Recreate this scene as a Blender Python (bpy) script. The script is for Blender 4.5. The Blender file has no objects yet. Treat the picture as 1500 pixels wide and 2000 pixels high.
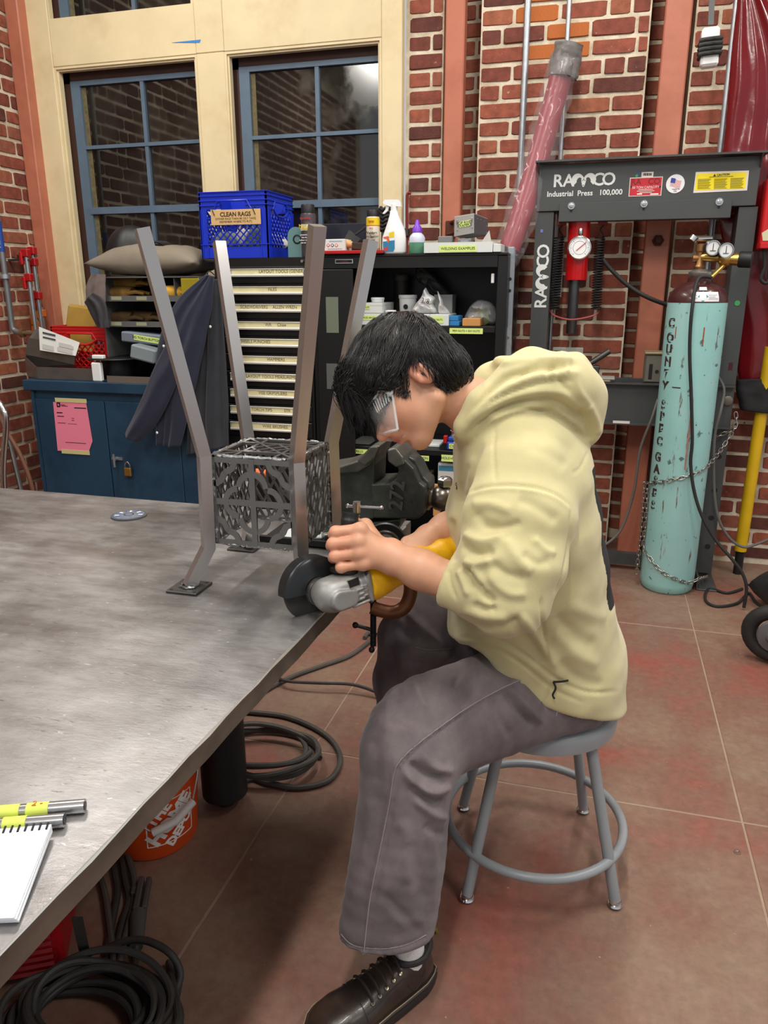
import bpy, bmesh, math, random
import numpy as np
from mathutils import Vector, Matrix, Quaternion, noise as mnoise
rnd = random.Random(7)
PI = math.pi
S = bpy.context.scene
COL = S.collection

# ------------------------------------------------------------------ camera
F = 1483.0                      # focal length in pixels of the 1500 x 2000 frame
H = 1.42
PITCH, YAW, ROLL = math.radians(16.5), math.radians(15.8), math.radians(-0.15)
FW = np.array([-math.sin(YAW) * math.cos(PITCH), math.cos(YAW) * math.cos(PITCH), -math.sin(PITCH)])
_r0 = np.array([math.cos(YAW), math.sin(YAW), 0.0]); _u0 = np.cross(_r0, FW)
RT = _r0 * math.cos(ROLL) + _u0 * math.sin(ROLL)
UP = -_r0 * math.sin(ROLL) + _u0 * math.cos(ROLL)
CAM = np.array([0.0, 0.0, H])
cd = bpy.data.cameras.new('camera'); cam = bpy.data.objects.new('camera', cd); COL.objects.link(cam)
cd.sensor_fit = 'VERTICAL'; cd.sensor_height = 24.0; cd.lens = 24.0 * F / 2000.0
cd.clip_start = 0.02; cd.clip_end = 60
cam.matrix_world = Matrix(((RT[0], UP[0], -FW[0], 0), (RT[1], UP[1], -FW[1], 0), (RT[2], UP[2], -FW[2], H), (0, 0, 0, 1)))
S.camera = cam

# ------------------------------------------------------------------ world, lamps, exposure
S.view_settings.view_transform = 'Standard'; S.view_settings.look = 'None'
S.view_settings.gamma = 1.0; S.view_settings.use_curve_mapping = False
S.view_settings.exposure = 0.48
W = bpy.data.worlds.new('world'); S.world = W; W.use_nodes = True
W.node_tree.nodes['Background'].inputs[0].default_value = (0.93, 0.97, 1.0, 1)
W.node_tree.nodes['Background'].inputs[1].default_value = 0.40
LAMPS = [(-2.3, 2.7, 3.75, 34), (-0.2, 2.7, 3.75, 34), (1.9, 2.7, 3.75, 34),
         (-2.62, -0.30, 3.75, 34), (-0.2, 0.6, 3.75, 40), (1.9, 0.6, 3.75, 34),
         (-0.2, -1.6, 3.75, 34)]
for i, (x, y, z, e) in enumerate(LAMPS):
 ld = bpy.data.lights.new('strip_light', 'AREA'); ld.shape = 'RECTANGLE'; ld.size = 1.25; ld.size_y = 0.16
 ld.energy = e; ld.color = (1.0, 0.965, 0.90)
 lo = bpy.data.objects.new('strip_light', ld); COL.objects.link(lo); lo.location = (x, y, z)
 lo.rotation_euler = (0, 0, PI / 2)

# ------------------------------------------------------------------ helpers
def P(x, y, X=None, Y=None, Z=None, D=None):
 """world point where the sight line of photo pixel (x, y) meets a plane"""
 d = FW * F + RT * (x - 750) + UP * (1000 - y)
 if D is not None: t = D / F
 elif Y is not None: t = Y / d[1]
 elif X is not None: t = X / d[0]
 else: t = (Z - H) / d[2]
 return CAM + d * t
def pr(p):
 v = np.asarray(p) - CAM; D = v @ FW
 return 750 + F * (v @ RT) / D, 1000 - F * (v @ UP) / D
def lin(c): return tuple((v / 12.92 if v <= 0.04045 else ((v + 0.055) / 1.055) ** 2.4) for v in (k / 255.0 for k in c))

MATS = {}
def mat(name, col, rough=0.5, metal=0.0, var=0.0, vscale=6.0, col2=None, c2scale=3.0, c2pos=(0.45, 0.6), bump=0.0, bscale=60.0,
  spec=0.5, coat=0.0, trans=0.0, ior=1.45, alpha=1.0, emit=0.0, rvar=0.0, stretch=(1, 1, 1), bdist=0.002, sheen=0.0):
 if name in MATS: return MATS[name]
 m = bpy.data.materials.new(name); m.use_nodes = True; nt = m.node_tree; N = nt.nodes; L = nt.links
 b = N['Principled BSDF']; c = (*lin(col), 1)
 b.inputs['Base Color'].default_value = c; b.inputs['Roughness'].default_value = rough; b.inputs['Metallic'].default_value = metal
 b.inputs['Specular IOR Level'].default_value = spec; b.inputs['Coat Weight'].default_value = coat; b.inputs['Transmission Weight'].default_value = trans
 b.inputs['IOR'].default_value = ior; b.inputs['Alpha'].default_value = alpha; b.inputs['Sheen Weight'].default_value = sheen
 if emit: b.inputs['Emission Color'].default_value = c; b.inputs['Emission Strength'].default_value = emit
 need = var or col2 or bump or rvar
 if need:
  tc = N.new('ShaderNodeTexCoord'); mp = N.new('ShaderNodeMapping'); mp.inputs['Scale'].default_value = stretch
  L.new(tc.outputs['Object'], mp.inputs[0])
  def nz(sc, det=6, ro=0.6):
   n = N.new('ShaderNodeTexNoise'); n.inputs['Scale'].default_value = sc; n.inputs['Detail'].default_value = det
   n.inputs['Roughness'].default_value = ro; L.new(mp.outputs[0], n.inputs['Vector']); return n
  cur = None
  if col2:
   n = nz(c2scale, 8, 0.65); r = N.new('ShaderNodeValToRGB'); r.color_ramp.elements[0].position = c2pos[0]; r.color_ramp.elements[1].position = c2pos[1]
   r.color_ramp.elements[0].color = c; r.color_ramp.elements[1].color = (*lin(col2), 1)
   L.new(n.outputs[0], r.inputs[0]); cur = r.outputs[0]
  if var:
   n = nz(vscale); hs = N.new('ShaderNodeHueSaturation'); mr = N.new('ShaderNodeMapRange')
   mr.inputs[1].default_value = 0.25; mr.inputs[2].default_value = 0.75; mr.inputs[3].default_value = 1 - var; mr.inputs[4].default_value = 1 + var
   L.new(n.outputs[0], mr.inputs[0]); L.new(mr.outputs[0], hs.inputs['Value'])
   hs.inputs['Color'].default_value = c
   if cur is not None: L.new(cur, hs.inputs['Color'])
   cur = hs.outputs[0]
  if cur is not None: L.new(cur, b.inputs['Base Color'])
  if rvar:
   n = nz(vscale * 1.7); mr = N.new('ShaderNodeMapRange'); mr.inputs[1].default_value = 0.3; mr.inputs[2].default_value = 0.7
   mr.inputs[3].default_value = max(0.03, rough - rvar); mr.inputs[4].default_value = min(1, rough + rvar)
   L.new(n.outputs[0], mr.inputs[0]); L.new(mr.outputs[0], b.inputs['Roughness'])
  if bump:
   n = nz(bscale, 4); bp = N.new('ShaderNodeBump'); bp.inputs['Strength'].default_value = bump; bp.inputs['Distance'].default_value = bdist
   L.new(n.outputs[0], bp.inputs['Height']); L.new(bp.outputs[0], b.inputs['Normal'])
 m.diffuse_color = c
 MATS[name] = m; return m

class MB:
 """collects simple solids, then links them as ONE mesh object"""
 def __init__(s): s.v = []; s.f = []; s.sm = []
 def add(s, V, Fc, smooth=False):
  o = len(s.v); s.v += [tuple(map(float, p)) for p in V]; s.f += [tuple(i + o for i in f) for f in Fc]; s.sm += [smooth] * len(Fc); return s
 def hexa(s, p):            # 8 corners: bottom ring 0-3, top ring 4-7 (counter-clockwise seen from above)
  return s.add(p, [(3, 2, 1, 0), (4, 5, 6, 7), (0, 1, 5, 4), (1, 2, 6, 5), (2, 3, 7, 6), (3, 0, 4, 7)])
 def box(s, x0, x1, y0, y1, z0, z1, bev=0.0):
  if bev > 0:
   bev = min(bev, abs(x1 - x0) * .45, abs(y1 - y0) * .45, abs(z1 - z0) * .45)
   bm = bmesh.new(); bmesh.ops.create_cube(bm, size=1)
   for v in bm.verts: v.co = Vector(((x0 + x1) / 2 + v.co.x * (x1 - x0), (y0 + y1) / 2 + v.co.y * (y1 - y0), (z0 + z1) / 2 + v.co.z * (z1 - z0)))
   bmesh.ops.bevel(bm, geom=bm.edges[:], offset=bev, segments=1, affect='EDGES')
   bm.verts.index_update(); s.add([v.co[:] for v in bm.verts], [[v.index for v in f.verts] for f in bm.faces]); bm.free(); return s
  return s.hexa([(x0, y0, z0), (x1, y0, z0), (x1, y1, z0), (x0, y1, z0), (x0, y0, z1), (x1, y0, z1), (x1, y1, z1), (x0, y1, z1)])
 def obox(s, c, ax, ay, az, bev=0.0):      # oriented box: centre and three half-axis vectors
  t = MB(); t.box(-1, 1, -1, 1, -1, 1)
  if bev:
   lx, ly, lz = (np.linalg.norm(a) for a in (ax, ay, az)); t = MB(); t.box(-lx, lx, -ly, ly, -lz, lz, bev)
   t.v = [(a / lx, b / ly, d / lz) for a, b, d in t.v]
  c, ax, ay, az = map(np.asarray, (c, ax, ay, az))
  return s.add([c + ax * a + ay * b + az * d for a, b, d in t.v], t.f)
 def tube(s, pts, r, n=8, caps=True, closed=False):
  pts = [np.asarray(p, float) for p in pts]; m = len(pts)
  rs = r if hasattr(r, '__len__') else [r] * m
  V = []; Fc = []; nrm = None
  for i, p in enumerate(pts):
   a = pts[(i - 1) % m] if (closed or i > 0) else p; b = pts[(i + 1) % m] if (closed or i < m - 1) else p
   t = b - a; t = t / (np.linalg.norm(t) + 1e-12)
   if nrm is None:
    q = np.array([0, 0, 1.0]) if abs(t[2]) < 0.9 else np.array([1.0, 0, 0]); nrm = np.cross(t, q)
   nrm = nrm - t * (nrm @ t); nrm = nrm / (np.linalg.norm(nrm) + 1e-12); bn = np.cross(t, nrm)
   for k in range(n):
    an = 2 * PI * k / n; V.append(p + (nrm * math.cos(an) + bn * math.sin(an)) * rs[i])
  for i in range(m if closed else m - 1):
   j = (i + 1) % m
   for k in range(n): Fc.append((i * n + k, i * n + (k + 1) % n, j * n + (k + 1) % n, j * n + k))
  s.add(V, Fc, True)
  if caps and not closed:
   s.add(V[:n], [tuple(range(n))[::-1]]); s.add(V[-n:], [tuple(range(n))])
  return s
 def cyl(s, a, b, r, n=16, r2=None): return s.tube([a, b], [r, r if r2 is None else r2], n)
 def lathe(s, base, axis, prof, n=24, ref=None, cap=True):     # prof: (radius, height) pairs
  base = np.asarray(base, float); axis = np.asarray(axis, float); axis = axis / np.linalg.norm(axis)
  q = np.asarray(ref, float) if ref is not None else (np.array([0, 0, 1.0]) if abs(axis[2]) < 0.9 else np.array([1.0, 0, 0]))
  e1 = np.cross(axis, q); e1 /= np.linalg.norm(e1); e2 = np.cross(axis, e1); V = []; Fc = []
  for r, h in prof:
   for k in range(n):
    an = 2 * PI * k / n; V.append(base + axis * h + (e1 * math.cos(an) + e2 * math.sin(an)) * r)
  m = len(prof)
  for i in range(m - 1):
   for k in range(n): Fc.append((i * n + k, i * n + (k + 1) % n, (i + 1) * n + (k + 1) % n, (i + 1) * n + k))
  s.add(V, Fc, True)
  if cap and prof[0][0] > 1e-4: s.add(V[:n], [tuple(range(n))[::-1]])
  if cap and prof[-1][0] > 1e-4: s.add(V[-n:], [tuple(range(n))])
  return s
 def prism(s, poly, o, ex, ey, ez, holes=()):        # polygon in (ex, ey) extruded along ez (from 0 to ez)
  o, ex, ey, ez = map(np.asarray, (o, ex, ey, ez)); n = len(poly)
  V = [o + ex * x + ey * y for x, y in poly]; V += [p + ez for p in V]
  return s.add(V, [tuple(range(n))[::-1], tuple(range(n, 2 * n))] + [(i, (i + 1) % n, n + (i + 1) % n, n + i) for i in range(n)])
 def sheet(s, grid):                                 # grid[i][j] of points
  a, b = len(grid), len(grid[0]); V = [p for r in grid for p in r]
  return s.add(V, [(i * b + j, i * b + j + 1, (i + 1) * b + j + 1, (i + 1) * b + j) for i in range(a - 1) for j in range(b - 1)], True)
 def sphere(s, c, r, n=12, sc=(1, 1, 1)):
  V = []; Fc = []; m = n // 2
  for i in range(m + 1):
   th = PI * i / m
   for k in range(n):
    ph = 2 * PI * k / n; V.append((c[0] + r * sc[0] * math.sin(th) * math.cos(ph), c[1] + r * sc[1] * math.sin(th) * math.sin(ph), c[2] + r * sc[2] * math.cos(th)))
  for i in range(m):
   for k in range(n): Fc.append((i * n + k, (i + 1) * n + k, (i + 1) * n + (k + 1) % n, i * n + (k + 1) % n))
  return s.add(V, Fc, True)
 def mesh(s, name):
  me = bpy.data.meshes.new(name); me.from_pydata(s.v, [], s.f); me.polygons.foreach_set('use_smooth', s.sm); me.validate(); me.update()
  return me
 def build(s, name, m, parent=None, fix=True):
  me = s.mesh(name)
  if fix:
   bm = bmesh.new(); bm.from_mesh(me); bmesh.ops.recalc_face_normals(bm, faces=bm.faces[:]); bm.to_mesh(me); bm.free()
  if any(s.sm): me.set_sharp_from_angle(angle=math.radians(42))
  return obj(name, me, m, parent)

def obj(name, me, m=None, parent=None):
 o = bpy.data.objects.new(name, me); COL.objects.link(o)
 if m is not None and hasattr(me, 'materials'):
  me.materials.clear(); me.materials.append(m)
 if parent is not None: o.parent = parent
 return o
def tag(o, label, cat, group=None):
 o['label'] = label; o['category'] = cat
 if group: o['group'] = group
 return o
def thing(name, label, cat, group=None, loc=(0, 0, 0)):
 o = bpy.data.objects.new(name, None); COL.objects.link(o); o.empty_display_size = 0.05
 return tag(o, label, cat, group)
def struct(o): o['kind'] = 'structure'; return o
def stuff(o): o['kind'] = 'stuff'; return o
def copy_tree(o, M, label=None, parent=None):
 c = o.copy(); COL.objects.link(c)
 if parent is None:
  c.matrix_world = M @ o.matrix_world
  if label: c['label'] = label
 else: c.parent = parent
 for ch in [k for k in o.children]: copy_tree(ch, M, None, c)
 return c
def spline(pts, n=10, closed=False):
 pts = [np.asarray(p, float) for p in pts]; m = len(pts); out = []
 for i in range(m if closed else m - 1):
  g = (lambda k: pts[k % m]) if closed else (lambda k: pts[min(max(k, 0), m - 1)])
  p0, p1, p2, p3 = g(i - 1), g(i), g(i + 1), g(i + 2)
  for j in range(n):
   t = j / n
   out.append(0.5 * (2 * p1 + (p2 - p0) * t + (2 * p0 - 5 * p1 + 4 * p2 - p3) * t * t + (3 * p1 - p0 - 3 * p2 + p3) * t ** 3))
 if not closed: out.append(pts[-1])
 return out
FONT = None
def text(body, o, ex, ey, size, m, parent, depth=0.0006, align='CENTER', name='lettering', bold=0.0, shear=0.0, space=1.0):
 """flat lettering standing on a surface: o = anchor, ex = reading direction, ey = up"""
 c = bpy.data.curves.new('lettering', 'FONT'); c.body = body; c.size = size; c.align_x = align; c.align_y = 'CENTER'
 c.extrude = depth / 2; c.offset = bold; c.shear = shear; c.space_character = space; c.resolution_u = 3
 t = bpy.data.objects.new('lettering', c); me = bpy.data.meshes.new_from_object(t)
 ex = np.asarray(ex, float); ex /= np.linalg.norm(ex); ey = np.asarray(ey, float); ey = ey - ex * (ex @ ey); ey /= np.linalg.norm(ey); ez = np.cross(ex, ey)
 o = np.asarray(o, float) + ez * depth * .6
 M = Matrix(((ex[0], ey[0], ez[0], o[0]), (ex[1], ey[1], ez[1], o[1]), (ex[2], ey[2], ez[2], o[2]), (0, 0, 0, 1)))
 me.transform(M); bpy.data.objects.remove(t); bpy.data.curves.remove(c)
 return obj(name, me, m, parent)
XA, YA, ZA = np.array([1.0, 0, 0]), np.array([0, 1.0, 0]), np.array([0, 0, 1.0])
FWH = np.array([-math.sin(YAW), math.cos(YAW), 0.0])      # horizontal viewing direction
RTH = np.array([math.cos(YAW), math.sin(YAW), 0.0])

# ------------------------------------------------------------------ materials shared by many things
black_paint = mat('black_paint', (26, 26, 27), 0.45, var=0.15)
black_plastic = mat('black_plastic', (22, 22, 23), 0.5, bump=0.1, bscale=200)
black_rubber = mat('black_rubber', (34, 33, 32), 0.65, var=0.25, vscale=20)
chrome = mat('chrome', (215, 215, 215), 0.18, 1.0)
galv = mat('galvanised', (175, 180, 186), 0.38, 0.85, var=0.15, vscale=30)
dark_steel = mat('dark_steel', (82, 80, 78), 0.45, 0.8, var=0.25, vscale=14)
bare_steel = mat('bare_steel', (150, 147, 144), 0.30, 0.9, var=0.22, vscale=9, rvar=0.12, bump=0.05, bscale=90)
white_plastic = mat('white_plastic', (232, 234, 234), 0.4)
red_paint = mat('red_paint', (170, 22, 26), 0.35, var=0.1)
brass = mat('brass', (186, 146, 76), 0.35, 0.9, var=0.2, vscale=40)
green_tape = mat('green_tape', (206, 226, 130), 0.6, var=0.04)
ink = mat('black_ink', (24, 24, 26), 0.7)
white_ink = mat('white_ink', (228, 228, 224), 0.6)
paper = mat('white_paper', (226, 226, 222), 0.7)

# ================================================================== THE ROOM
WY = 4.20                                           # face of the brick wall behind
XL = P(35, 240, Y=4.08)[0] - .004                                          # face of the brick wall on the left
def brick_material():
 m = bpy.data.materials.new('brick'); m.use_nodes = True; nt = m.node_tree; N = nt.nodes; L = nt.links; b = N['Principled BSDF']
 oi = N.new('ShaderNodeObjectInfo'); r = N.new('ShaderNodeValToRGB'); e = r.color_ramp.elements
 cols = [(0.0, (84, 44, 36)), (0.2, (112, 56, 44)), (0.45, (130, 66, 50)), (0.7, (144, 77, 57)), (0.88, (136, 80, 62)), (1.0, (154, 88, 60))]
 e[0].position = 0; e[0].color = (*lin(cols[0][1]), 1); e[1].position = 1; e[1].color = (*lin(cols[-1][1]), 1)
 for p, c in cols[1:-1]:
  k = e.new(p); k.color = (*lin(c), 1)
 L.new(oi.outputs['Random'], r.inputs[0])
 tc = N.new('ShaderNodeNewGeometry'); n = N.new('ShaderNodeTexNoise'); n.inputs['Scale'].default_value = 26; n.inputs['Detail'].default_value = 8
 L.new(tc.outputs['Position'], n.inputs['Vector'])
 hs = N.new('ShaderNodeHueSaturation'); mr = N.new('ShaderNodeMapRange'); mr.inputs[1].default_value = .3; mr.inputs[2].default_value = .7; mr.inputs[3].default_value = .72; mr.inputs[4].default_value = 1.25
 L.new(n.outputs[0], mr.inputs[0]); L.new(mr.outputs[0], hs.inputs['Value']); L.new(r.outputs[0], hs.inputs['Color'])
 # flecks of old mortar and soot
 n2 = N.new('ShaderNodeTexNoise'); n2.inputs['Scale'].default_value = 45; n2.inputs['Detail'].default_value = 6; n2.inputs['Roughness'].default_value = .7; L.new(tc.outputs['Position'], n2.inputs['Vector'])
 r2 = N.new('ShaderNodeValToRGB'); r2.color_ramp.elements[0].position = .66; r2.color_ramp.elements[1].position = .74; L.new(n2.outputs[0], r2.inputs[0])
 mx = N.new('ShaderNodeMix'); mx.data_type = 'RGBA'; L.new(r2.outputs[0], mx.inputs[0]); L.new(hs.outputs[0], mx.inputs[6]); mx.inputs[7].default_value = (*lin((196, 176, 150)), 1)
 L.new(mx.outputs[2], b.inputs['Base Color']); b.inputs['Roughness'].default_value = .85
 bp = N.new('ShaderNodeBump'); bp.inputs['Strength'].default_value = .5; bp.inputs['Distance'].default_value = .004
 n3 = N.new('ShaderNodeTexNoise'); n3.inputs['Scale'].default_value = 110; n3.inputs['Detail'].default_value = 5; L.new(tc.outputs['Position'], n3.inputs['Vector'])
 L.new(n3.outputs[0], bp.inputs['Height']); L.new(bp.outputs[0], b.inputs['Normal'])
 return m
m_brick = brick_material()
m_brick_orange = mat('orange_brick', (176, 98, 48), 0.85, var=0.3, vscale=30, bump=.4, bscale=110)
m_mortar = mat('mortar', (214, 202, 180), 0.95, var=0.16, vscale=24, bump=.6, bscale=130, bdist=.004, col2=(186, 170, 146), c2scale=5)
m_oxide = mat('oxide_steel_paint', (184, 112, 88), 0.42, var=0.10, vscale=4, col2=(170, 100, 78), c2scale=2.2, bump=.04, bscale=60)

def brick_mesh(seed):
 r = random.Random(seed); V = []; d = .5
 def ring(ins, y, cut):
  pts = [(-d + cut, -d), (d - cut, -d), (d, -d + cut), (d, d - cut), (d - cut, d), (-d + cut, d), (-d, d - cut), (-d, -d + cut)]
  return [((px * (1 - 2 * ins) + r.uniform(-.012, .012)), y, pz * (1 - 4.5 * ins) + r.uniform(-.035, .035)) for px, pz in pts]
 A = ring(0, 1.0, .04); B = ring(0, .2, .05); Cc = ring(.014, 0.0, .09)
 V = A + B + Cc; Fc = [(i + k * 8, (i + 1) % 8 + k * 8, (i + 1) % 8 + (k + 1) * 8, i + (k + 1) * 8) for k in (0, 1) for i in range(8)] + [tuple(range(16, 24))]
 me = bpy.data.meshes.new('brick'); me.from_pydata(V, [], Fc); me.update()
 bm = bmesh.new(); bm.from_mesh(me); bmesh.ops.recalc_face_normals(bm, faces=bm.faces[:]); bm.to_mesh(me); bm.free()
 me.materials.append(m_brick); return me
BRICKS = [brick_mesh(i) for i in range(10)]
CRS = 0.0815
def lay(parent, o, ex, en, u0, u1, z0, z1, seen, rest, seed, orange=None):
 """courses of bricks from u0 to u1 along ex; en points out of the wall; pieces in view become parts, others go into rest"""
 r = random.Random(seed); o, ex, en = map(np.asarray, (o, ex, en)); k = 0
 z = z0
 while z < z1:
  u = u0; kk = k
  first = [.215, .105, .16][k % 3] if (u1 - u0) > .3 else [.215, .12][k % 2]
  while u < u1 - .02:
   ln = first if first else (r.choice([.215, .222, .208]) if r.random() < .78 else .105); first = None
   e = min(u + ln, u1)
   if u1 - e < .05: e = u1
   c = o + ex * (u + e) / 2 + ZA * (z + CRS / 2)
   yaw = r.uniform(-.006, .006); out = r.uniform(.003, .009)
   hgt = CRS - .0180 + r.uniform(-.003, .003); wid = (e - u) - .0155
   x, y, zz = ex * wid, -en * .03, ZA * hgt
   Mx = Matrix(((x[0], y[0], zz[0], c[0] + en[0] * out), (x[1], y[1], zz[1], c[1] + en[1] * out), (x[2], y[2], zz[2], c[2]), (0, 0, 0, 1)))
   me = BRICKS[r.randrange(10)]
   px = pr(c)
   if seen(px, c):
    b = bpy.data.objects.new('brick', me); COL.objects.link(b); b.parent = parent
    b.matrix_local = Mx
    if orange and orange(px):
     b.material_slots[0].link = 'OBJECT'; b.material_slots[0].material = m_brick_orange
   else:
    V = [Mx @ v.co for v in me.vertices]; rest.add([tuple(v) for v in V], [tuple(p.vertices) for p in me.polygons])
   u = e
  z += CRS; k += 1

# ---- back wall: mortar backing with window opening and two chases for the steel posts
xw0, xw1 = XL, P(793, 150, Y=WY)[0]
c1a, c1b = P(866, 150, Y=WY)[0], P(937, 150, Y=WY)[0]
c2a, c2b = P(1262, 150, Y=WY)[0], P(1347, 150, Y=WY)[0]
XR = 1.6
wb = MB()
for a, b in ((xw1, c1a), (c1b, c2a), (c2b, XR)): wb.box(a, b, WY, WY + .3, 0, 4.2)
for a, b in ((c1a, c1b), (c2a, c2b)): wb.box(a, b, WY + .26, WY + .3, 0, 4.2)
wb.box(xw0 - .3, xw1, WY, WY + .3, 0, 1.02); wb.box(xw0 - .3, xw1, WY, WY + .3, 3.5, 4.2)
wall_back = struct(wb.build('wall_back', m_mortar))
rest = MB()
def seen_main(px, c):
 x, y = px
 if not (-20 < x < 1500 and -40 < y < 1110): return False
 if x < 985: return y < 500
 if x < 1052: return y < 700
 if x > 1395: return y > 760 or y < 310
 if y > 840: return x > 1170
 return not (320 < y < 425 or 750 < y < 830)
orange = lambda px: 1035 < px[0] < 1135 and px[1] < 105
lay(wall_back, (0, WY, 0), XA, -YA, xw1 + .012, c1a, 0.02, 3.2, seen_main, rest, 3)
lay(wall_back, (0, WY, 0), XA, -YA, c1b, c2a, 0.02, 3.2, seen_main, rest, 4, orange)
lay(wall_back, (0, WY, 0), XA, -YA, c2b, XR, 0.02, 3.2, seen_main, rest, 5)
for a, b, s in ((c1a, c1b, 6), (c2a, c2b, 8)):
 lay(wall_back, (0, WY + .26, 0), XA, -YA, a, b, 0.05, 3.2, lambda px, c: False, rest, s)
lay(wall_back, (0, WY, 0), XA, -YA, xw0, xw1, 0.02, 1.0, lambda px, c: False, rest, 9)
stuff(rest.build('brick_course', m_brick, wall_back))

# ---- left wall
wl = MB().box(XL - .3, XL, -2.2, WY + .3, 0, 4.2)
wall_left = struct(wl.build('wall_left', m_mortar))
rest = MB()
lay(wall_left, (XL, 0, 0), -YA, XA, -WY, 2.0, 0.03, 3.6, lambda px, c: c[1] > 3.3 and -45 < px[0] < 130 and -30 < px[1] < 980, rest, 12)
stuff(rest.build('brick_course', m_brick, wall_left))

# ---- floor: stained concrete cut into slabs
def floor_material():
 m = bpy.data.materials.new('stained_concrete'); m.use_nodes = True; nt = m.node_tree; N = nt.nodes; L = nt.links; b = N['Principled BSDF']
 g = N.new('ShaderNodeNewGeometry')
 def nz(s, d=8, r=.62, off=0):
  n = N.new('ShaderNodeTexNoise'); n.inputs['Scale'].default_value = s; n.inputs['Detail'].default_value = d; n.inputs['Roughness'].default_value = r
  if off:
   a = N.new('ShaderNodeVectorMath'); a.inputs[1].default_value = (off, off * .7, 0); L.new(g.outputs['Position'], a.inputs[0]); L.new(a.outputs[0], n.inputs['Vector'])
  else: L.new(g.outputs['Position'], n.inputs['Vector'])
  return n
 n1 = nz(1.9, 10, .66, 3.1); r1 = N.new('ShaderNodeValToRGB'); e = r1.color_ramp.elements
 e[0].position = .36; e[0].color = (*lin((130, 108, 91)), 1); e[1].position = .68; e[1].color = (*lin((138, 76, 65)), 1)
 k = e.new(.53); k.color = (*lin((122, 88, 75)), 1)
 L.new(n1.outputs[0], r1.inputs[0])
 n2 = nz(38, 6, .7); hs = N.new('ShaderNodeHueSaturation'); mr = N.new('ShaderNodeMapRange'); mr.inputs[1].default_value = .3; mr.inputs[2].default_value = .7; mr.inputs[3].default_value = .84; mr.inputs[4].default_value = 1.16
 L.new(n2.outputs[0], mr.inputs[0]); L.new(mr.outputs[0], hs.inputs['Value']); L.new(r1.outputs[0], hs.inputs['Color'])
 n4 = nz(60, 3, .5, 9); r4 = N.new('ShaderNodeValToRGB'); r4.color_ramp.elements[0].position = .73; r4.color_ramp.elements[1].position = .78; L.new(n4.outputs[0], r4.inputs[0])
 mx = N.new('ShaderNodeMix'); mx.data_type = 'RGBA'; L.new(r4.outputs[0], mx.inputs[0]); L.new(hs.outputs[0], mx.inputs[6]); mx.inputs[7].default_value = (*lin((168, 150, 136)), 1)
 L.new(mx.outputs[2], b.inputs['Base Color'])
 n3 = nz(5, 6); mr2 = N.new('ShaderNodeMapRange'); mr2.inputs[1].default_value = .3; mr2.inputs[2].default_value = .7; mr2.inputs[3].default_value = .38; mr2.inputs[4].default_value = .6
 L.new(n3.outputs[0], mr2.inputs[0]); L.new(mr2.outputs[0], b.inputs['Roughness'])
 bp = N.new('ShaderNodeBump'); bp.inputs['Strength'].default_value = .12; bp.inputs['Distance'].default_value = .003; L.new(n2.outputs[0], bp.inputs['Height']); L.new(bp.outputs[0], b.inputs['Normal'])
 return m
m_floor = floor_material()
floor = struct(MB().box(-3.5, 4.0, -2.2, 4.6, -.12, -.0015).build('floor', mat('joint_grout', (148, 126, 108), .9, var=.2)))
xs = [-3.4, -2.07, -.80, .47, 1.74, 4.0]; ys = [-2.2, -.57, .70, 1.97, 3.24, 4.6]
for i in range(5):
 for j in range(5):
  MB().box(xs[i] + .0025, xs[i + 1] - .0025, ys[j] + .0025, ys[j + 1] - .0025, -.05, 0, .002).build('slab', m_floor, floor)
ceiling = struct(MB().box(-3.5, 4.0, -2.2, 4.6, 4.2, 4.3).build('ceiling', mat('ceiling_boards', (178, 166, 150), .8)))

# ---- ceiling strip fittings that carry the lamps
for i, (x, y, z, e) in enumerate(LAMPS):
 t = thing('strip_fitting', 'white ceiling strip light over ' + ('the blue cabinet', 'the cabinet and vise', 'the right of the press', 'the far end of the welding table', 'the seated person', 'the open floor on the right', 'the floor behind the camera')[i], 'ceiling light', 'ceiling strip lights')
 MB().box(x - .09, x + .09, y - .64, y + .64, z + .012, z + .07, .01).build('housing', white_plastic, t)
 for sy in (-.5, .5): MB().cyl((x, y + sy, z + .07), (x, y + sy, 4.2), .004, 6).build('hanger', chrome, t)

# ---- steel posts
def post(x0, x1, yf, label, name='steel_post'):
 t = tag(MB().box(x0, x1, yf, yf + .075, 0, 4.2, .006).build('steel_post', m_oxide), label, 'steel post')
 return t
post(P(868, 150, Y=WY - .05)[0], P(905, 150, Y=WY - .05)[0], WY - .05, 'oxide red steel post standing in the brick chase beside the window')
p2 = post(P(1288, 150, Y=WY - .05)[0], P(1340, 150, Y=WY - .05)[0], WY - .05, 'oxide red steel post standing in the brick wall behind the press')
bx, _, bz = P(1285, 470, Y=WY - .05)
MB().cyl((bx, WY - .05, bz), (bx, WY - .068, bz), .028, 6).cyl((bx, WY - .068, bz), (bx, WY - .1, bz), .014, 10).build('bolt', mat('rusty_bolt', (92, 50, 38), .7, .4, var=.3), p2)
cx0 = P(36, 240, Y=4.08)[0]; cx1 = P(61, 240, Y=4.08)[0]
post(cx0, cx1, 4.08, 'oxide red steel column in the corner left of the window')

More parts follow.
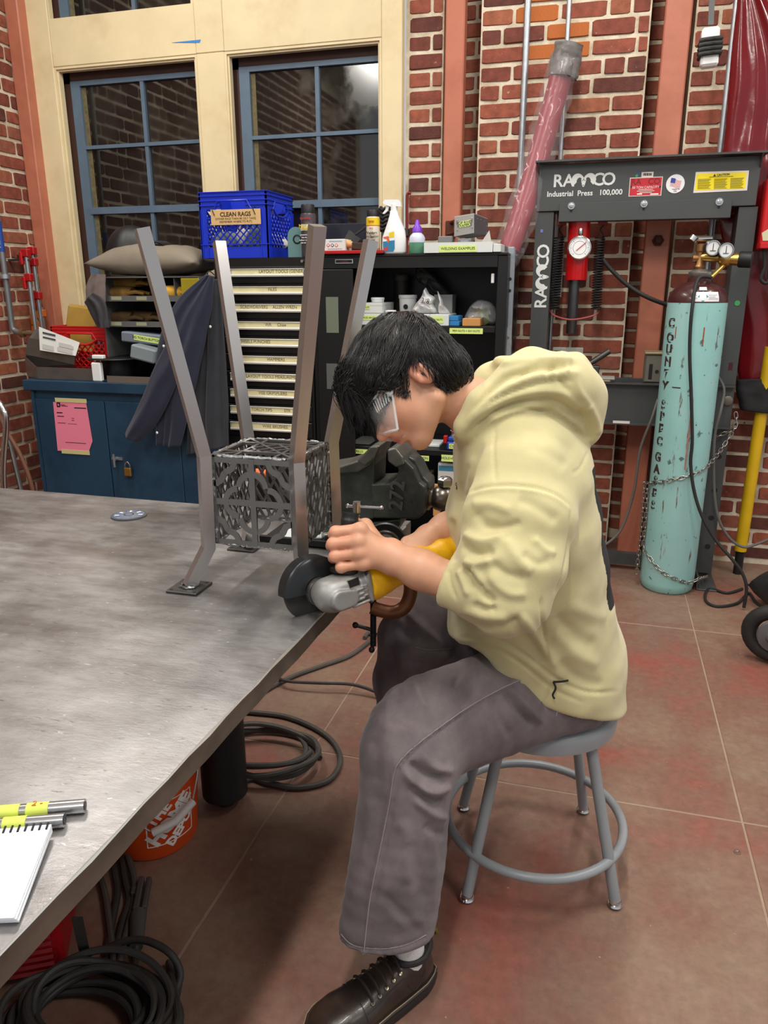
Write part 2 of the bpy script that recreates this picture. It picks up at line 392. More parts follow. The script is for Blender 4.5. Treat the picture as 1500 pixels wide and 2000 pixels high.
# ---- window casing and four steel windows
m_cream = mat('cream_paint', (222, 204, 164), 0.5, var=0.07, vscale=5, col2=(206, 184, 140), c2scale=3.5, c2pos=(.5, .75), bump=.12, bscale=40)
m_sash = mat('blue_grey_sash', (90, 108, 126), 0.45, var=0.12, vscale=10)
m_stop = mat('brown_stop', (64, 38, 30), 0.6, var=.2)
def glass_material(name, dirt, c=(24, 22, 19)):
 m = bpy.data.materials.new(name); m.use_nodes = True; nt = m.node_tree; N = nt.nodes; L = nt.links; b = N['Principled BSDF']
 b.inputs['IOR'].default_value = 1.85
 g = N.new('ShaderNodeTexCoord'); n = N.new('ShaderNodeTexNoise'); n.inputs['Scale'].default_value = 3.2; n.inputs['Detail'].default_value = 7; n.inputs['Roughness'].default_value = .55
 L.new(g.outputs['Object'], n.inputs['Vector'])
 r = N.new('ShaderNodeValToRGB'); r.color_ramp.elements[0].position = .46; r.color_ramp.elements[1].position = .56; L.new(n.outputs[0], r.inputs[0])
 r.color_ramp.elements[0].color = (0, 0, 0, 1); r.color_ramp.elements[1].color = (dirt, dirt, dirt, 1)
 mx = N.new('ShaderNodeMix'); mx.data_type = 'RGBA'; L.new(r.outputs[0], mx.inputs[0]); mx.inputs[6].default_value = (*lin(c), 1); mx.inputs[7].default_value = (*lin((98, 94, 84)), 1)
 L.new(mx.outputs[2], b.inputs['Base Color'])
 mr = N.new('ShaderNodeMapRange'); mr.inputs[3].default_value = .03; mr.inputs[4].default_value = .4; L.new(r.outputs[0], mr.inputs[0]); L.new(mr.outputs[0], b.inputs['Roughness'])
 return m
m_glass1 = glass_material('night_glass', .08); m_glass2 = glass_material('smeared_night_glass', .30)
CY = 4.15
ox = [P(103, 126, Y=CY)[0], P(383, 105, Y=CY)[0], P(437, 103, Y=CY)[0], P(745, 78, Y=CY)[0]]
zt = (P(103, 126, Y=CY)[2] + P(745, 78, Y=CY)[2]) / 2
zr = (P(95, 34, Y=CY)[2] + P(378, 8, Y=CY)[2]) / 2
zb, ztop = 1.0, 3.45
t = struct(MB().box(cx1 - .08, ox[0], CY, CY + .05, zb, ztop, .003).build('trim_1', m_cream))     # left stile
struct(MB().box(ox[1], ox[2], CY + .001, CY + .05, zb, zt, .003).build('trim_2', m_cream))     # mullion
struct(MB().box(ox[1], ox[2], CY + .001, CY + .05, zt + .002, ztop, .003).build('trim_3', m_cream))
struct(MB().box(ox[0] + .001, ox[1] - .001, CY + .002, CY + .05, zt, zr, .003).build('trim_4', m_cream))   # rails
struct(MB().box(ox[2] + .001, ox[3] - .001, CY + .002, CY + .05, zt, zr, .003).build('trim_5', m_cream))
struct(MB().box(ox[3], xw1 - .008, CY, CY + .05, zb, ztop, .003).build('trim_6', m_cream))     # right stile
struct(MB().box(cx1 - .08, xw1, CY - .03, CY + .05, zb - .05, zb, .004).build('trim_7', m_cream))          # sill
# loose strip of blue tape stuck on the rail
tp = [P(335, 83, Y=CY - .001), P(392, 77, Y=CY - .001), P(390, 83.5, Y=CY - .001)]
tag(MB().prism([(p[0], p[2]) for p in tp], (0, CY + .0012, 0), XA, ZA, -YA * .0012).build('masking_tape', mat('blue_tape', (60, 130, 200), .6)),
 'torn sliver of blue masking tape on the cream window rail', 'tape')
def window(n, a, b, z0, z1, mg, rows):
 d = .085
 w = struct(MB().box(a - .02, a + .0, CY + .045, CY + .16, z0, z1).box(b, b + .02, CY + .045, CY + .16, z0, z1)
               .box(a - .02, b + .02, CY + .045, CY + .16, z1, z1 + .02).box(a - .02, b + .02, CY + .045, CY + .16, z0 - .02, z0).build('window_%d' % n, m_cream))
 # stepped bead round the opening
 for st, (e, yy) in enumerate(((.012, CY + .006), (.022, CY + .016))):
  bd = MB(); bd.box(a, a + e, yy, CY + .05, z0, z1).box(b - e, b, yy, CY + .05, z0, z1).box(a + e, b - e, yy, CY + .05, z1 - e, z1)
  bd.build('bead', m_cream, w)
 s0, s1 = CY + d, CY + d + .03
 MB().box(a, a + .045, s0 - .006, s0 + .05, z0, z1).box(b - .02, b, s0 - .006, s0 + .05, z0, z1).box(a, b, s0 - .006, s0 + .05, z1 - .07, z1).build('stop', m_stop, w)
 a2, b2, z2 = a + .045, b - .012, z1 - .06
 MB().box(a2, a2 + .06, s0 - .008, s1, z0, z2).box(b2 - .02, b2, s0 - .008, s1, z0, z2).box(a2, b2, s0 - .0085, s1, z2 - .025, z2).build('sash_frame', m_sash, w)
 xm = (a2 + .06 + b2) / 2 + .01
 MB().box(xm - .011, xm + .011, s0 - .006, s1, z0, z2).build('muntin', m_sash, w)
 edges = rows + [z0]
 for i, z in enumerate(rows[1:]):
  h = .019 if i == 1 else .0095
  MB().box(a2 + .05, b2, s0 - .009 - .004 * i, s1, z - h, z + h).build('muntin', m_sash, w)
 for i in range(len(edges) - 1):
  for (p, q) in ((a2 + .06, xm - .012), (xm + .012, b2 - .012)):
   MB().box(p, q, s0 + .012, s0 + .018, edges[i + 1], edges[i] - .01).build('pane', mg, w)
 MB().box(a2 + .058, a2 + .088, s0 + .02 - .012, s0 + .0125, z0, z2 - .03, .004).build('putty', mat('dry_putty', (104, 94, 66), .95, var=.35, vscale=40, bump=.8, bscale=90), w)
 return w
r1 = [zt - .075, P(270, 282, Y=CY + .09)[2], P(270, 408, Y=CY + .09)[2]]
r2 = [zt - .075, P(610, 265, Y=CY + .09)[2], P(610, 400, Y=CY + .09)[2]]
zz = [(r1[i] + r2[i]) / 2 for i in range(3)]
window(1, ox[0], ox[1], zb, zt, m_glass1, zz); window(2, ox[2], ox[3], zb, zt, m_glass2, zz)
for n, (a, b) in ((3, (ox[0] - .02, ox[1])), (4, (ox[2], ox[3]))):
 window(n, a, b, zr, ztop, m_glass1, [ztop - .07, zr + .35])

# ---- conduits and pipes on the wall
def conduit(px, py0, r, label, z0=0.0, z1=4.2, y=WY - .022):
 x = P(px, py0, Y=y)[0]
 t = thing('conduit', label, 'pipe')
 MB().cyl((x, y, z0), (x, y, z1), r, 12).build('tube', galv, t)
 for z in (2.75, 1.6):
  MB().box(x - r - .02, x + r + .02, y + r * .8, y + r * .8 + .006, z - .012, z + .012).tube([(x - r - .002, y + r, z), (x - r, y - r - .001, z), (x + r, y - r - .001, z), (x + r + .002, y + r, z)], .002, 6).build('strap', galv, t)
conduit(1025, 145, .0165, 'thick galvanised conduit on the brick wall behind the red wrapped roll', z0=.6)
conduit(1104, 145, .0115, 'thin galvanised conduit running down to the grey press', z0=.6)
conduit(1424, 145, .0165, 'galvanised conduit beside the hanging red vinyl sheet', z0=.9)

# ================================================================== ALONG THE BACK WALL
def rect(x0, y0, x1, y1, Y):
 xm, ym = (x0 + x1) / 2, (y0 + y1) / 2
 return P(x0, ym, Y=Y)[0], P(x1, ym, Y=Y)[0], P(xm, y1, Y=Y)[2], P(xm, y0, Y=Y)[2]      # X0, X1, zlow, zhigh
def pbox(mb, x0, y0, x1, y1, Y, dep, bev=0.0, zl=None, zh=None):
 a, b, c, d = rect(x0, y0, x1, y1, Y); return mb.box(a, b, Y, Y + dep, c if zl is None else zl, d if zh is None else zh, bev)
def label_on(x0, y0, x1, y1, Y, words, parent, m=None, size=.5, th=.0012, fm=None, name='label'):
 a, b, c, d = rect(x0, y0, x1, y1, Y); m = m or green_tape
 lb = MB().box(a, b, Y - th, Y, c, d).build(name, m, parent)
 n = len(words)
 if n and lb.parent is not None and lb.parent.parent is not None: lp = lb.parent
 else: lp = lb
 for i, w in enumerate(words):
  if not w: continue
  hh = (d - c) / n; sz = hh * (1.25 * size if n == 1 else size * 1.25)
  sz = min(sz, (b - a) * 1.55 / max(len(w), 1))
  text(w, ((a + b) / 2, Y - th, d - hh * (i + .5)), XA, ZA, sz, fm or ink, lp)
 return lb
def drape(left, right, Y, bulge, folds, amp, thick=.012, nu=26, nv=26, seed=0, yoff=lambda v: 0.0):
 """hanging cloth between two pixel outlines, with sharp folds that fan out downwards and a back face"""
 r = random.Random(seed); L_ = np.array(spline([P(x, y, Y=Y) for x, y in left], 12)); R_ = np.array(spline([P(x, y, Y=Y) for x, y in right], 12))
 ph = [r.uniform(0, 6.28) for _ in range(6)]
 def at(Q, v):
  i = v * (len(Q) - 1); k = int(min(i, len(Q) - 2)); return Q[k] * (1 - (i - k)) + Q[k + 1] * (i - k)
 rdg = lambda x: 1 - 2 * abs(math.sin(x)) ** 1.5
 nu, nv = int(nu * 1.6), int(nv * 1.3); fr, bk = [], []
 for j in range(nv + 1):
  v = j / nv; a, b = at(L_, v), at(R_, v); rf, rb = [], []
  for i in range(nu + 1):
   u = i / nu; p = a * (1 - u) + b * u; e = max(0, math.sin(PI * u)) ** .45; uu = u + .05 * math.sin(3.1 * v + ph[4]) + .03 * math.sin(7 * v + ph[5])
   f = amp * (rdg(folds * PI * uu + ph[0]) + .55 * rdg(folds * 2.3 * PI * uu + ph[2] + 1.2 * v) + .5 * math.sin(13 * v + 6 * u + ph[3]) * (1 - u) * u * 2 + .5 * mnoise.noise((u * 5 + seed, v * 7, seed * 1.7)))
   y = -bulge * e * (.45 + .55 * v) - f * e * (.45 + .55 * v) + yoff(v)
   sw = amp * .5 * mnoise.noise((v * 6, u + seed, 3.0))
   rf.append(p + YA * y + XA * sw); rb.append(p + YA * (thick * (.2 + e) + yoff(v)) + XA * sw)
  fr.append(rf); bk.append(rb)
 mb = MB(); mb.sheet(fr); mb.sheet([q[::-1] for q in bk])
 for A, B in ((fr[0], bk[0]), (fr[-1], bk[-1]), ([q[0] for q in fr], [q[0] for q in bk]), ([q[-1] for q in fr], [q[-1] for q in bk])):
  mb.sheet([A, B])
 return mb
def weld(o, dist=.0008):
 bm = bmesh.new(); bm.from_mesh(o.data); bmesh.ops.remove_doubles(bm, verts=bm.verts[:], dist=dist); bmesh.ops.recalc_face_normals(bm, faces=bm.faces[:]); bm.to_mesh(o.data); bm.free(); return o

# ---------- blue cabinet
BY = 3.45
m_blue = mat('blue_cabinet_paint', (36, 68, 92), 0.42, var=0.15, vscale=4, col2=(28, 55, 78), c2scale=4, bump=.05, bscale=30)
bX0, bX1 = P(50, 760, Y=BY)[0], P(400, 760, Y=BY)[0]; bZ = P(220, 747, Y=BY)[2]; BD = .55
bc = thing('storage_cabinet', 'low dark blue steel cabinet with a padlock and pink sheet', 'cabinet')
MB().box(bX0 + .03, bX1 - .02, BY + .01, BY + BD, .06, bZ - .05).box(bX0 + .05, bX1 - .04, BY + .04, BY + BD - .03, 0, .06).build('body', m_blue, bc)
MB().box(bX0, bX1, BY - .02, BY + BD, bZ - .055, bZ, .004).build('top', m_blue, bc)
dx = P(212, 860, Y=BY)[0]; dl = P(80, 860, Y=BY)[0]; dr = P(352, 860, Y=BY)[0]
d1 = MB().box(dl, dx - .003, BY - .006, BY + .012, .1, bZ - .1, .003).build('door', m_blue, bc)
d2 = MB().box(dx + .003, dr, BY - .006, BY + .012, .1, bZ - .1, .003).build('door', m_blue, bc)
MB().box(bX0 + .03, dl - .004, BY - .002, BY + .012, .06, bZ - .06).build('side_stile', m_blue, bc)
MB().box(dr + .004, bX1 - .02, BY - .002, BY + .012, .06, bZ - .06).build('side_stile', m_blue, bc)
hp = P(229, 900, Y=BY - .01)
MB().box(hp[0] - .03, hp[0] + .035, hp[1] - .004, hp[1] + .004, hp[2] + .005, hp[2] + .02).cyl((hp[0] - .004, hp[1] - .022, hp[2] - .03), (hp[0] - .004, hp[1] - .022, hp[2] + .04), .006, 8).cyl((hp[0] - .004, hp[1] - .02, hp[2] + .012), (hp[0] - .004, hp[1] + .004, hp[2] + .012), .011, 10).build('hasp', galv, d2)
lp = P(250, 920, Y=BY - .025)
pk = thing('padlock', 'brass padlock hanging on the blue cabinet door', 'padlock')
MB().box(lp[0] - .021, lp[0] + .021, lp[1] - .009, lp[1] + .009, lp[2] - .028, lp[2] + .018, .004).build('body', brass, pk)
MB().tube(spline([(lp[0] - .014, lp[1], lp[2] + .015), (lp[0] - .014, lp[1], lp[2] + .035), (lp[0], lp[1], lp[2] + .05), (lp[0] + .014, lp[1], lp[2] + .035), (lp[0] + .014, lp[1], lp[2] + .015)], 5), .0035, 8).build('shackle', chrome, pk)
# pink notice
m_pink = mat('pink_paper', (240, 132, 158), 0.75)
q = [P(104, 785, Y=BY - .008), P(168, 784, Y=BY - .008), P(180, 862, Y=BY - .012), P(173, 884, Y=BY - .008), P(113, 880, Y=BY - .008)]
pn = tag(MB().prism([(p[0], p[2]) for p in q], (0, BY - .0085, 0), XA, ZA, -YA * .0012).build('notice_sheet', m_pink), 'pink printed notice sheet taped to the blue cabinet door', 'notice')
for i, (a, b, c, d) in enumerate(((108, 778, 169, 786), (121, 879, 175, 887))):
 x0, x1, z0, z1 = rect(a, b, c, d, BY - .01); MB().box(x0, x1, BY - .012, BY - .0098, z0, z1).build('tape_strip', mat('cream_tape', (206, 196, 140), .6), pn)
lx = P(114, 790, Y=BY - .01); lx = P(114, 790.5, Y=BY - .01)
MB().prism([(-.011, -.013), (.009, -.013), (.012, -.006), (.012, .013), (-.007, .013), (-.011, .007)], (lx[0], BY - .0098, lx[2]), XA, ZA, -YA * .0006).build('logo', ink, pn)
MB().prism([(-.004, -.004), (.005, -.006), (.003, .004), (-.004, .006)], (lx[0], BY - .0104, lx[2]), XA, ZA, -YA * .0004).build('logo', m_pink, pn)
def lines(rows, Y, parent, m=ink, nm='print_line'):
 mb = MB()
 for x0, y, x1, h in rows:
  a, b, c, d = rect(x0, y - h / 2, x1, y + h / 2, Y); mb.box(a, b, Y - .0006, Y, c, d)
 return mb.build(nm, m, parent)
lines([(120, 793, 132, 1.2), (145, 797, 168, 2), (111, 806, 122, 2), (112, 813, 125, 1.5), (113, 826, 128, 1), (133, 828, 150, .6), (128, 865, 168, 1), (140, 817, 145, 1), (140, 821, 145, 1)], BY - .0098, pn)
text('notice', (P(125, 790, Y=BY)[0], BY - .0098, P(125, 790, Y=BY)[2]), XA, ZA, .012, ink, pn)

# ---------- on the blue cabinet: pigeonhole rack
m_grey = mat('grey_shelf_paint', (92, 92, 92), 0.5, var=.12)
RY = 3.58
rk = thing('pigeonhole_rack', 'grey metal pigeonhole rack with gloves on the blue cabinet', 'rack')
rx0, rx1, rz0, rz1 = rect(205, 540, 395, 745, RY); rz0 = bZ + .001
for xx in (rx0, rx1 - .006): MB().box(xx, xx + .006, RY, RY + .355, rz0, rz1 - .006).build('side', m_grey, rk)
MB().box(rx0, rx1, RY + .355, RY + .36, rz0, rz1).build('back', mat('dark_grey_paint', (58, 56, 54), .6), rk)
MB().box(rx0, rx1, RY, RY + .36, rz1 - .006, rz1).build('top', m_grey, rk)
mx_ = rx0 + (rx1 - rx0) * .74
MB().box(mx_, mx_ + .004, RY + .01, RY + .35, P(300, 636, Y=RY)[2], rz1).build('divider', m_grey, rk)
SZ = []
for yy in (580, 630):
 z = P(260, yy, Y=RY)[2]; SZ.append(z)
 sh = MB().box(rx0, rx1, RY, RY + .35, z - .004, z).box(rx0, rx1, RY - .004, RY, z - .022, z + .006).build('shelf', m_grey, rk)
 for px in (228, 277):
  a, b, c, d = rect(px - 10, yy - 4, px + 10, yy + 2, RY); MB().box(a, b, RY - .0055, RY - .004, z - .016, z + .002).build('label', mat('pale_label', (150, 150, 122), .7), sh)
yx0, yx1, _, _ = rect(352, 540, 388, 600, RY - .03)
tag(MB().box(yx0, yx1, RY - .02, RY - .012, P(370, 604, Y=RY)[2], rz1 - .01, .003).build('plastic_sheet', mat('yellow_acrylic', (150, 134, 30), .35, var=.25)), 'translucent yellow plastic sheet leaning on the grey pigeonhole rack', 'sheet')
def glove(x, y, z, label, m, rz, L=.26):
 t = thing('work_glove', label, 'glove', 'work gloves on the rack shelves')
 mb = MB(); c, s_ = math.cos(rz), math.sin(rz)
 def T(px, py, pz): return (x + c * px - s_ * py, y + s_ * px + c * py, z + pz)
 for k, (oy, l) in enumerate(((-.035, .09), (-.012, .11), (.012, .105), (.034, .085))):
  mb.tube([T(.02, oy, .02), T(.02 + l * .5, oy * 1.1, .028), T(.02 + l, oy * 1.15, .016)], [.015, .014, .010], 8)
 mb.tube([T(-.02, .04, .02), T(.03, .07, .018), T(.055, .075, .014)], [.016, .014, .01], 8)
 mb.tube([T(-L * .55, 0, .022), T(-.06, 0, .026), T(-.02, 0, .025), T(.03, 0, .022)], [.05, .04, .042, .04], 12)
 for k in range(len(mb.v)):
  v = mb.v[k]; mb.v[k] = (v[0], v[1], z + max(.001, (v[2] - z)) * .8)
 mb.build('leather', m, t); return t
m_tan = mat('tan_leather', (150, 112, 52), .8, var=.3, vscale=18, bump=.4, bscale=70); m_olive = mat('olive_leather', (92, 70, 40), .85, var=.3, vscale=18, bump=.4, bscale=70)
z1_, z2_ = SZ
glove(P(245, 570, Y=RY + .1)[0], RY + .12, z1_ + .002, 'tan leather work glove lying at the front of the top rack shelf', m_tan, .15)
glove(P(262, 565, Y=RY + .14)[0], RY + .15, z1_ + .05, 'tan leather work glove on top of another on the rack', m_tan, .0)
glove(P(250, 620, Y=RY + .1)[0], RY + .1, z2_ + .002, 'olive leather glove on the lower rack shelf, left one', m_olive, .1)
glove(P(290, 618, Y=RY + .1)[0], RY + .12, z2_ + .002, 'olive leather glove on the lower rack shelf, right one', m_olive, -.2)
glove(P(345, 565, Y=RY + .06)[0], RY + .06, z1_ + .003, 'bright yellow work glove in the right pigeonhole', mat('yellow_leather', (196, 150, 40), .7, var=.2), .5, .2)
# cushion on the rack
def pillow(c, a, b, h, yaw=0.0, seed=1, n=40, m_=20, px=2.6):
 r = random.Random(seed); mb = MB(); V = []
 for side in (1, -1):
  g = []
  for i in range(n + 1):
   u = -1 + 2 * i / n; row = []
   for j in range(m_ + 1):
    v = -1 + 2 * j / m_
    e = max(0, (1 - abs(u) ** px) * (1 - abs(v) ** px)) ** .55
    pinch = 1 - .12 * (1 - abs(u)) * abs(v) ** 4 - .1 * (1 - abs(v)) * abs(u) ** 4
    w = mnoise.noise((u * 2.2 + seed, v * 2.2, side * 3.0)) * .18 + mnoise.noise((u * 6 + seed, v * 6, side)) * .05
    x, y = u * a * pinch, v * b * pinch; z = side * h * e * (1 + w)
    if side < 0: z *= .6
    row.append((c[0] + x * math.cos(yaw) - y * math.sin(yaw), c[1] + x * math.sin(yaw) + y * math.cos(yaw), c[2] + z))
   g.append(row)
  mb.sheet(g if side > 0 else [q[::-1] for q in g])
 return mb
cc = P(295, 522, Y=RY + .1); cw = (P(400, 520, Y=RY + .1)[0] - P(192, 520, Y=RY + .1)[0]) / 2
weld(tag(pillow((cc[0], RY + .16, rz1 + .064), cw, .19, .1, .03, 4).build('canvas_cushion', mat('grey_canvas', (128, 118, 104), .9, var=.12, vscale=8, bump=.4, bscale=300)), 'grey canvas sandbag cushion on top of the pigeonhole rack', 'cushion'))
# black welding hood and three shiny curved plates on the cushion
hc = P(262, 492, Y=RY + .2)
hd = thing('welding_hood', 'black welding hood resting on the grey cushion', 'welding hood')
mb = MB()
V = []; g = []
for i in range(13):
 th = PI * .55 * i / 12; row = []
 for k in range(25):
  ph = 2 * PI * k / 24; rr = .125 * math.sin(th) * (1 + .08 * math.cos(3 * ph) + .05 * math.sin(7 * ph))
  row.append((hc[0] - .01 + rr * math.cos(ph) * 1.05, hc[1] + rr * math.sin(ph), rz1 + .075 + .16 * math.cos(th) + .03))
 g.append(row)
mb.sheet(g); mb.build('shell', black_plastic, hd)
ring = [(hc[0] - .01 + .137 * math.cos(a), hc[1] + .13 * math.sin(a), rz1 + .08) for a in [2 * PI * k / 20 for k in range(20)]]
MB().tube(ring, .012, 8, closed=True).build('rim', black_rubber, hd)
for i in range(3):
 p = P(312, 472 + 8 * i, Y=RY + .12)
 sp = MB(); g = []
 for a in range(9):
  u = -1 + a / 4; g.append([(p[0] - .01 + u * (.075 - .008 * i), RY + .12 + v * .05, p[2] - .02 * u * u - .012 * u + .004 * v + .004 * (i == 0)) for v in (-1, -.3, .3, 1)])
 sp.sheet(g); sp.sheet([[(x, y, z - .004) for x, y, z in r_][::-1] for r_ in g])
 weld(tag(sp.build('curved_plate', chrome), 'shiny curved metal plate on the grey cushion, %s of three' % ('top', 'middle', 'bottom')[i], 'metal plate', 'curved plates on the cushion'))

# ---------- milk crates
def crate(name, label, x0, x1, y0, y1, z0, z1, m, handle_w=.38):
 t = thing(name, label, 'crate'); th = .008
 def wall(o, ex, ez_out, wdt, hgt, nm):
  mb = MB(); o = np.asarray(o, float); ex = np.asarray(ex, float); n = np.asarray(ez_out, float)
  def bx(u0, u1, v0, v1, d0=-th, d1=0.0):
   c = o + ex * (u0 + u1) / 2 + ZA * (v0 + v1) / 2 + n * (d0 + d1) / 2
   mb.obox(c, ex * (u1 - u0) / 2, n * (d1 - d0) / 2, ZA * (v1 - v0) / 2)
  h = hgt; hw = wdt * handle_w / 2; m0, m1 = wdt / 2 - hw, wdt / 2 + hw
  bx(0, .10 * wdt, 0, h); bx(.90 * wdt, wdt, 0, h)                # corner posts
  bx(.1 * wdt, .9 * wdt, 0, .17 * h)                              # base band
  bx(.1 * wdt, .9 * wdt, .88 * h, h)                              # rim
  bx(.1 * wdt, m0, .74 * h, .88 * h); bx(m1, .9 * wdt, .74 * h, .88 * h)
  for v in (.2, .86, .93, .985, .79):                             # ribs standing proud
   if v == .79: bx(.0, m0, v * h, v * h + .004, 0, .006); bx(m1, wdt, v * h, v * h + .004, 0, .006)
   else: bx(0, wdt, v * h, v * h + .004, 0, .006)
  for u in (.02, .1, .9, .975): bx(u * wdt, u * wdt + .004, 0, .74 * h, 0, .005)
  pts = [o + ex * u + ZA * v + n * .002 for u, v in ((m0 - .03, .74 * h), (m0 - .005, .68 * h), (m0 + .03, .64 * h), (m1 - .03, .64 * h), (m1 + .005, .68 * h), (m1 + .03, .74 * h), (m1 + .01, .86 * h), (m0 - .01, .86 * h))]
  mb.tube(pts, .006, 6, closed=True)                              # handle loop
  lo, hi, a, b = .17 * h, .66 * h, .1 * wdt, .9 * wdt; st = .036  # diagonal lattice
  k = a - (hi - lo)
  while k < b:
   for sgn in (1, -1):
    u0_, v0_ = (k, lo) if sgn > 0 else (k, hi); pts = []
    for s_ in (0, hi - lo):
     pts.append([k + s_, (lo + s_) if sgn > 0 else (hi - s_)])
    (ua, va), (ub, vb) = pts
    if ub > b: f = (b - ua) / (ub - ua); ub, vb = b, va + (vb - va) * f
    if ua < a: f = (a - ua) / (ub - ua); va = va + (vb - va) * f; ua = a
    if ub - ua > .008:
     A = o + ex * ua + ZA * va - n * .004; B = o + ex * ub + ZA * vb - n * .004; d = (B - A) / 2
     side = np.cross(d / np.linalg.norm(d), n) * .0022
     mb.obox((A + B) / 2, d, n * .004, side)
   k += st
  return mb.build(nm, m, t)
 wall((x0, y0, z0), XA, -YA, x1 - x0, z1 - z0, 'front_panel'); wall((x1, y0, z0), YA, XA, y1 - y0, z1 - z0, 'side_panel')
 wall((x1, y1, z0), -XA, YA, x1 - x0, z1 - z0, 'back_panel'); wall((x0, y1, z0), -YA, -XA, y1 - y0, z1 - z0, 'side_panel')
 MB().box(x0 + .004, x1 - .004, y0 + .004, y1 - .004, z0 + .004, z0 + .012).build('base', m, t)
 return t
m_cblue = mat('blue_crate_plastic', (24, 52, 190), .38, var=.08); m_cred = mat('red_crate_plastic', (206, 34, 36), .4, var=.08)

# ---------- black tool chest with ten drawers
TY = 3.60
m_chest = mat('black_chest_enamel', (20, 19, 19), .35, var=.2, vscale=8)
tx0, tx1, _, tz1 = rect(418, 503, 606, 600, TY)
tc = thing('tool_chest', 'tall black tool chest of ten labelled drawers below the blue crate', 'tool chest')
MB().box(tx0, tx1, TY + .012, TY + .46, .12, tz1).build('body', m_chest, tc)
for sx in (tx0 + .06, tx1 - .06):
 for sy in (TY + .07, TY + .4):
  MB().cyl((sx - .015, sy, .05), (sx + .015, sy, .05), .05, 14).box(sx - .025, sx + .025, sy - .03, sy + .03, .09, .12).build('caster', black_rubber, tc)
HY = [532.5, 567.5, 602, 636.5, 670, 704, 738, 770, 803, 835]
WORDS = [['LAYOUT TOOLS (GENERAL)'], ['FILES'], ['SCREWDRIVERS', 'ALLEN WREN'], ['WR', 'Chise'], ['CHISELS PUNCHES'], ['HAMMERS'], ['LAYOUT TOOLS MEASUREMENT'], ['VISE GRIPS', 'PLIERS'], ['TORCH TIPS', 'STR'], ['WIRE BRUSHES']]
WX = [[555], [533], [497, 557], [525, 551], [498], [540], [535], [523, 551], [512, 562], [538]]
m_handle = mat('satin_aluminium', (214, 212, 204), .35, .35); m_strip = mat('cream_label_strip', (232, 222, 172), .55, var=.12, vscale=14)
zprev = P(520, 514, Y=TY)[2]
def topz(i): return P(520, HY[i] - 13, Y=TY)[2]
for i in range(10):
 za = topz(i); zb_ = topz(i + 1) if i < 9 else za - .085
 dr_ = MB().box(tx0 + .02, tx1 - .014, TY, TY + .012, zb_ + .004, za - .003, .002).build('drawer', m_chest, tc)
 hx0, hx1, hz0, hz1 = rect(449, HY[i] - 8, 592, HY[i] + 8, TY - .02)
 MB().box(hx0, hx1, TY - .02, TY, hz0, hz0 + .012, .003).box(hx0, hx1, TY - .02, TY, hz1 - .003, hz1, .001).box(hx0, hx1, TY - .014, TY, hz0 + .012, hz1 - .003).build('handle', m_handle, dr_)
 MB().box(hx0 + .008, hx1 - .004, TY - .0155, TY - .014, hz0 + .0125, hz1 - .004).build('label_strip', m_strip, dr_)
 for w, px in zip(WORDS[i], WX[i]):
  p = P(px, HY[i] - 2, Y=TY - .01); text(w, (p[0], TY - .0155, (hz0 + .014 + hz1 - .004) / 2), XA, ZA, .021, mat('faded_ink', (96, 88, 66), .8), dr_)
for px in (582,):
 a = P(590, 510, Y=TY); MB().cyl((a[0], TY + .012, a[2]), (a[0], TY - .004, a[2]), .007, 10).build('lock', chrome, tc)

# blue crate on the chest
CRY = 3.63
kx0, kx1, kz0, kz1 = rect(391, 373, 522, 497, CRY); kz0 = tz1 + .001
kxr = kx1
blue_crate = crate('milk_crate', 'bright blue plastic crate with a clean rags sign on the tool chest', kx0, kx1, CRY, CRY + .33, kz0, kz1, m_cblue)
sg = thing('cardboard_sign', 'brown cardboard sign tied to the blue crate', 'sign')
sx0, sx1, sz0, sz1 = rect(412, 409, 509, 439, CRY - .012)
MB().box(sx0, sx1, CRY - .013, CRY - .0095, sz0, sz1, .001).build('board', mat('cardboard', (206, 170, 118), .8, var=.05), sg)
m_br = mat('brown_ink', (74, 46, 28), .8)
w_ = sx1 - sx0; h_ = sz1 - sz0; scx = (sx0 + sx1) / 2
text('CLEAN RAGS', (scx, CRY - .013, sz0 + h_ * .68), XA, ZA, .028, m_br, sg, bold=.0008)
text('(OTHER RAGS THAN BE OILY TAKE)', (scx, CRY - .013, sz0 + h_ * .40), XA, ZA, .0135, m_br, sg)
text('(REMEMBER WHERE TO PUT)', (scx, CRY - .013, sz0 + h_ * .2), XA, ZA, .0135, m_br, sg)
for u in (.08, .9):
 MB().tube([(sx0 + w_ * u, CRY - .016, sz1 - .025), (sx0 + w_ * u - .012, CRY - .016, sz1 + .004), (sx0 + w_ * u - .004, CRY - .004, sz1 + .012)], .0022, 6).build('tie', ink, sg)
rg = [((.25, .3, .06), (150, 160, 150)), ((.5, .45, .075), (200, 196, 184)), ((.72, .3, .07), (120, 132, 120)), ((.4, .65, .07), (176, 170, 120)), ((.8, .62, .06), (214, 214, 206))]
for i, ((u, v, h), c) in enumerate(rg):
 weld(tag(pillow((kx0 + u * (kx1 - kx0), CRY + v * .33, kz0 + .07), .075, .065, h, i, i + 3, 14, 14).build('rag', mat('rag_cloth_%d' % i, c, .9, bump=.5, bscale=60)),
  ('sage grey', 'cream white', 'dull green', 'khaki', 'near white')[i] + ' crumpled rag inside the blue crate, ' + ('left front', 'middle', 'right front', 'left back', 'right back')[i], 'rag', 'crumpled rags in the blue crate'))

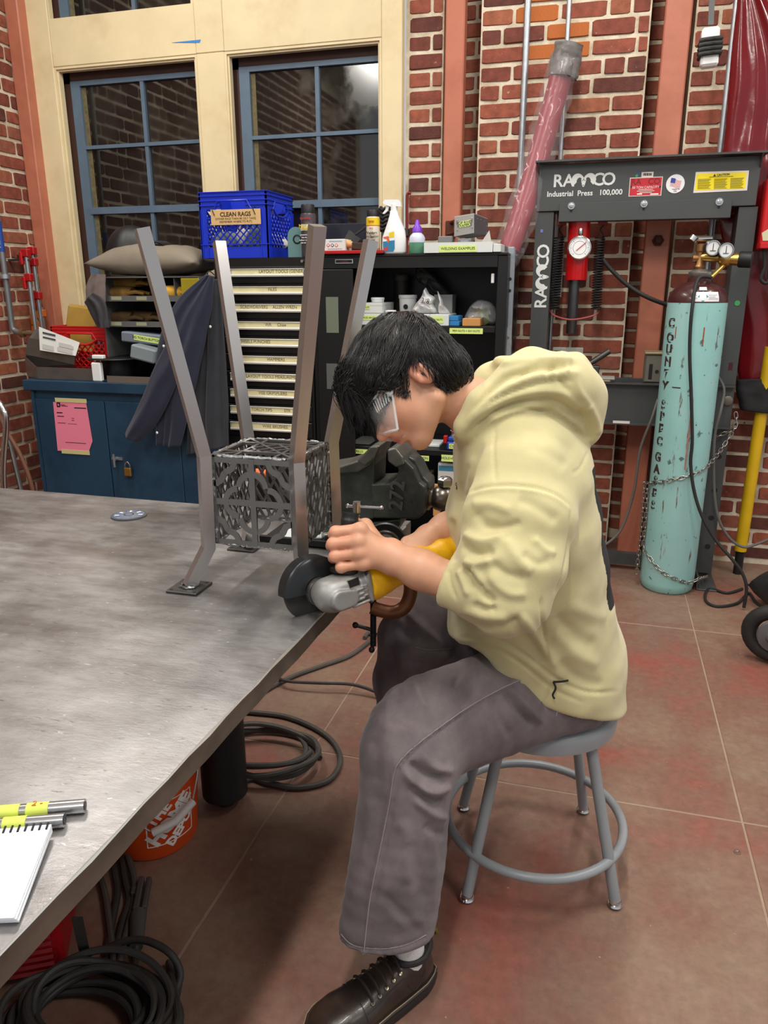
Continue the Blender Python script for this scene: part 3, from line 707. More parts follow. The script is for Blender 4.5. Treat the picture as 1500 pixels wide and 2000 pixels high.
# red crate on the blue cabinet
ry = 3.62
qx0, qx1, qz0, qz1 = rect(102, 637, 211, 700, ry); qx1 = rx0 - .004; qz0 = bZ + .001
crate('milk_crate', 'red plastic crate standing on the blue cabinet', qx0, qx1, ry, ry + .26, qz0, qz1, m_cred)
p = P(152, 620, Y=ry + .12)
tag(MB().obox((p[0], ry + .14, qz1 - .02), (.098, 0, -.012), (0, .012, 0.004), (.02, .02, .12), .008).build('seat_pad', mat('tan_vinyl', (176, 140, 62), .6, var=.15)), 'tan padded square board standing in the red crate', 'pad')
tag(drape([(165, 590), (175, 610), (190, 640)], [(182, 572), (205, 590), (214, 640)], RY - .06, .01, 1, .006, .006, 10, 10, 3).build('rubber_sheet', mat('dark_rubber_sheet', (52, 50, 54), .5, bump=.2, bscale=40)), 'dark rubber sheet propped between red crate and rack', 'sheet')
tag(drape([(178, 535), (168, 560), (168, 590)], [(206, 536), (206, 560), (206, 606)], RY - .035, .02, 1, .006, .008, 12, 12, 5).build('leather_apron', mat('grey_leather', (112, 98, 94), .75, bump=.3, bscale=40)), 'grey leather piece hanging on the left of the pigeonhole rack', 'leather')

# bent sheet-metal trays with a printed sheet
m_sheet = mat('sheet_steel', (128, 124, 120), .38, .75, var=.2, vscale=10)
def plate(mb, pts, th=.003):
 pts = [np.asarray(p) for p in pts]; n = np.cross(pts[1] - pts[0], pts[2] - pts[0]); n = n / np.linalg.norm(n) * th
 k = len(pts); mb.add(pts + [p + n for p in pts], [tuple(range(k))[::-1], tuple(range(k, 2 * k))] + [(i, (i + 1) % k, k + (i + 1) % k, k + i) for i in range(k)]); return mb
t1 = thing('sheet_metal_tray', 'bent sheet metal tray at the front left of the blue cabinet top', 'tray')
Yf = BY + .03
za = bZ + .002
xa, xb = P(74, 735, Y=Yf)[0], P(183, 735, Y=Yf)[0]; zf = P(120, 718, Y=Yf)[2]
plate(MB(), [(xa, Yf, za), (xb, Yf, za), (xb, Yf, zf), (xa, Yf, zf)]).build('front_flange', m_sheet, t1)
xl = P(52, 700, Y=Yf + .12)[0]
plate(MB(), [(xa, Yf, za), (xa, Yf, zf), (xl, Yf + .11, zf + .045), (xl, Yf + .11, za)]).build('side_flange', m_sheet, t1)
plate(MB(), [(xa, Yf, za), (xb, Yf, za), (xb, Yf + .09, za), (xl, Yf + .11, za)]).build('tray_floor', m_sheet, t1)
t2 = thing('sheet_metal_tray', 'bent sheet metal tray tilted up behind another with a printed sheet', 'tray')
a_, b_, c_, d_ = P(50, 692, Y=Yf + .1), P(145, 712, Y=Yf + .06), P(150, 678, Y=Yf + .06), P(56, 660, Y=Yf + .1)
plate(MB(), [a_, b_, c_, d_]).build('front_flange', m_sheet, t2)
e_, f_ = P(68, 642, Y=Yf + .125), P(152, 672, Y=Yf + .115)
plate(MB(), [c_ + YA * .004, d_ + YA * .004, e_ + YA * .01, f_ + YA * .01]).build('back_flange', m_sheet, t2)
plate(MB(), [a_, b_, P(143, 722, Y=Yf + .12), P(52, 715, Y=Yf + .14)]).build('lower_flange', m_sheet, t2)
ps = tag(plate(MB(), [P(78, 684, Y=Yf + .055), P(148, 695, Y=Yf + .035), P(156, 669, Y=Yf + .05), P(76, 638, Y=Yf + .08)], .0008).build('printed_sheet', paper), 'printed white paper sheet lying in the tilted metal tray', 'paper')
A, B, D_ = P(78, 684, Y=Yf + .053), P(148, 695, Y=Yf + .033), P(76, 638, Y=Yf + .078)
ex_, ey_ = (B - A), (D_ - A); nn_ = np.cross(ex_, ey_); nn_ = nn_ / np.linalg.norm(nn_) * .0008
mb = MB(); mg = MB()
for (u0, v0, u1, v1, dk) in ((.1, .74, .46, .82, 1), (.1, .56, .46, .63, 1), (.55, .5, .9, .53, 0), (.55, .36, .95, .5, 0), (.5, .15, .92, .32, 0), (.08, .1, .4, .3, 0)):
 (mb if dk else mg).add([A + ex_ * u + ey_ * v + nn_ * 1.3 for u, v in ((u0, v0 - .12 * u0), (u1, v0 - .12 * u1), (u1, v1 - .12 * u1), (u0, v1 - .12 * u0))], [(0, 1, 2, 3)])
mb.build('print_block', mat('dark_print', (70, 72, 76), .7), ps); mg.build('print_block', mat('pale_print', (196, 196, 194), .7), ps)

# wire spool, white tub, grey case, clear box and small tools
sp = P(235, 740, Y=BY + .16); spz = bZ + .001
s_ = thing('wire_spool', 'black plastic wire spool lying flat on the blue cabinet', 'spool')
MB().lathe((sp[0], BY + .16, spz), ZA, [(.14, 0), (.145, .004), (.14, .008)], 32).build('flange', black_plastic, s_)
MB().lathe((sp[0], BY + .16, spz + .008), ZA, [(.085, 0), (.09, .01), (.09, .09), (.085, .1)], 28).build('wound_wire', mat('dark_wire', (30, 30, 32), .45, .3), s_)
MB().lathe((sp[0], BY + .16, spz + .108), ZA, [(.158, 0), (.162, .004), (.158, .008), (.02, .008)], 36).build('flange', black_plastic, s_)
wp = P(196, 722, Y=BY + .04)
t = thing('white_tub', 'white plastic tub half hidden by the wire spool', 'tub')
MB().box(wp[0] - .028, wp[0] + .028, BY + .001, BY + .03, bZ + .001, bZ + .1, .006).build('body', white_plastic, t)
MB().box(wp[0] - .018, wp[0] + .05, BY + .002, BY + .03, bZ + .118, bZ + .138, .004).build('lid', white_plastic, t)
gx0, gx1, gz0, gz1 = rect(234, 650, 330, 672, RY - .05)
g = thing('grey_case', 'grey flat plastic case with green tape in the rack', 'case')
MB().obox(((gx0 + gx1) / 2, RY + .08, (gz0 + gz1) / 2 - .004), ((gx1 - gx0) / 2, 0, -.012), (0, .12, 0), (.002, 0, .026), .006).build('body', mat('blue_grey_plastic', (112, 122, 134), .5), g)
lb = MB().obox(((gx0 + gx1) / 2 + .01, RY - .041, (gz0 + gz1) / 2 - .004), (.076, 0, -.0098), (0, .0008, 0), (.001, 0, .014)).build('label', green_tape, g)
text('TIG TORCH BUTTONS', ((gx0 + gx1) / 2 + .01, RY - .042, (gz0 + gz1) / 2 - .004), (1, 0, -.13), ZA, .017, ink, g)
m_clear = mat('clear_plastic', (215, 225, 228), .12, trans=.85, alpha=.45)
cx_ = P(288, 690, Y=RY - .06)
tag(MB().obox((cx_[0], RY - .06, cx_[2]), (.07, 0, -.015), (0, .05, 0), (.008, 0, .035), .008).build('clear_box', mat('cloudy_plastic', (150, 160, 166), .25, alpha=.75)), 'clear plastic parts box leaning behind the wire spool', 'box')
tz = P(283, 735, Y=BY + .1)
t = thing('brass_torch', 'small brass torch tip tool lying behind the wire spool', 'torch tip')
MB().tube([(tz[0] - .05, BY + .36, bZ + .13), (tz[0] - .01, BY + .33, bZ + .15), (tz[0] + .04, BY + .33, bZ + .12)], .012, 10).build('barrel', brass, t)
MB().cyl((tz[0] - .06, BY + .36, bZ + .02), (tz[0] - .048, BY + .36, bZ + .13), .014, 10).build('handle', black_rubber, t)
lx0, lx1, lz0, lz1 = rect(210, 735, 300, 749, BY - .012)
t = thing('angle_strip', 'bright angle strip lying along the front of the cabinet top', 'metal strip')
MB().box(lx0, lx1, BY - .016, BY - .0135, bZ + .0008, bZ + .036).box(lx0, lx1, BY - .0135, BY + .01, bZ + .0008, bZ + .003).build('angle', mat('bright_strip', (168, 166, 160), .3, .85), t)

# ---------- overalls hanging on the tool chest
m_navy = mat('navy_cotton', (34, 38, 58), .9, var=.15, vscale=10, bump=.25, bscale=240, sheen=.2)
m_blk = mat('charcoal_cotton', (44, 46, 52), .9, var=.15, vscale=10, bump=.25, bscale=240, sheen=.2)
JY = 3.40
j2 = thing('work_coat', 'charcoal work coat hanging right of the navy jacket', 'coat')
weld(drape([(396, 545), (374, 640), (368, 760), (364, 888)], [(428, 545), (436, 640), (444, 760), (446, 872)], JY + .02, .012, 2.2, .011, .02, 30, 40, 4).build('cloth', m_blk, j2))
j1 = thing('work_jacket', 'navy work jacket with white snaps hanging beside the tool chest', 'jacket')
weld(drape([(402, 536), (352, 580), (318, 640), (304, 720), (306, 868)], [(418, 540), (412, 600), (398, 680), (380, 760), (352, 872)], JY - .035, .03, 1.5, .010, .012, 34, 44, 2).build('body', m_navy, j1))
weld(drape([(335, 650), (304, 712), (274, 784), (246, 846)], [(360, 700), (336, 770), (304, 830), (272, 862)], JY - .085, .04, .8, .007, .012, 20, 34, 6).build('sleeve', m_navy, j1))
for x, y in ((320, 676), (311, 733), (308, 790), (307, 845)):
 c = P(x, y, Y=JY - .085); MB().lathe(c, -YA, [(.006, 0), (.007, .002), (.005, .004), (0, .0045)], 10).build('snap', white_plastic, j1)
for x, y in ((411, 638),):
 c = P(x, y, Y=JY - .02); MB().lathe(c, -YA, [(.006, 0), (.007, .002), (.005, .004), (0, .0045)], 10).build('snap', white_plastic, j2)
MB().tube(spline([P(398, 545, Y=JY + .05), P(408, 530, Y=JY + .06), P(420, 538, Y=JY + .1)], 6), .003, 6).build('hanging_loop', m_blk, j1)

# ---------- left wall: air pipe, bar clamps, handrail tubes
t = thing('air_pipe', 'grey air pipe with an elbow and blue label on the left wall', 'pipe')
ax = XL + .05
a0, a1, a2 = P(2, 440, X=ax), P(24, 640, X=ax), P(36, 661, X=ax)
ay = a1[1]
MB().tube(spline([(ax, ay, 4.2), (ax, ay, a1[2] + .25), (ax, ay, a1[2] + .03), (ax + .012, ay, a1[2] - .015), (ax + .06, ay, a1[2] - .03)], 6), .017, 12).build('tube', mat('old_galvanised', (132, 134, 136), .45, .7, var=.2), t)
MB().cyl((ax + .055, ay, a1[2] - .03), (ax + .075, ay, a1[2] - .03), .024, 12).cyl((ax + .07, ay, a1[2] - .03), (ax + .16, ay, a1[2] - .03), .013, 10).build('fitting', mat('worn_brass', (140, 116, 90), .45, .7), t)
c0 = P(8, 540, X=ax)[2]
MB().lathe((ax, ay, c0), ZA, [(.030, -.012), (.030, .012)], 14).build('clip', galv, t)
lz = P(6, 470, X=ax)[2]
MB().lathe((ax, ay, lz - .06), ZA, [(.0182, 0), (.0182, .16)], 16).build('label_band', mat('blue_label', (28, 70, 150), .5), t)
text('MED AIR', (ax + .004, ay - .0182, lz + .02), ZA, -XA, .032, white_ink, t)
def bar_clamp(px, py0, py1, heads, label, m_h, yy):
 t = thing('bar_clamp', label, 'clamp'); x = XL + .085
 p0, p1 = P(px, py0, Y=yy), P(px, py1, Y=yy); x = p0[0]
 MB().cyl((x, yy, p1[2]), (x, yy, p0[2]), .012, 12).build('bar', galv, t)
 MB().box(XL + .001, x - .010, yy - .006, yy + .006, p0[2] - .055, p0[2] - .043).tube([(x - .02, yy, p0[2] - .05), (x - .012, yy + .016, p0[2] - .05), (x + .016, yy + .016, p0[2] - .05), (x + .018, yy - .01, p0[2] - .05)], .004, 6).build('wall_hook', dark_steel, t)
 for y in heads:
  z = P(px, y, Y=yy)[2]
  MB().obox((x, yy, z), (.022, 0, 0), (0, .018, 0), (0, 0, .022), .005).obox((x - .025, yy - .01, z - .03), (.01, 0, 0), (0, .012, 0), (0, 0, .035), .004).build('jaw', m_h, t)
 return t
m_or = mat('orange_paint', (206, 104, 34), .4)
bar_clamp(50, 490, 660, (494, 542), 'red jawed bar clamp hanging left of the corner column, nearer the pipe', red_paint, 3.86)
bar_clamp(62, 482, 660, (490, 512, 577), 'red jawed bar clamp hanging closest to the corner column', red_paint, 3.93)
bar_clamp(71, 610, 668, (615, 634), 'orange jawed bar clamp low beside the corner column', m_or, 3.98)
bar_clamp(80, 600, 662, (612,), 'short orange jawed clamp behind the others by the column', m_or, 4.03)
p = P(46, 760, Y=3.98)
tag(MB().cyl((p[0], 3.98, 0), (p[0], 3.98, P(46, 668, Y=3.98)[2]), .014, 10).build('drop_pipe', galv), 'grey vertical pipe between brick wall and blue cabinet', 'pipe')
# chrome cart handle at the left edge
hy = 2.7
t = thing('tube_hoop', 'bright bent steel tube hoop at the left edge', 'tube')
pts = [P(-40, 770, Y=hy), P(-10, 780, Y=hy), P(6, 800, Y=hy), P(12, 830, Y=hy), P(8, 960, Y=hy)]
pts.append(np.array([pts[-1][0], hy, .02]))
MB().tube(spline(pts, 8), .013, 12).build('tube', chrome, t)
MB().box(pts[-1][0] - .2, pts[-1][0] + .03, hy - .02, hy + .3, .02, .05, .005).build('foot', dark_steel, t)
hs_ = thing('air_hose', 'brown rubber hose hanging at the left of the blue cabinet', 'hose')
q0 = P(-5, 790, Y=3.0); 
MB().tube(spline([P(-10, 790, Y=3.1), P(12, 840, Y=3.1), P(40, 890, Y=3.1), P(62, 950, Y=3.1), np.array([P(70, 990, Y=3.1)[0], 3.1, .25]), np.array([P(66, 990, Y=3.1)[0], 3.1, .02])], 8), .011, 10).build('tube', mat('brown_hose', (104, 68, 48), .6), hs_)
t = thing('steel_rod', 'dark steel rod leaning at the left of the blue cabinet', 'rod')
pa, pb = P(16, 850, Y=3.3), P(42, 960, Y=3.2); d = pb - pa; k = (pb[2] - .01) / -d[2]
MB().cyl(pa, pb + d * k, .012, 8).build('bar', dark_steel, t)

# ================================================================== BLACK OPEN CABINET
KY = 3.62
m_kb = mat('black_cabinet_enamel', (17, 17, 18), .4, var=.15)
ka0, ka1, _, kz1 = rect(606, 500, 988, 690, KY)
ka0 = tx1 + .004; kz1 = P(860, 500, Y=KY)[2]
kc = thing('open_cabinet', 'tall open black steel cabinet of labelled shelves behind the person', 'cabinet')
MB().box(ka0, ka0 + .02, KY, KY + .46, .0, kz1).build('side_wall', m_kb, kc)
MB().box(ka1 - .045, ka1, KY, KY + .46, .0, kz1, .003).build('side_wall', m_kb, kc)
MB().box(ka0 + .02, ka1 - .045, KY + .45, KY + .46, 0, kz1).build('back', m_kb, kc)
MB().box(ka0 - .0, ka1, KY - .004, KY + .46, kz1, kz1 + .012, .003).box(ka0 + .02, ka1 - .045, KY, KY + .02, kz1 - .05, kz1).build('top', m_kb, kc)
MB().box(ka0 + .02, ka1 - .045, KY, KY + .45, 0.04, .09).build('base', m_kb, kc)
KS = []
for yy in (637, 880, 965):
 z = P(860, yy, Y=KY + .01)[2]; KS.append(z)
 MB().box(ka0 + .021, ka1 - .046, KY + .012, KY + .44, z - .028, z, .002).build('shelf', m_kb, kc)
MB().box(P(958, 540, Y=KY)[0], P(964, 540, Y=KY)[0], KY + .02, KY + .03, P(960, 553, Y=KY)[2], P(960, 534, Y=KY)[2], .002).build('catch', white_plastic, kc)
for x0, y0, x1, y1, w in ((878, 641, 943, 652, 'PEM NUTS + RIV NUTS'), (722, 641, 760, 650, ''), (818, 890, 838, 900, 'IRON'), (862, 889, 905, 902, 'HOLE+PUNCH'), (680, 877, 720, 886, 'DRILLS')):
 label_on(x0, y0, x1, y1, KY + .011, [w] if w else [], kc, size=.55)
# swung-open left door with pale papers behind the sculpture
dz0, dz1 = .1, kz1 - .06; dxx = P(636, 600, Y=KY - .03)[0]
dd = MB().box(ka0 + .025, P(690, 600, Y=KY - .02)[0], KY - .024, KY - .008, .1, kz1 - .055, .003).build('door', m_kb, kc)
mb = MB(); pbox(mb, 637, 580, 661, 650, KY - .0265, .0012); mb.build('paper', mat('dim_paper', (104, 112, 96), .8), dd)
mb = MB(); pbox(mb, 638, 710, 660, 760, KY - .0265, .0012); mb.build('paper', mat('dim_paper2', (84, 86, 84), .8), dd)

m_wb = mat('white_carton', (206, 210, 208), .7, var=.04); m_tape2 = green_tape
def carton(x0, y0, x1, y1, Y, dep, label, cat='box', words=None, lab=None, m=None, zl=None, name='carton', lid=True, group=None):
 t = thing(name, label, cat, group); a, b, c, d = rect(x0, y0, x1, y1, Y); c = c if zl is None else zl
 MB().box(a, b, Y, Y + dep, c, d, .002).build('body', m or m_wb, t)
 if lid: MB().box(a - .001, b + .001, Y - .001, Y + dep, d - .012, d + .0015, .001).build('lid', m or m_wb, t)
 if words is not None: label_on(*lab, Y - .0005, words, t, size=.62)
 return t
def tub(x, y0, y1, wpx, Y, label, cat='jar', m_body=None, m_lid=None, lid_h=.25, taper=1.0, zl=None, name='jar'):
 t = thing(name, label, cat); c = P(x, (y0 + y1) / 2, Y=Y); r = wpx / 2 * (P(x + 1, y0, Y=Y)[0] - P(x, y0, Y=Y)[0])
 z0 = P(x, y1, Y=Y)[2] if zl is None else zl; z1 = P(x, y0, Y=Y)[2]; h = z1 - z0
 MB().lathe((c[0], Y + r, z0), ZA, [(r * .9 * taper, 0), (r * .93 * taper, .004), (r * .93, h * (1 - lid_h)), (r * .85, h * (1 - lid_h) + .002)], 22).build('body', m_body or white_plastic, t)
 MB().lathe((c[0], Y + r, z0 + h * (1 - lid_h)), ZA, [(r * .97, 0), (r, .002), (r, h * lid_h - .003), (r * .94, h * lid_h), (0, h * lid_h)], 22).build('lid', m_lid or white_plastic, t)
 return t
z1s, z2s, z3s = (z + .001 for z in KS); K1 = KY + .03
lowb = carton(705, 613, 743, 637, K1, .22, 'white carton labelled acid brushes at the left of the upper cabinet shelf', words=['ACID BRUSHES'], lab=(707, 616, 741, 625), zl=z1s)
zc = P(724, 613, Y=K1)[2] + .003
carton(706, 592, 746, 613, K1, .22, 'white carton labelled flux on top of the acid brushes carton', words=['FLUX'], lab=(708, 596, 722, 604), zl=zc)
zc2 = P(724, 592, Y=K1)[2] + .003
tub(734, 581, 591.5, 26, K1 + .05, 'white jar lid on the flux carton', 'jar', zl=zc2, lid_h=.5)
carton(744, 617, 772, 637, K1 - .005, .15, 'small plain white carton between acid brushes and red lidded jar', zl=z1s, lid=False)
zc3 = P(758, 617, Y=K1)[2] + .001
tub(760, 606, 616.5, 22, K1 + .02, 'small white lidded tub on the plain carton', 'jar', zl=zc3, lid_h=.4)
bk = tub(792, 576, 636, 36, K1 + .13, 'white plastic bucket with a round black logo on the cabinet shelf', 'bucket', zl=z1s, lid_h=.12, taper=.88, name='bucket')
bc_ = P(792, 599, Y=K1 + .128); rr = .5 * 36 * .0024
MB().lathe((bc_[0], K1 + .1305, bc_[2]), -YA, [(.012, 0), (.012, .0015), (0, .0015)], 16).build('logo', ink, bk)
rj = tub(788, 609, 637, 24, K1 - .01, 'black jar with a red lid on the cabinet shelf', 'jar', mat('dark_glass', (34, 26, 24), .2), red_paint, .3, zl=z1s)
label_on(778, 618, 799, 622, K1 - .009, ['FLUX'], rj, m=mat('label_red', (190, 60, 50), .6), fm=white_ink, size=.8)
carton(808, 614, 838, 637, K1 - .012, .2, 'open white carton left of the pem nuts carton', zl=z1s, lid=False)
carton(838.5, 614, 876, 637, K1 - .012, .2, 'white carton labelled pem nuts on the cabinet shelf', words=['PEM NUTS'], lab=(841, 618, 866, 631), zl=z1s, lid=False)
carton(848, 576, 883, 637, K1 + .21, .1, 'tall pale grey carton standing behind the pem nuts carton', m=mat('grey_carton', (170, 172, 172), .7), zl=z1s)
for i, (a, b) in enumerate(((617, 626.5), (627, 637))):
 zl_ = z1s if i else P(887, 627, Y=K1)[2] + .001
 carton(878, a, 897 - (0 if i else 2), b, K1, .12, 'small blue carton, %s of two right of the pem nuts' % ('lower' if i else 'upper'), m=mat('blue_carton', (38, 120, 180), .6), zl=zl_, lid=False)
carton(903, 622, 938, 637, K1 - .012, .1, 'small brown carton in front of the bag of fittings', m=mat('brown_carton', (190, 136, 78), .8), zl=z1s, lid=False)
def bag(pts, Y, dep, label, m, seed, name='plastic_bag', n=18, cat='bag', zl=None):
 """crumpled bag: outline in the photo, rounded and creased in depth"""
 r = random.Random(seed); pts = np.array([[P(x, y, Y=Y)[0], P(x, y, Y=Y)[2]] for x, y in pts]); c = pts.mean(0)
 if zl is not None: pts[:, 1] = np.maximum(pts[:, 1], zl)
 out = spline([np.array([p[0], p[1], 0]) for p in pts], 4, True); k = len(out); mb = MB()
 for side in (-1, 1):
  g = []
  for i in range(8):
   s = 1 - i / 7.0; row = []
   for q in out + [out[0]]:
    x, z = c[0] + (q[0] - c[0]) * s, c[1] + (q[1] - c[1]) * s
    e = math.sqrt(max(0, 1 - s * s)); nn = mnoise.noise((x * 38 + seed, z * 38, side * 2.0)); nn2 = abs(mnoise.noise((x * 75, z * 75 + seed, side)))
    row.append((x, Y + dep * .5 + side * (dep * .5 * e * (1 + .5 * nn) - nn2 * .012 * e), z))
   g.append(row)
  mb.sheet(g if side < 0 else [q[::-1] for q in g])
 o = tag(mb.build(name, m), label, cat); weld(o)
 for p in o.data.polygons: p.use_smooth = seed % 2 == 0
 return o
m_foil = mat('white_film', (206, 206, 206), .3, spec=.7)
bg = bag([(802, 612), (806, 596), (818, 580), (826, 562), (834, 574), (846, 582), (843, 596), (850, 606), (846, 614)], K1 + .0, .1, 'crumpled white plastic bag marked 3/8 sticking up from the open carton', m_foil, 3)
p = P(829, 588, Y=K1 - .03); text('3/8', (p[0], K1 - .012, p[2]), (1, 0, -.15), ZA, .032, ink, bg)
bag([(856, 614), (854, 598), (857, 584), (852, 568), (860, 584), (864, 600), (874, 608), (874, 614)], K1, .06, 'thin clear bag twisting up out of the pem nuts carton', m_foil, 5)
m_film = mat('clear_film', (198, 200, 200), .15, alpha=.5, spec=.8)
bag([(903, 632), (908, 606), (925, 588), (945, 588), (962, 600), (962, 634)], K1 + .06, .16, 'clear plastic bag of fittings behind the brown carton', m_film, 8, zl=z1s)
for i, (x, y, c) in enumerate(((942, 612, (130, 150, 70)), (930, 620, (160, 120, 90)), (948, 624, (176, 184, 120)))):
 p = P(x, y, Y=K1 + .12)
 tag(MB().obox((p[0], K1 + .13, p[2]), (.018, 0, .01), (0, .015, 0), (-.008, 0, .022), .004).build('fitting_packet', mat('packet%d' % i, c, .6)), ('green packet in the clear bag of fittings', 'brown packet in the clear bag of fittings', 'pale lime packet in the clear bag of fittings')[i], 'packet')
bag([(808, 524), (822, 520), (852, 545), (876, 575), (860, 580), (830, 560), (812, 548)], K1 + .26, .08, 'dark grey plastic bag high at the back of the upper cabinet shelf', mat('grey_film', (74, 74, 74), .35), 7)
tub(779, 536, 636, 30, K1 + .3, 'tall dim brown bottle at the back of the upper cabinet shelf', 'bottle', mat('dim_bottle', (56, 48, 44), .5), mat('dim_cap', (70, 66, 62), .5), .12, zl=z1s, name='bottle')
# second shelf: blue tool case, white boxes
t = thing('tool_case', 'blue plastic tool case with a cone tape label under the hood', 'case')
a, b, c, d = rect(872, 856, 908, 890, K1 - .01)
MB().box(a, b, K1 - .01, K1 + .1, z2s, d - .02, .006).build('body', mat('blue_case', (28, 62, 150), .4), t)
MB().box(a + .004, b - .004, K1 - .006, K1 + .09, d - .02, d + .004, .006).build('lid', mat('blue_case', (28, 62, 150), .4), t)
MB().box(a - .02, a, K1 + .0, K1 + .03, z2s + .03, z2s + .07, .004).build('latch', red_paint, t)
MB().lathe(((a + b) / 2 - .02, K1 + .04, d + .004), ZA, [(.018, 0), (.014, .018), (.02, .03), (0, .034)], 14).build('knob', chrome, t)
label_on(877, 867, 906, 877, K1 - .0105, ['CONE F'], t, size=.7)
carton(826, 868, 858, 882, K1 + .05, .14, 'white carton behind the chin on the second cabinet shelf', zl=z2s, lid=False)
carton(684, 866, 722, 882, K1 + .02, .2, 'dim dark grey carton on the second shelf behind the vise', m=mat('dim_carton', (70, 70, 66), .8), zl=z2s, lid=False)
t = carton(855, 905, 893, 962, K1 + .02, .14, 'white carton with a blue band under the second shelf', zl=z3s, lid=False)
label_on(857, 910, 892, 920, K1 + .0195, [''], t, m=mat('teal_band', (60, 130, 160), .6)); label_on(868, 934, 880, 942, K1 + .0195, [''], t, m=mat('label_blue', (50, 110, 180), .6))
carton(846, 948, 900, 1010, K1 - .012, .02, 'brown carton panel low behind the vise handle', m=mat('brown_carton', (190, 136, 78), .8), lid=False)
carton(822, 925, 840, 964, K1 + .05, .1, 'narrow tan carton behind the vise jaw', m=mat('tan_carton', (150, 130, 110), .8), zl=z3s, lid=False)

# ---------- on top of the tool chest and black cabinet
ztop_c = kz1 + .0135
RTY = KY - .02
rt = thing('tool_tray', 'black toolbox lid with a red rim on the cabinet top', 'toolbox')
a, b, c, d = rect(606, 489, 748, 498, RTY); a = tx1 + .003
MB().box(a, b, RTY, RTY + .3, ztop_c, d - .016).build('box', m_kb, rt)
MB().box(a, b, RTY - .006, RTY + .305, d - .016, d, .003).build('rim', red_paint, rt)
zrt = d + .001
bgx = rect(655, 506, 690, 515, KY - .0)
bd = MB().box(bgx[0], bgx[1], KY - .006, KY - .003, bgx[2], bgx[3], .001).build('badge', chrome, kc)
MB().box(bgx[0] + .004, bgx[1] - .004, KY - .0068, KY - .006, bgx[2] + .004, bgx[3] - .004).build('badge_field', m_kb, bd)
text('Tools', ((bgx[0] + bgx[1]) / 2, KY - .0068, (bgx[2] + bgx[3]) / 2), XA, ZA, .018, mat('dull_red', (120, 40, 36), .6), bd)
# teal tape dispenser
tdp = P(576, 470, Y=KY + .06); t = thing('tape_dispenser', 'rounded teal plastic case right of the blue crate', 'dispenser')
a, b, c, d = rect(562, 443, 593, 500, KY + .04); tcz = tz1 + .001
mb = MB(); hw_ = (b - a) / 2; xc = (a + b) / 2
prof = [(-hw_, tcz)] + [(-hw_ * math.cos(q), d - hw_ + hw_ * math.sin(q)) for q in [PI * i / 14 for i in range(15)]] + [(hw_, tcz)]
mb.prism([(x + xc, z) for x, z in prof], (0, KY + .04, 0), XA, ZA, YA * .08); mb.build('shell', mat('teal_plastic', (98, 134, 134), .35), t)
MB().lathe((xc + .008, KY + .04, (c + d) / 2 + .01), -YA, [(.022, -.005), (.022, .002), (.016, .003), (.014, -.004)], 18).build('socket', black_plastic, t)
def can(x, y0, y1, wpx, Y, zl, label, bands, cap, name='spray_can', cap_r=.9, words=()):
 t = thing(name, label, 'spray can'); c = P(x, (y0 + y1) / 2, Y=Y); r = wpx / 2 * (P(x + 1, y0, Y=Y)[0] - P(x, y0, Y=Y)[0]); z1 = P(x, y0, Y=Y)[2]; h = z1 - zl; yc = Y + r
 MB().lathe((c[0], yc, zl), ZA, [(r * .96, 0), (r, .006), (r, h * .80), (r * .9, h * .83)], 24).build('can', mat(name + label[:9], bands[0], .35), t)
 for f0, f1, col in bands[1]:
  MB().lathe((c[0], yc, zl + h * f0), ZA, [(r * 1.004, 0), (r * 1.004, h * (f1 - f0))], 24).build('label_band', mat('band_%d_%d_%d' % col, col, .45), t)
 MB().lathe((c[0], yc, zl + h * .83), ZA, [(r * cap_r, 0), (r * cap_r, h * .15), (r * cap_r * .9, h * .17), (0, h * .17)], 24).build('cap', cap, t)
 for f, w, sz, m in words: text(w, (c[0], Y - r * .006 - .0012, zl + h * f), XA, ZA, sz, m, t, depth=.0025)
 return t
can(597, 398, 497, 28, KY - .0, tz1 + .001, 'dark grey spray can with black cap beside the teal case', ((66, 60, 66), ((.50, .62, (220, 222, 214)), (.66, .8, (78, 70, 76)))), black_plastic,
 words=((.73, 'Sprayway', .014, mat('label_red2', (196, 50, 46), .6)), (.585, 'METAL', .022, mat('label_yellow', (222, 196, 40), .6)), (.53, 'PRIMER', .016, mat('label_yellow', (222, 196, 40), .6)), (.42, 'prevents rust', .010, white_ink), (.37, 'fast drying', .010, white_ink), (.32, 'indoor outdoor', .010, white_ink), (.27, 'net wt 12 oz', .010, white_ink)))
cw2 = can(725, 409, 489, 26, KY + .02, zrt, 'anti spatter spray can with yellow band on the red rim tray', ((206, 196, 178), ((.62, .80, (226, 196, 30)), (.60, .62, (196, 60, 50)), (.0, .05, (150, 140, 130)))), black_plastic,
 words=((.72, 'Spray', .014, mat('label_red2', (196, 50, 46), .6)), (.54, 'W S', .010, mat('label_red2', (196, 50, 46), .6)), (.43, "Welders", .017, ink), (.34, 'Anti-Spatter', .015, ink), (.25, 'Spray', .017, ink)))
# small white carton with hazard diamonds
t = carton(628, 467, 674, 488, KY + .03, .1, 'white carton with hazard diamonds on the red rim tray', zl=zrt, lid=False)
for x, c in ((641, (196, 70, 60)), (649, (60, 60, 90)), (657, (206, 110, 60))):
 p = P(x, 479, Y=KY + .029)
 MB().prism([(-.009, 0), (0, -.009), (.009, 0), (0, .009)], (p[0], KY + .0295, p[2]), XA, ZA, -YA * .001).build('hazard_diamond', mat('dia%d' % c[0], c, .6), t)
 MB().prism([(-.005, 0), (0, -.005), (.005, 0), (0, .005)], (p[0], KY + .0285, p[2]), XA, ZA, -YA * .0006).build('hazard_diamond', white_ink, t)
lines([(643, 471, 668, 2, ), (640, 486, 668, 1.5)], KY + .0298, t, mat('soft_print', (150, 170, 190), .7))
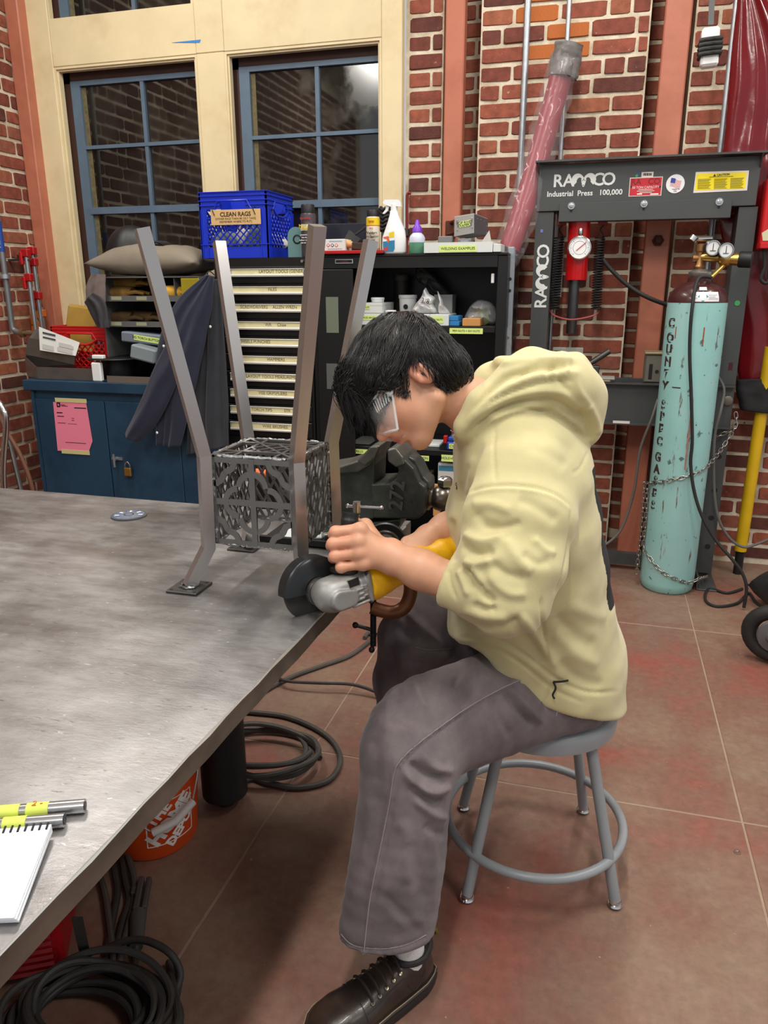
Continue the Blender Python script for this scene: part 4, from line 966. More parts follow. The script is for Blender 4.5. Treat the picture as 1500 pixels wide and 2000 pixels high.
# dustpan and brush
t = thing('dustpan', 'black dustpan standing behind the white hazard carton', 'dustpan')
pts = [P(668, 480, Y=KY + .16), P(690, 486, Y=KY + .16), P(706, 468, Y=KY + .16), P(684, 450, Y=KY + .16)]
pts = [np.array([p[0], p[1], max(p[2], zrt + .002)]) for p in pts]
plate(MB(), pts, .02).build('pan', mat('grey_black_plastic', (58, 58, 60), .5), t)
MB().tube([P(694, 458, Y=KY + .15), P(706, 450, Y=KY + .13), P(716, 442, Y=KY + .12)], .006, 8).build('handle', mat('grey_black_plastic', (58, 58, 60), .5), t)
t = thing('hand_brush', 'small wooden handled brush lying on the red rim tray', 'brush')
hb = P(690, 480, Y=KY + .06)
MB().tube([(hb[0] - .05, KY + .06, zrt + .03), (hb[0] - .03, KY + .06, zrt + .034), (hb[0] + .0, KY + .06, zrt + .026)], [.017, .02, .013], 12).build('handle', mat('pale_wood', (196, 156, 106), .55, var=.2), t)
MB().obox((hb[0] + .035, KY + .06, zrt + .02), (.036, 0, -.003), (0, .022, 0), (0, 0, .017), .004).build('bristles', mat('bristles', (60, 48, 40), .9, bump=.8, bscale=200), t)
a, b, c, d = rect(612, 437, 716, 490, KY + .26)
tag(MB().box(a, b, KY + .24, KY + .29, zrt, d, .004).build('toolbox', mat('navy_box', (28, 30, 44), .45)), 'dark navy toolbox standing under the window sill', 'toolbox')
# black glove / can behind the spray bottle
t = thing('wire_cup_brush', 'black can with a knotted wire cup behind the white spray bottle', 'brush')
gp = P(754, 440, Y=KY + .14); r = .03
MB().lathe((gp[0], KY + .16, ztop_c), ZA, [(r, 0), (r, .1), (r * .7, .12)], 18).build('can', mat('grey_can', (110, 110, 108), .4, .4), t)
mb = MB()
for k in range(6):
 z = ztop_c + .12 + k * .018
 mb.tube([(gp[0] + (r * 1.05) * math.cos(q) * (1 + .1 * math.sin(5 * q + k)), KY + .16 + r * math.sin(q), z + .006 * math.sin(4 * q)) for q in [2 * PI * i / 16 for i in range(16)]], .009, 6, closed=True)
mb.build('knotted_band', black_rubber, t)
# white trigger spray bottle
t = thing('spray_bottle', 'white trigger spray bottle with a colourful label on the cabinet top', 'spray bottle')
a, b, c, d = rect(746, 390, 793, 497, KY - .01); xc = (a + b) / 2; sc = (b - a) / 47.0; zb0 = ztop_c
def bp_(px, py): return (P(px, py, Y=KY + .03)[0], P(px, py, Y=KY + .03)[2])
def loft2(cols, yc, n=20, ex=2.6):      # (zc, xc, half width, half depth)
 g = []
 for z, x, w, dpt in cols:
  g.append([(x + w * math.copysign(abs(math.cos(q)) ** (2 / ex), math.cos(q)), yc + dpt * math.copysign(abs(math.sin(q)) ** (2 / ex), math.sin(q)), z) for q in [2 * PI * k / n for k in range(n + 1)]])
 mb = MB(); mb.sheet(g); mb.add(g[0][:-1], [tuple(range(n))]); mb.add(g[-1][:-1], [tuple(range(n))[::-1]]); return mb
ycb = KY + .035
body = []
for py, x0, x1, dp in ((497, 749, 790, .034), (492, 746, 793, .036), (465, 747, 792, .036), (450, 752, 790, .035), (435, 757, 784, .03), (420, 761, 778, .022), (412, 762, 776, .017)):
 p0, p1 = bp_(x0, py), bp_(x1, py); body.append((max(zb0, p0[1]) if py > 496 else p0[1], (p0[0] + p1[0]) / 2, (p1[0] - p0[0]) / 2, dp))
body[0] = (zb0,) + body[0][1:]
weld(loft2(body, ycb).build('bottle', white_plastic, t))
p0, p1 = bp_(762, 412), bp_(776, 402)
MB().lathe(((p0[0] + p1[0]) / 2, ycb, p0[1] - .002), ZA, [(.016, 0), (.016, .03), (.012, .034)], 18).build('collar', white_plastic, t)
hd_ = [bp_(*q) for q in ((748, 396), (752, 390), (778, 390), (783, 396), (784, 404), (772, 403), (764, 404), (752, 400))]
MB().prism(hd_, (0, ycb - .012, 0), XA, ZA, YA * .024).build('trigger_head', white_plastic, t)
tr = [bp_(*q) for q in ((754, 401), (760, 403), (757, 412), (750, 418), (747, 417), (753, 409))]
MB().prism(tr, (0, ycb - .006, 0), XA, ZA, YA * .012).build('trigger', white_plastic, t)
yl = KY - .0015
def lab(q, m, nm='label', o=0.0): return MB().prism([(P(x, y, Y=yl)[0], P(x, y, Y=yl)[2]) for x, y in q], (0, yl - o, 0), XA, ZA, -YA * .001).build(nm, m, t)
lab([(748, 461), (752, 455), (768, 450), (771, 455), (771, 486), (768, 491), (749, 491)], mat('label_white', (226, 230, 232), .5))
lab([(748, 472), (771, 469), (771, 486), (768, 491), (749, 491)], mat('label_teal', (44, 120, 160), .5), 'label_field', .001)
lab([(760, 455), (770, 452), (770, 463), (760, 464)], mat('label_yellow', (222, 196, 40), .5), 'label_field', .001)
lab([(749, 463), (759, 461), (761, 470), (757, 475), (756, 467), (749, 465)], mat('label_orange', (222, 96, 46), .5), 'label_field', .0015)
lab([(751, 484), (758, 482), (758, 489), (751, 490)], mat('label_red2', (196, 50, 46), .5), 'label_field', .0015)
# squeeze bottle with purple spout
qb = P(813, 470, Y=KY + .03); t = thing('squeeze_bottle', 'clear squeeze bottle of green liquid with a purple spout', 'bottle')
k = P(814, 470, Y=KY + .03)[0] - qb[0]; r = 15.2 * k; yc = KY + .01 + r; zt2 = lambda y: P(813, y, Y=yc)[2]
MB().lathe((qb[0], yc, ztop_c), ZA, [(r * .93, 0), (r, .006), (r, zt2(474) - ztop_c)], 24).build('liquid', mat('green_liquid', (86, 140, 112), .2, spec=.7), t)
MB().lathe((qb[0], yc, zt2(474)), ZA, [(r, 0), (r, zt2(465) - zt2(474)), (r * .85, zt2(460) - zt2(474)), (r * .45, zt2(453) - zt2(474)), (r * .4, zt2(450) - zt2(474))], 24).build('bottle', mat('milky_plastic', (196, 200, 214), .3), t)
MB().lathe((qb[0], yc, zt2(454)), ZA, [(r * .62, 0), (r * .55, zt2(444) - zt2(454)), (r * .33, zt2(440) - zt2(454)), (r * .22, zt2(431) - zt2(454)), (r * .1, zt2(429) - zt2(454))], 18).build('spout', mat('purple_plastic', (116, 52, 190), .35), t)
# red-handled bar on the wall behind
wx = P(794, 430, Y=WY - .04)
t = thing('red_clamp_bar', 'slim dark red bar with hooked top between window and brick', 'bar')
MB().tube(spline([(wx[0] + .02, WY - .03, P(794, 378, Y=WY - .04)[2]), (wx[0], WY - .03, P(794, 382, Y=WY - .04)[2]), (wx[0], WY - .03, P(794, 440, Y=WY - .04)[2]), (wx[0], WY - .03, kz1 + .02)], 5), .008, 8).build('bar', mat('dark_red_paint', (120, 30, 28), .45), t)
MB().box(wx[0] - .02, wx[0] + .012, WY - .05, WY - .02, P(794, 462, Y=WY - .04)[2], P(794, 446, Y=WY - .04)[2], .004).build('jaw', dark_steel, t)
# white long box 'WELDING EXAMPLES' with its metal samples
t = thing('sample_tray', 'long white cardboard tray labelled welding examples on the cabinet top', 'tray')
a, b, c, d = rect(828, 473, 962, 497, KY - .015); c = ztop_c; yb_ = KY + .16
MB().box(a, b, KY - .015, KY - .009, c, d).box(a, b, yb_, yb_ + .005, c, d).box(a, a + .005, KY - .009, yb_, c, d).box(b - .005, b, KY - .009, yb_, c, d).box(a, b, KY - .01, yb_, c, c + .005).build('tray', m_wb, t)
label_on(858, 479, 931, 492, KY - .0155, ['WELDING EXAMPLES'], t, size=.75)
p2x = P(975, 485, Y=KY + .0)[0]
carton(963, 476, 978, 497, KY - .012, .14, 'narrow white carton at the right end of the welding examples tray', zl=ztop_c, lid=False)
zt_ = d
t = thing('riveted_box', 'riveted sheet metal box labelled pop rivet example', 'metal box')
F0 = [P(887, 462, Y=KY + .02), P(926, 455, Y=KY + .02), P(926, 418, Y=KY + .02), P(888, 424, Y=KY + .02)]
S0 = [P(926, 455, Y=KY + .02), P(953, 460, Y=KY + .14), P(953, 428, Y=KY + .14), P(926, 418, Y=KY + .02)]
lo = zt_ + .012
plate(MB(), F0, -.004).build('front_plate', mat('light_sheet', (168, 164, 160), .4, .6), t)
plate(MB(), S0, -.004).build('side_plate', mat('dark_sheet', (98, 98, 100), .45, .6), t)
plate(MB(), [F0[3], F0[2], S0[2], P(914, 432, Y=KY + .15)], .003).build('top_plate', mat('light_sheet', (168, 164, 160), .4, .6), t)
plate(MB(), [F0[0], F0[1], S0[1], P(912, 466, Y=KY + .15)], .003).build('bottom_plate', mat('dark_sheet', (98, 98, 100), .45, .6), t)
for i, (x, y) in enumerate(((893, 430), (922, 426), (922, 444), (893, 449), (893, 447))):
 if i == 4: continue
 c_ = P(x, y, Y=KY + .018); MB().lathe(c_, -YA, [(.004, 0), (.0035, .0025), (0, .003)], 8).build('rivet', chrome, t)
for u, v in ((.2, .2), (.45, .18), (.7, .2), (.9, .4), (.9, .75)):
 c_ = S0[3] + (S0[2] - S0[3]) * u + (S0[0] - S0[3]) * v; n_ = np.cross(S0[1] - S0[0], S0[3] - S0[0]); n_ /= np.linalg.norm(n_)
 if n_[0] < 0: n_ = -n_
 MB().lathe(c_ + n_ * .001, n_, [(.003, 0), (.0026, .002), (0, .0025)], 8).build('rivet', chrome, t)
lb = MB().prism([(P(x, y, Y=KY + .018)[0], P(x, y, Y=KY + .018)[2]) for x, y in ((896, 433), (919, 429), (919, 441), (896, 445))], (0, KY + .0185, 0), XA, ZA, -YA * .001).build('label', green_tape, t)
pc = P(907.5, 434.5, Y=KY + .017); text('POP RIVET', pc, (1, 0, .1), ZA, .016, ink, lb); pc = P(907.5, 440, Y=KY + .017); text('EXAMPLE', pc, (1, 0, .1), ZA, .016, ink, lb)
t = thing('welded_bracket', 'small welded grey bracket under the riveted box', 'bracket')
a, b, c, d = rect(893, 463, 920, 473, KY + .0); MB().box(a, b, KY + .0, KY + .08, zt_ - .03, lo + .004, .003).build('block', mat('grey_cast', (128, 128, 128), .5, .4), t)
MB().box(a + .015, b - .012, KY - .004, KY + .001, zt_ - .0, lo - .002, .001).build('window', chrome, t)
t = tag(MB().box(*rect(855, 461, 883, 474, KY + .01)[:2], KY + .01, KY + .06, zt_ - .05, rect(855, 461, 883, 474, KY + .01)[3], .004).build('channel_sample', mat('grey_cast', (128, 128, 128), .5, .4)), 'grey channel sample at the left end of the welding examples tray', 'metal sample')
tr = [P(940, 474, Y=KY + .02), P(960, 474, Y=KY + .02), P(956, 450, Y=KY + .03)]
tag(plate(MB(), tr, .004).build('triangular_plate', mat('light_sheet', (168, 164, 160), .4, .6)), 'small triangular steel plate right of the riveted box', 'metal plate')
rb = P(881, 447, Y=WY - .06)
t = thing('rusty_bracket', 'rusty iron bracket bolted low on the steel post by the riveted box', 'bracket')
MB().box(rb[0] - .03, rb[0] + .02, WY - .062, WY - .05, rb[2] - .05, rb[2] + .04, .004).tube(spline([(rb[0], WY - .06, rb[2] + .03), (rb[0] + .03, WY - .11, rb[2] + .03), (rb[0] + .025, WY - .12, rb[2] - .02), (rb[0] - .01, WY - .1, rb[2] - .03)], 5), .009, 8).build('hook', mat('rusty_bolt', (92, 50, 38), .7, .4, var=.3), t)

# ---------- red roll wrapped in clear plastic, leaning on the wall
t = thing('wrapped_roll', 'red roll in a clear plastic sleeve leaning between cabinet and press', 'roll')
rp = [P(1100, 130, Y=4.05), P(1078, 215, Y=4.03), P(1048, 320, Y=3.97), P(1018, 420, Y=3.9), P(994, 488, Y=3.86)]
m_rr = mat('crimson_vinyl', (138, 26, 44), .35, var=.15, bump=.2, bscale=30)
MB().tube(spline(rp, 6), .052, 16).build('roll', m_rr, t)
def crumple_tube(pts, rad, seed, n=30, amp=.012):
 pts = spline(pts, 10); mb = MB(); T = MB(); T.tube(pts, rad if hasattr(rad, '__len__') else rad, n, caps=False); V = []
 m_ = len(pts)
 for i, v in enumerate(T.v):
  c = pts[i // n]; d = np.array(v) - c; w = mnoise.noise((v[0] * 30 + seed, v[1] * 30, v[2] * 18)) + .6 * abs(mnoise.noise((v[0] * 60, v[1] * 60 + seed, v[2] * 40)))
  V.append(c + d * (1 + w * amp / np.linalg.norm(d)))
 mb.add(V, T.f, True); return mb
m_sleeve = mat('clear_sleeve', (208, 200, 202), .13, alpha=.13, spec=.9)
npt = len(spline([P(1108, 100, Y=4.05)] + rp + [P(984, 510, Y=3.84)], 10))
crumple_tube([P(1108, 100, Y=4.05)] + rp + [P(984, 510, Y=3.84)], [.06 + .016 * math.sin(PI * i / npt) for i in range(npt)], 3).build('plastic_sleeve', m_sleeve, t)
w0, w1 = P(1112, 88, Y=4.05), P(1098, 152, Y=4.05)
crumple_tube([w0, (w0 + w1) / 2, w1], .066, 9, 24, .014).build('tape_wrap', mat('grey_duct_tape', (112, 108, 106), .35, bump=.3, bscale=30), t)
t = thing('slotted_tube', 'silver slotted tube standing by the right side of the black cabinet', 'tube')
u0, u1 = P(999, 482, Y=3.74), P(990, 700, Y=3.74)
MB().box(u1[0] - .018, u1[0] + .018, 3.73, 3.755, 0.0, u0[2], .006).build('tube', galv, t)
for y in (545, 568, 660): c_ = P(997 - (y - 480) * .03, y, Y=3.729); MB().lathe((u1[0], 3.7305, c_[2]), -YA, [(.008, 0), (.008, .0015), (0, .0015)], 12).build('slot', ink, t)
crumple_tube([P(985, 640, Y=3.72), P(988, 700, Y=3.72), P(990, 790, Y=3.72)], .028, 5, 16, .01).build('plastic_wrap', m_sleeve, t)

# ================================================================== PRESS
PY = 3.90; PD = .15
m_press = mat('dark_grey_enamel', (66, 68, 68), .42, var=.08, vscale=4, bump=.03, bscale=80)
fp = thing('hydraulic_press', 'dark grey H frame hydraulic press with red ram by the brick wall', 'press')
pl0, pl1, _, _ = rect(1046, 420, 1083, 690, PY); pr0, pr1, _, _ = rect(1436, 410, 1480, 740, PY)
pl0 = P(1047, 415, Y=PY)[0]; pl1 = P(1081, 430, Y=PY)[0]; pr0 = P(1432, 500, Y=PY)[0]; pr1 = P(1480, 410, Y=PY)[0]
zbt, zbb = P(1270, 313, Y=PY)[2], P(1250, 408, Y=PY)[2]
for a, b in ((pl0, pl1), (pr0, pr1)):
 MB().box(a, b, PY, PY + .006, .03, zbb - .004).box(a, a + .007, PY + .006, PY + PD, .03, zbb - .004).box(b - .007, b, PY + .006, PY + PD, .03, zbb - .004).build('column', m_press, fp)
 c0_ = (a + b) / 2; MB().box(a - .01, b + .01, PY - .18, PY + PD + .03, 0.0, .008, .002).box(a - .01, a - .002, PY - .18, PY + PD + .03, .008, .07).build('foot', m_press, fp)
X0b, X1b = P(1050, 370, Y=PY - .01)[0], P(1483, 350, Y=PY - .01)[0]
beam = MB().box(X0b, X1b, PY - .008, PY, zbb, zbt, .002).box(X0b, X1b, PY, PY + PD + .02, zbb, zbb + .008).build('beam', m_press, fp)
fl = [(X0b - .012, PY - .055, zbt + .012), (X1b + .02, PY - .055, zbt + .012), (X1b + .02, PY + PD, zbt + .012), (X0b - .012, PY + PD, zbt + .012)]
MB().hexa([(x, y, z - .008) for x, y, z in fl] + fl).build('top_flange', m_press, fp)
for xx, s in ((X0b, 1), (X1b, -1)):       # gussets under the flange
 MB().add([(xx, PY - .008, zbt + .004), (xx, PY - .055, zbt + .004), (xx, PY - .008, zbt - .05), (xx + s * .006, PY - .008, zbt + .004), (xx + s * .006, PY - .055, zbt + .004), (xx + s * .006, PY - .008, zbt - .05)], [(0, 1, 2), (5, 4, 3), (0, 3, 4, 1), (1, 4, 5, 2), (2, 5, 3, 0)]).build('gusset', m_press, fp)
a, b, c, d = rect(1092, 392, 1428, 429, PY - .03)
brk = MB().box(a, b, PY - .03, PY - .022, c, d, .001).box(a, b, PY - .022, PY + .05, c, c + .006).build('carriage_plate', m_press, fp)
for x, y in ((1116, 402), (1258, 398), (1405, 394)):
 q = P(x, y, Y=PY - .031)
 MB().lathe(q, -YA, [(.016, 0), (.016, .003), (.0105, .003), (.0105, .010), (.008, .011), (0, .011)], 14).build('bolt', chrome, brk)
 MB().box(q[0] - .005, q[0] + .005, PY - .0312, PY - .0298, q[2] - .027, q[2] - .012).build('slot', ink, brk)
# lettering and emblem
m_wp = mat('white_paint', (216, 218, 216), .5)
def press_logo(cx, cy, hpx, parent, rot=False):
 o = P(cx, cy, Y=PY - (.0012 if rot else .0085)); s = hpx * (P(cx + 1, cy, Y=PY)[0] - P(cx, cy, Y=PY)[0])
 ex, ey = (XA, ZA) if not rot else (ZA, -XA)
 for ch, u in (('R', -2.10), ('A', -1.22), ('C', 1.18), ('O', 2.02)): text(ch, o + ex * s * u, ex, ey, s * 1.36, m_wp, parent, bold=.0016 * s / .06)
 mb = MB()                                                    # ram's head: two arched horns and a narrow face
 for sg in (-1, 1):
  L1, L2 = [], []
  for k in range(19):
   th = math.radians(225 - 240 * k / 18); wd = s * (.10 + .13 * math.sin(PI * min(1, .15 + k / 15)))
   c, n_ = np.array([-sg * -.40 * s * -1, .06 * s]), np.array([sg * math.cos(th) * -1, math.sin(th)]); c = np.array([sg * .42 * s, .02 * s]); n_ = np.array([-sg * math.cos(th), math.sin(th)])
   L1.append(c + n_ * (s * .36 + wd)); L2.append(c + n_ * (s * .36 - wd))
  for k in range(18):
   mb.add([o + ex * q_[0] + ey * q_[1] - YA * .0008 for q_ in (L1[k], L1[k + 1], L2[k + 1], L2[k])], [(0, 1, 2, 3)])
 face = [(-.22, .1), (-.08, .02), (.08, .02), (.22, .1), (.17, -.14), (.09, -.42), (0, -.52), (-.09, -.42), (-.17, -.14)]
 mb.add([o + ex * x * s + ey * y * s - YA * .0014 for x, y in face], [tuple(range(9))])
 mb.build('emblem', m_wp, parent)
 mk = MB()
 for tri in ([(-.15, .04), (-.05, -.02), (-.13, -.06)], [(.15, .04), (.13, -.06), (.05, -.02)], [(-.07, -.34), (.07, -.34), (0, -.42)]):
  mk.add([o + ex * x * s + ey * y * s - YA * .0018 for x, y in tri], [(0, 1, 2)])
 mk.build('emblem', mat('dark_grey_enamel', (66, 68, 68)), parent)
press_logo(1140, 352.5, 24, beam)
press_logo(1059.5, 541, 24, fp, True)
o = P(1141, 377.5, Y=PY - .0085); k = P(1142, 377, Y=PY)[0] - P(1141, 377, Y=PY)[0]
text('Industrial  Press   100,000', o, XA, ZA, k * 14.0, m_wp, beam, bold=.0006)
pbeam = PY - .0085
# rating plate, barcode sticker, flag roundel, caution plate
rp_ = MB(); pbox(rp_, 1229, 346, 1293, 383, pbeam, -.0012); rp_ = rp_.build('rating_plate', mat('plate_white', (214, 206, 200), .5), beam)
mb = MB(); pbox(mb, 1230.5, 347.5, 1291.5, 381.5, pbeam - .0012, -.0006); mb.build('plate_field', mat('plate_red', (186, 34, 48), .5), rp_)
q = P(1261, 355, Y=pbeam - .002); text('RA   CO', q, XA, ZA, k * 15, mat('plate_pink', (120, 20, 30), .5), rp_, bold=.0004)
q = P(1261, 366, Y=pbeam - .002); text('50 TON CAPACITY', q, XA, ZA, k * 6, white_ink, rp_)
for yy, w in ((370, 28), (373, 34), (376, 24)): lines([(1261 - w / 2, yy, 1261 + w / 2, .9)], pbeam - .0019, rp_, white_ink)
lines([(1244, 379, 1254, 2.4), (1270, 379, 1286, 2.4)], pbeam - .0019, rp_, white_ink)
for x in (1233, 1289): q = P(x, 364, Y=pbeam - .002); MB().lathe(q, -YA, [(.0045, 0), (.004, .002), (0, .0022)], 8).build('rivet', mat('rivet_brown', (60, 44, 40), .5), rp_)
bs = MB(); pbox(bs, 1253, 336, 1276, 346, pbeam, -.0008); bs = bs.build('barcode_sticker', mat('plate_white', (214, 206, 200), .5), beam)
lines([(1256 + i * 1.6, 340.5, 1256.8 + i * 1.6 + (i % 3) * .3, 5) for i in range(11)], pbeam - .0009, bs)
q = P(1246, 341, Y=pbeam); MB().lathe(q, -YA, [(.009, 0), (.009, .0014), (0, .0014)], 16).build('round_sticker', mat('sticker_blue', (40, 70, 120), .5), beam); MB().lathe(q - np.array([.005, .0003, .005]), -YA, [(.006, 0), (.006, .0016), (0, .0016)], 12).build('round_sticker', mat('sticker_green', (60, 150, 80), .5), beam)
q = P(1319, 359, Y=pbeam); rd = MB().lathe(q, -YA, [(k * 17, 0), (k * 17, .0012), (0, .0012)], 32).build('flag_roundel', mat('plate_white2', (224, 224, 226), .5), beam)
def wavy(u0, u1, v0, v1, off, m, nm):
 g = []
 for v in (v0, v1): g.append([(q[0] + (u + .1 * v) * k * 10, q[1] - .0012 - off, q[2] + (v * 8 - 1.2 * math.sin(2.6 * u) - 1.5 * u) * k) for u in [u0 + (u1 - u0) * i / 8 for i in range(9)]])
 return MB().sheet(g).build(nm, m, rd)
for i in range(7): wavy(-.9, 1.0, .9 - i * .26 - .13, .9 - i * .26, .0004, mat('flag_red', (206, 120, 116), .5), 'flag_stripe')
wavy(-.95, -.1, -.02, 1.05, .0009, mat('flag_blue', (52, 64, 150), .5), 'flag_canton')
text('MADE IN', q + np.array([.004, -.0013, -k * 10]), XA, ZA, k * 3.4, ink, rd); text('USA', q + np.array([.002, -.0013, -k * 13.4]), XA, ZA, k * 3.4, ink, rd)
cp = MB().prism([(P(x, y, Y=pbeam)[0], P(x, y, Y=pbeam)[2]) for x, y in ((1354, 377), (1459, 372), (1463, 333), (1359, 336))], (0, pbeam, 0), XA, ZA, -YA * .001).build('caution_plate', mat('plate_white', (214, 206, 200), .5), beam)
MB().prism([(P(x, y, Y=pbeam)[0], P(x, y, Y=pbeam)[2]) for x, y in ((1357, 372), (1455, 368), (1458, 336.5), (1361, 339.5))], (0, pbeam - .001, 0), XA, ZA, -YA * .0006).build('plate_field', mat('caution_yellow', (236, 214, 24), .45), cp)
q = P(1409, 341.5, Y=pbeam - .002); text('\u25b2 CAUTION', q, (1, 0, .04), ZA, k * 5, ink, cp, bold=.0003)
rows = []
lines([(1385, 345.2, 1432, .9)], pbeam - .0017, cp)
for c_ in range(3):
 for r_ in range(9):
  rows.append((1363 + c_ * 32 - r_ * .12, 350 + r_ * 2.3 - c_ * .9, 1363 + c_ * 32 + 26 - (r_ * 7 % 5) - r_ * .12, 1.0))
lines(rows, pbeam - .0017, cp, mat('print_olive', (110, 98, 20), .7))
MB().box(*[P(1058, 452, Y=PY)[0] - .006, P(1058, 452, Y=PY)[0] + .006], PY - .001, PY, P(1060, 454, Y=PY)[2], P(1060, 448, Y=PY)[2]).build('sticker', mat('sticker_violet', (110, 110, 180), .5), fp)
q = P(1440, 592, Y=PY - .001); MB().lathe(q, -YA, [(.012, 0), (.012, .001), (0, .001)], 12).build('sticker', mat('sticker_green', (60, 150, 80), .5), fp)
a, b, c, d = rect(1423, 708, 1431, 723, PY - .001); MB().box(a, b, PY - .0012, PY + .001, c, d).build('slot', mat('slot_red', (70, 16, 20), .5), fp)
# hydraulic ram
rx = P(1128, 490, Y=PY + .03)[0]; kk = P(1129, 490, Y=PY + .03)[0] - rx; yc = PY + .06
zr0, zr1 = P(1128, 547, Y=yc)[2], zbb
MB().lathe((rx, yc, zr0), ZA, [(21 * kk, 0), (21.5 * kk, .004), (21.5 * kk, zr1 - zr0)], 28).build('ram_cylinder', mat('press_red', (196, 20, 24), .28, coat=.3), fp)
zp0 = P(1123, 651, Y=yc)[2]
MB().lathe((rx - .006, yc, zp0), ZA, [(10 * kk, 0), (10.5 * kk, .003), (10.5 * kk, zr0 - zp0)], 20).build('ram_rod', mat('oily_steel', (92, 92, 94), .32, .8, var=.2), fp)
gq = P(1132, 484, Y=PY - .02)
gg = MB().lathe(gq, -YA, [(22.5 * kk, -.03), (22.5 * kk, .006), (20.5 * kk, .008), (20 * kk, .004), (0, .004)], 36).build('gauge', chrome, fp)
MB().lathe(gq - YA * .0042, -YA, [(19.9 * kk, 0), (19.9 * kk, .0006), (0, .0006)], 36).build('gauge_face', white_plastic, gg)
mb = MB()
for i in range(25):
 an = math.radians(225 - 270 * i / 24); r0_, r1_ = (15.2, 18.2) if i % 4 == 0 else (16.6, 18.2)
 dv = np.array([math.cos(an), 0, math.sin(an)]); tn = np.array([-math.sin(an), 0, math.cos(an)])
 mb.obox(gq + dv * kk * (r0_ + r1_) / 2 - YA * .0052, dv * kk * (r1_ - r0_) / 2, YA * .0003, tn * kk * .35)
mb.tube([gq - YA * .0052 + np.array([math.cos(x), 0, math.sin(x)]) * kk * 12.5 for x in [2 * PI * i / 40 for i in range(40)]], .0006, 4, closed=True)
mb.build('gauge_scale', ink, gg)
dv = np.array([math.cos(math.radians(40)), 0, math.sin(math.radians(40))])
MB().cyl(gq - dv * kk * 8 - YA * .007, gq + dv * kk * 16 - YA * .007, .0016, 6).build('gauge_needle', mat('needle_red', (200, 30, 30), .5), gg)
MB().lathe(gq + ZA * 22 * kk, ZA, [(.008, 0), (.009, .004), (.0105, .006), (.0105, .03), (.007, .034)], 12).build('gauge_stem', chrome, fp)
# return springs, their brackets and the red rod
for x0_, x1_, nm in ((1092, 1083, 0), (1172, 1164, 1)):
 ta, tb = P(x0_, 462, Y=yc), P(x1_, 605, Y=yc)
 ta[1] = tb[1] = yc
 d = tb - ta; n = 28; pts = []
 for i in range(n * 10 + 1):
  u = i / (n * 10); an = 2 * PI * n * u; pts.append(ta + d * u + np.array([math.cos(an) * .022, math.sin(an) * .022, 0]))
 MB().tube(pts, .0036, 5).build('spring', black_plastic, fp)
 MB().tube(spline([ta + np.array([.02, 0, .11]), ta + np.array([.018, 0, .06]), ta + np.array([.0, 0, .03]), ta + np.array([.022, 0, 0])], 6), .004, 6).build('spring_hook', black_plastic, fp)
 MB().box(ta[0] - .002 - .012, ta[0] + .03, yc - .01, yc + .01, ta[2] + .05, zbb + .004, .002).build('spring_bracket', mat('dark_red_paint', (120, 30, 28), .45), fp)
s0_, s1_ = P(1083, 605, Y=yc), P(1164, 605, Y=yc)
MB().tube(spline([(s0_[0] - .02, yc, s0_[2] + .02), (s0_[0] - .02, yc, s0_[2] - .005), (s0_[0] + .01, yc - .03, s0_[2] - .03), (rx - .006, yc - .045, s0_[2] - .045), (s1_[0] - .02, yc - .03, s1_[2] - .03), (s1_[0] + .012, yc, s1_[2] - .01), (s1_[0] + .012, yc, s1_[2] + .02)], 6), .0042, 8).build('spring_yoke', mat('pinkish_rod', (150, 70, 70), .45), fp)
a, b, c, d = rect(1084, 475, 1099, 580, PY + .1); MB().box(a, b, PY + .1, PY + .11, c, d).build('travel_scale', mat('pale_scale', (170, 170, 168), .6), fp)
# bed
zu, zl_ = P(1300, 748, Y=PY)[2], P(1300, 830, Y=PY)[2]
bx0, bx1 = pl0 - .01, pr1 - .005
MB().box(bx0, bx1, PY - .02, PY - .013, zl_, zu).box(bx0, bx1, PY - .05, PY - .013, zu - .007, zu).box(bx0, bx1, PY - .05, PY - .013, zl_, zl_ + .007).build('bed_channel', m_press, fp)
MB().box(bx0, bx1, PY + PD, PY + PD + .007, zl_, zu).box(bx0, bx1, PY + PD + .007, PY + PD + .04, zu - .007, zu).build('bed_channel', m_press, fp)
q = P(1421, 782, Y=PY - .021); MB().lathe(q, -YA, [(.022, 0), (.022, .012), (.018, .014), (0, .014)], 18).build('bed_pin', mat('pin_steel', (112, 108, 98), .45, .6), fp)
for y in (892, 958, 1012, 1068):
 q = P(1408 - (y - 890) * .105, y, Y=PY - .0008); MB().lathe((pr0 + .045, PY - .0004, q[2]), -YA, [(.013, 0), (.013, .001), (0, .001)], 14).build('pin_hole', ink, fp)
a, b, c, d = rect(1197, 822, 1230, 827, PY - .051); MB().box(a, b, PY - .0515, PY - .05, c, d).build('maker_label', mat('plate_white', (214, 206, 200), .5), fp)
MB().box(pl0, pr1, PY + .02, PY + .06, .03, .09).build('base_tie', m_press, fp)
hs = [P(1175, 503, Y=yc), P(1195, 528, Y=yc), P(1230, 560, Y=yc), P(1270, 583, Y=yc), P(1330, 605, Y=PY + .12), P(1420, 640, Y=PY + .12)]
MB().tube(spline(hs, 8), .0105, 10).build('hydraulic_hose', black_rubber, fp)
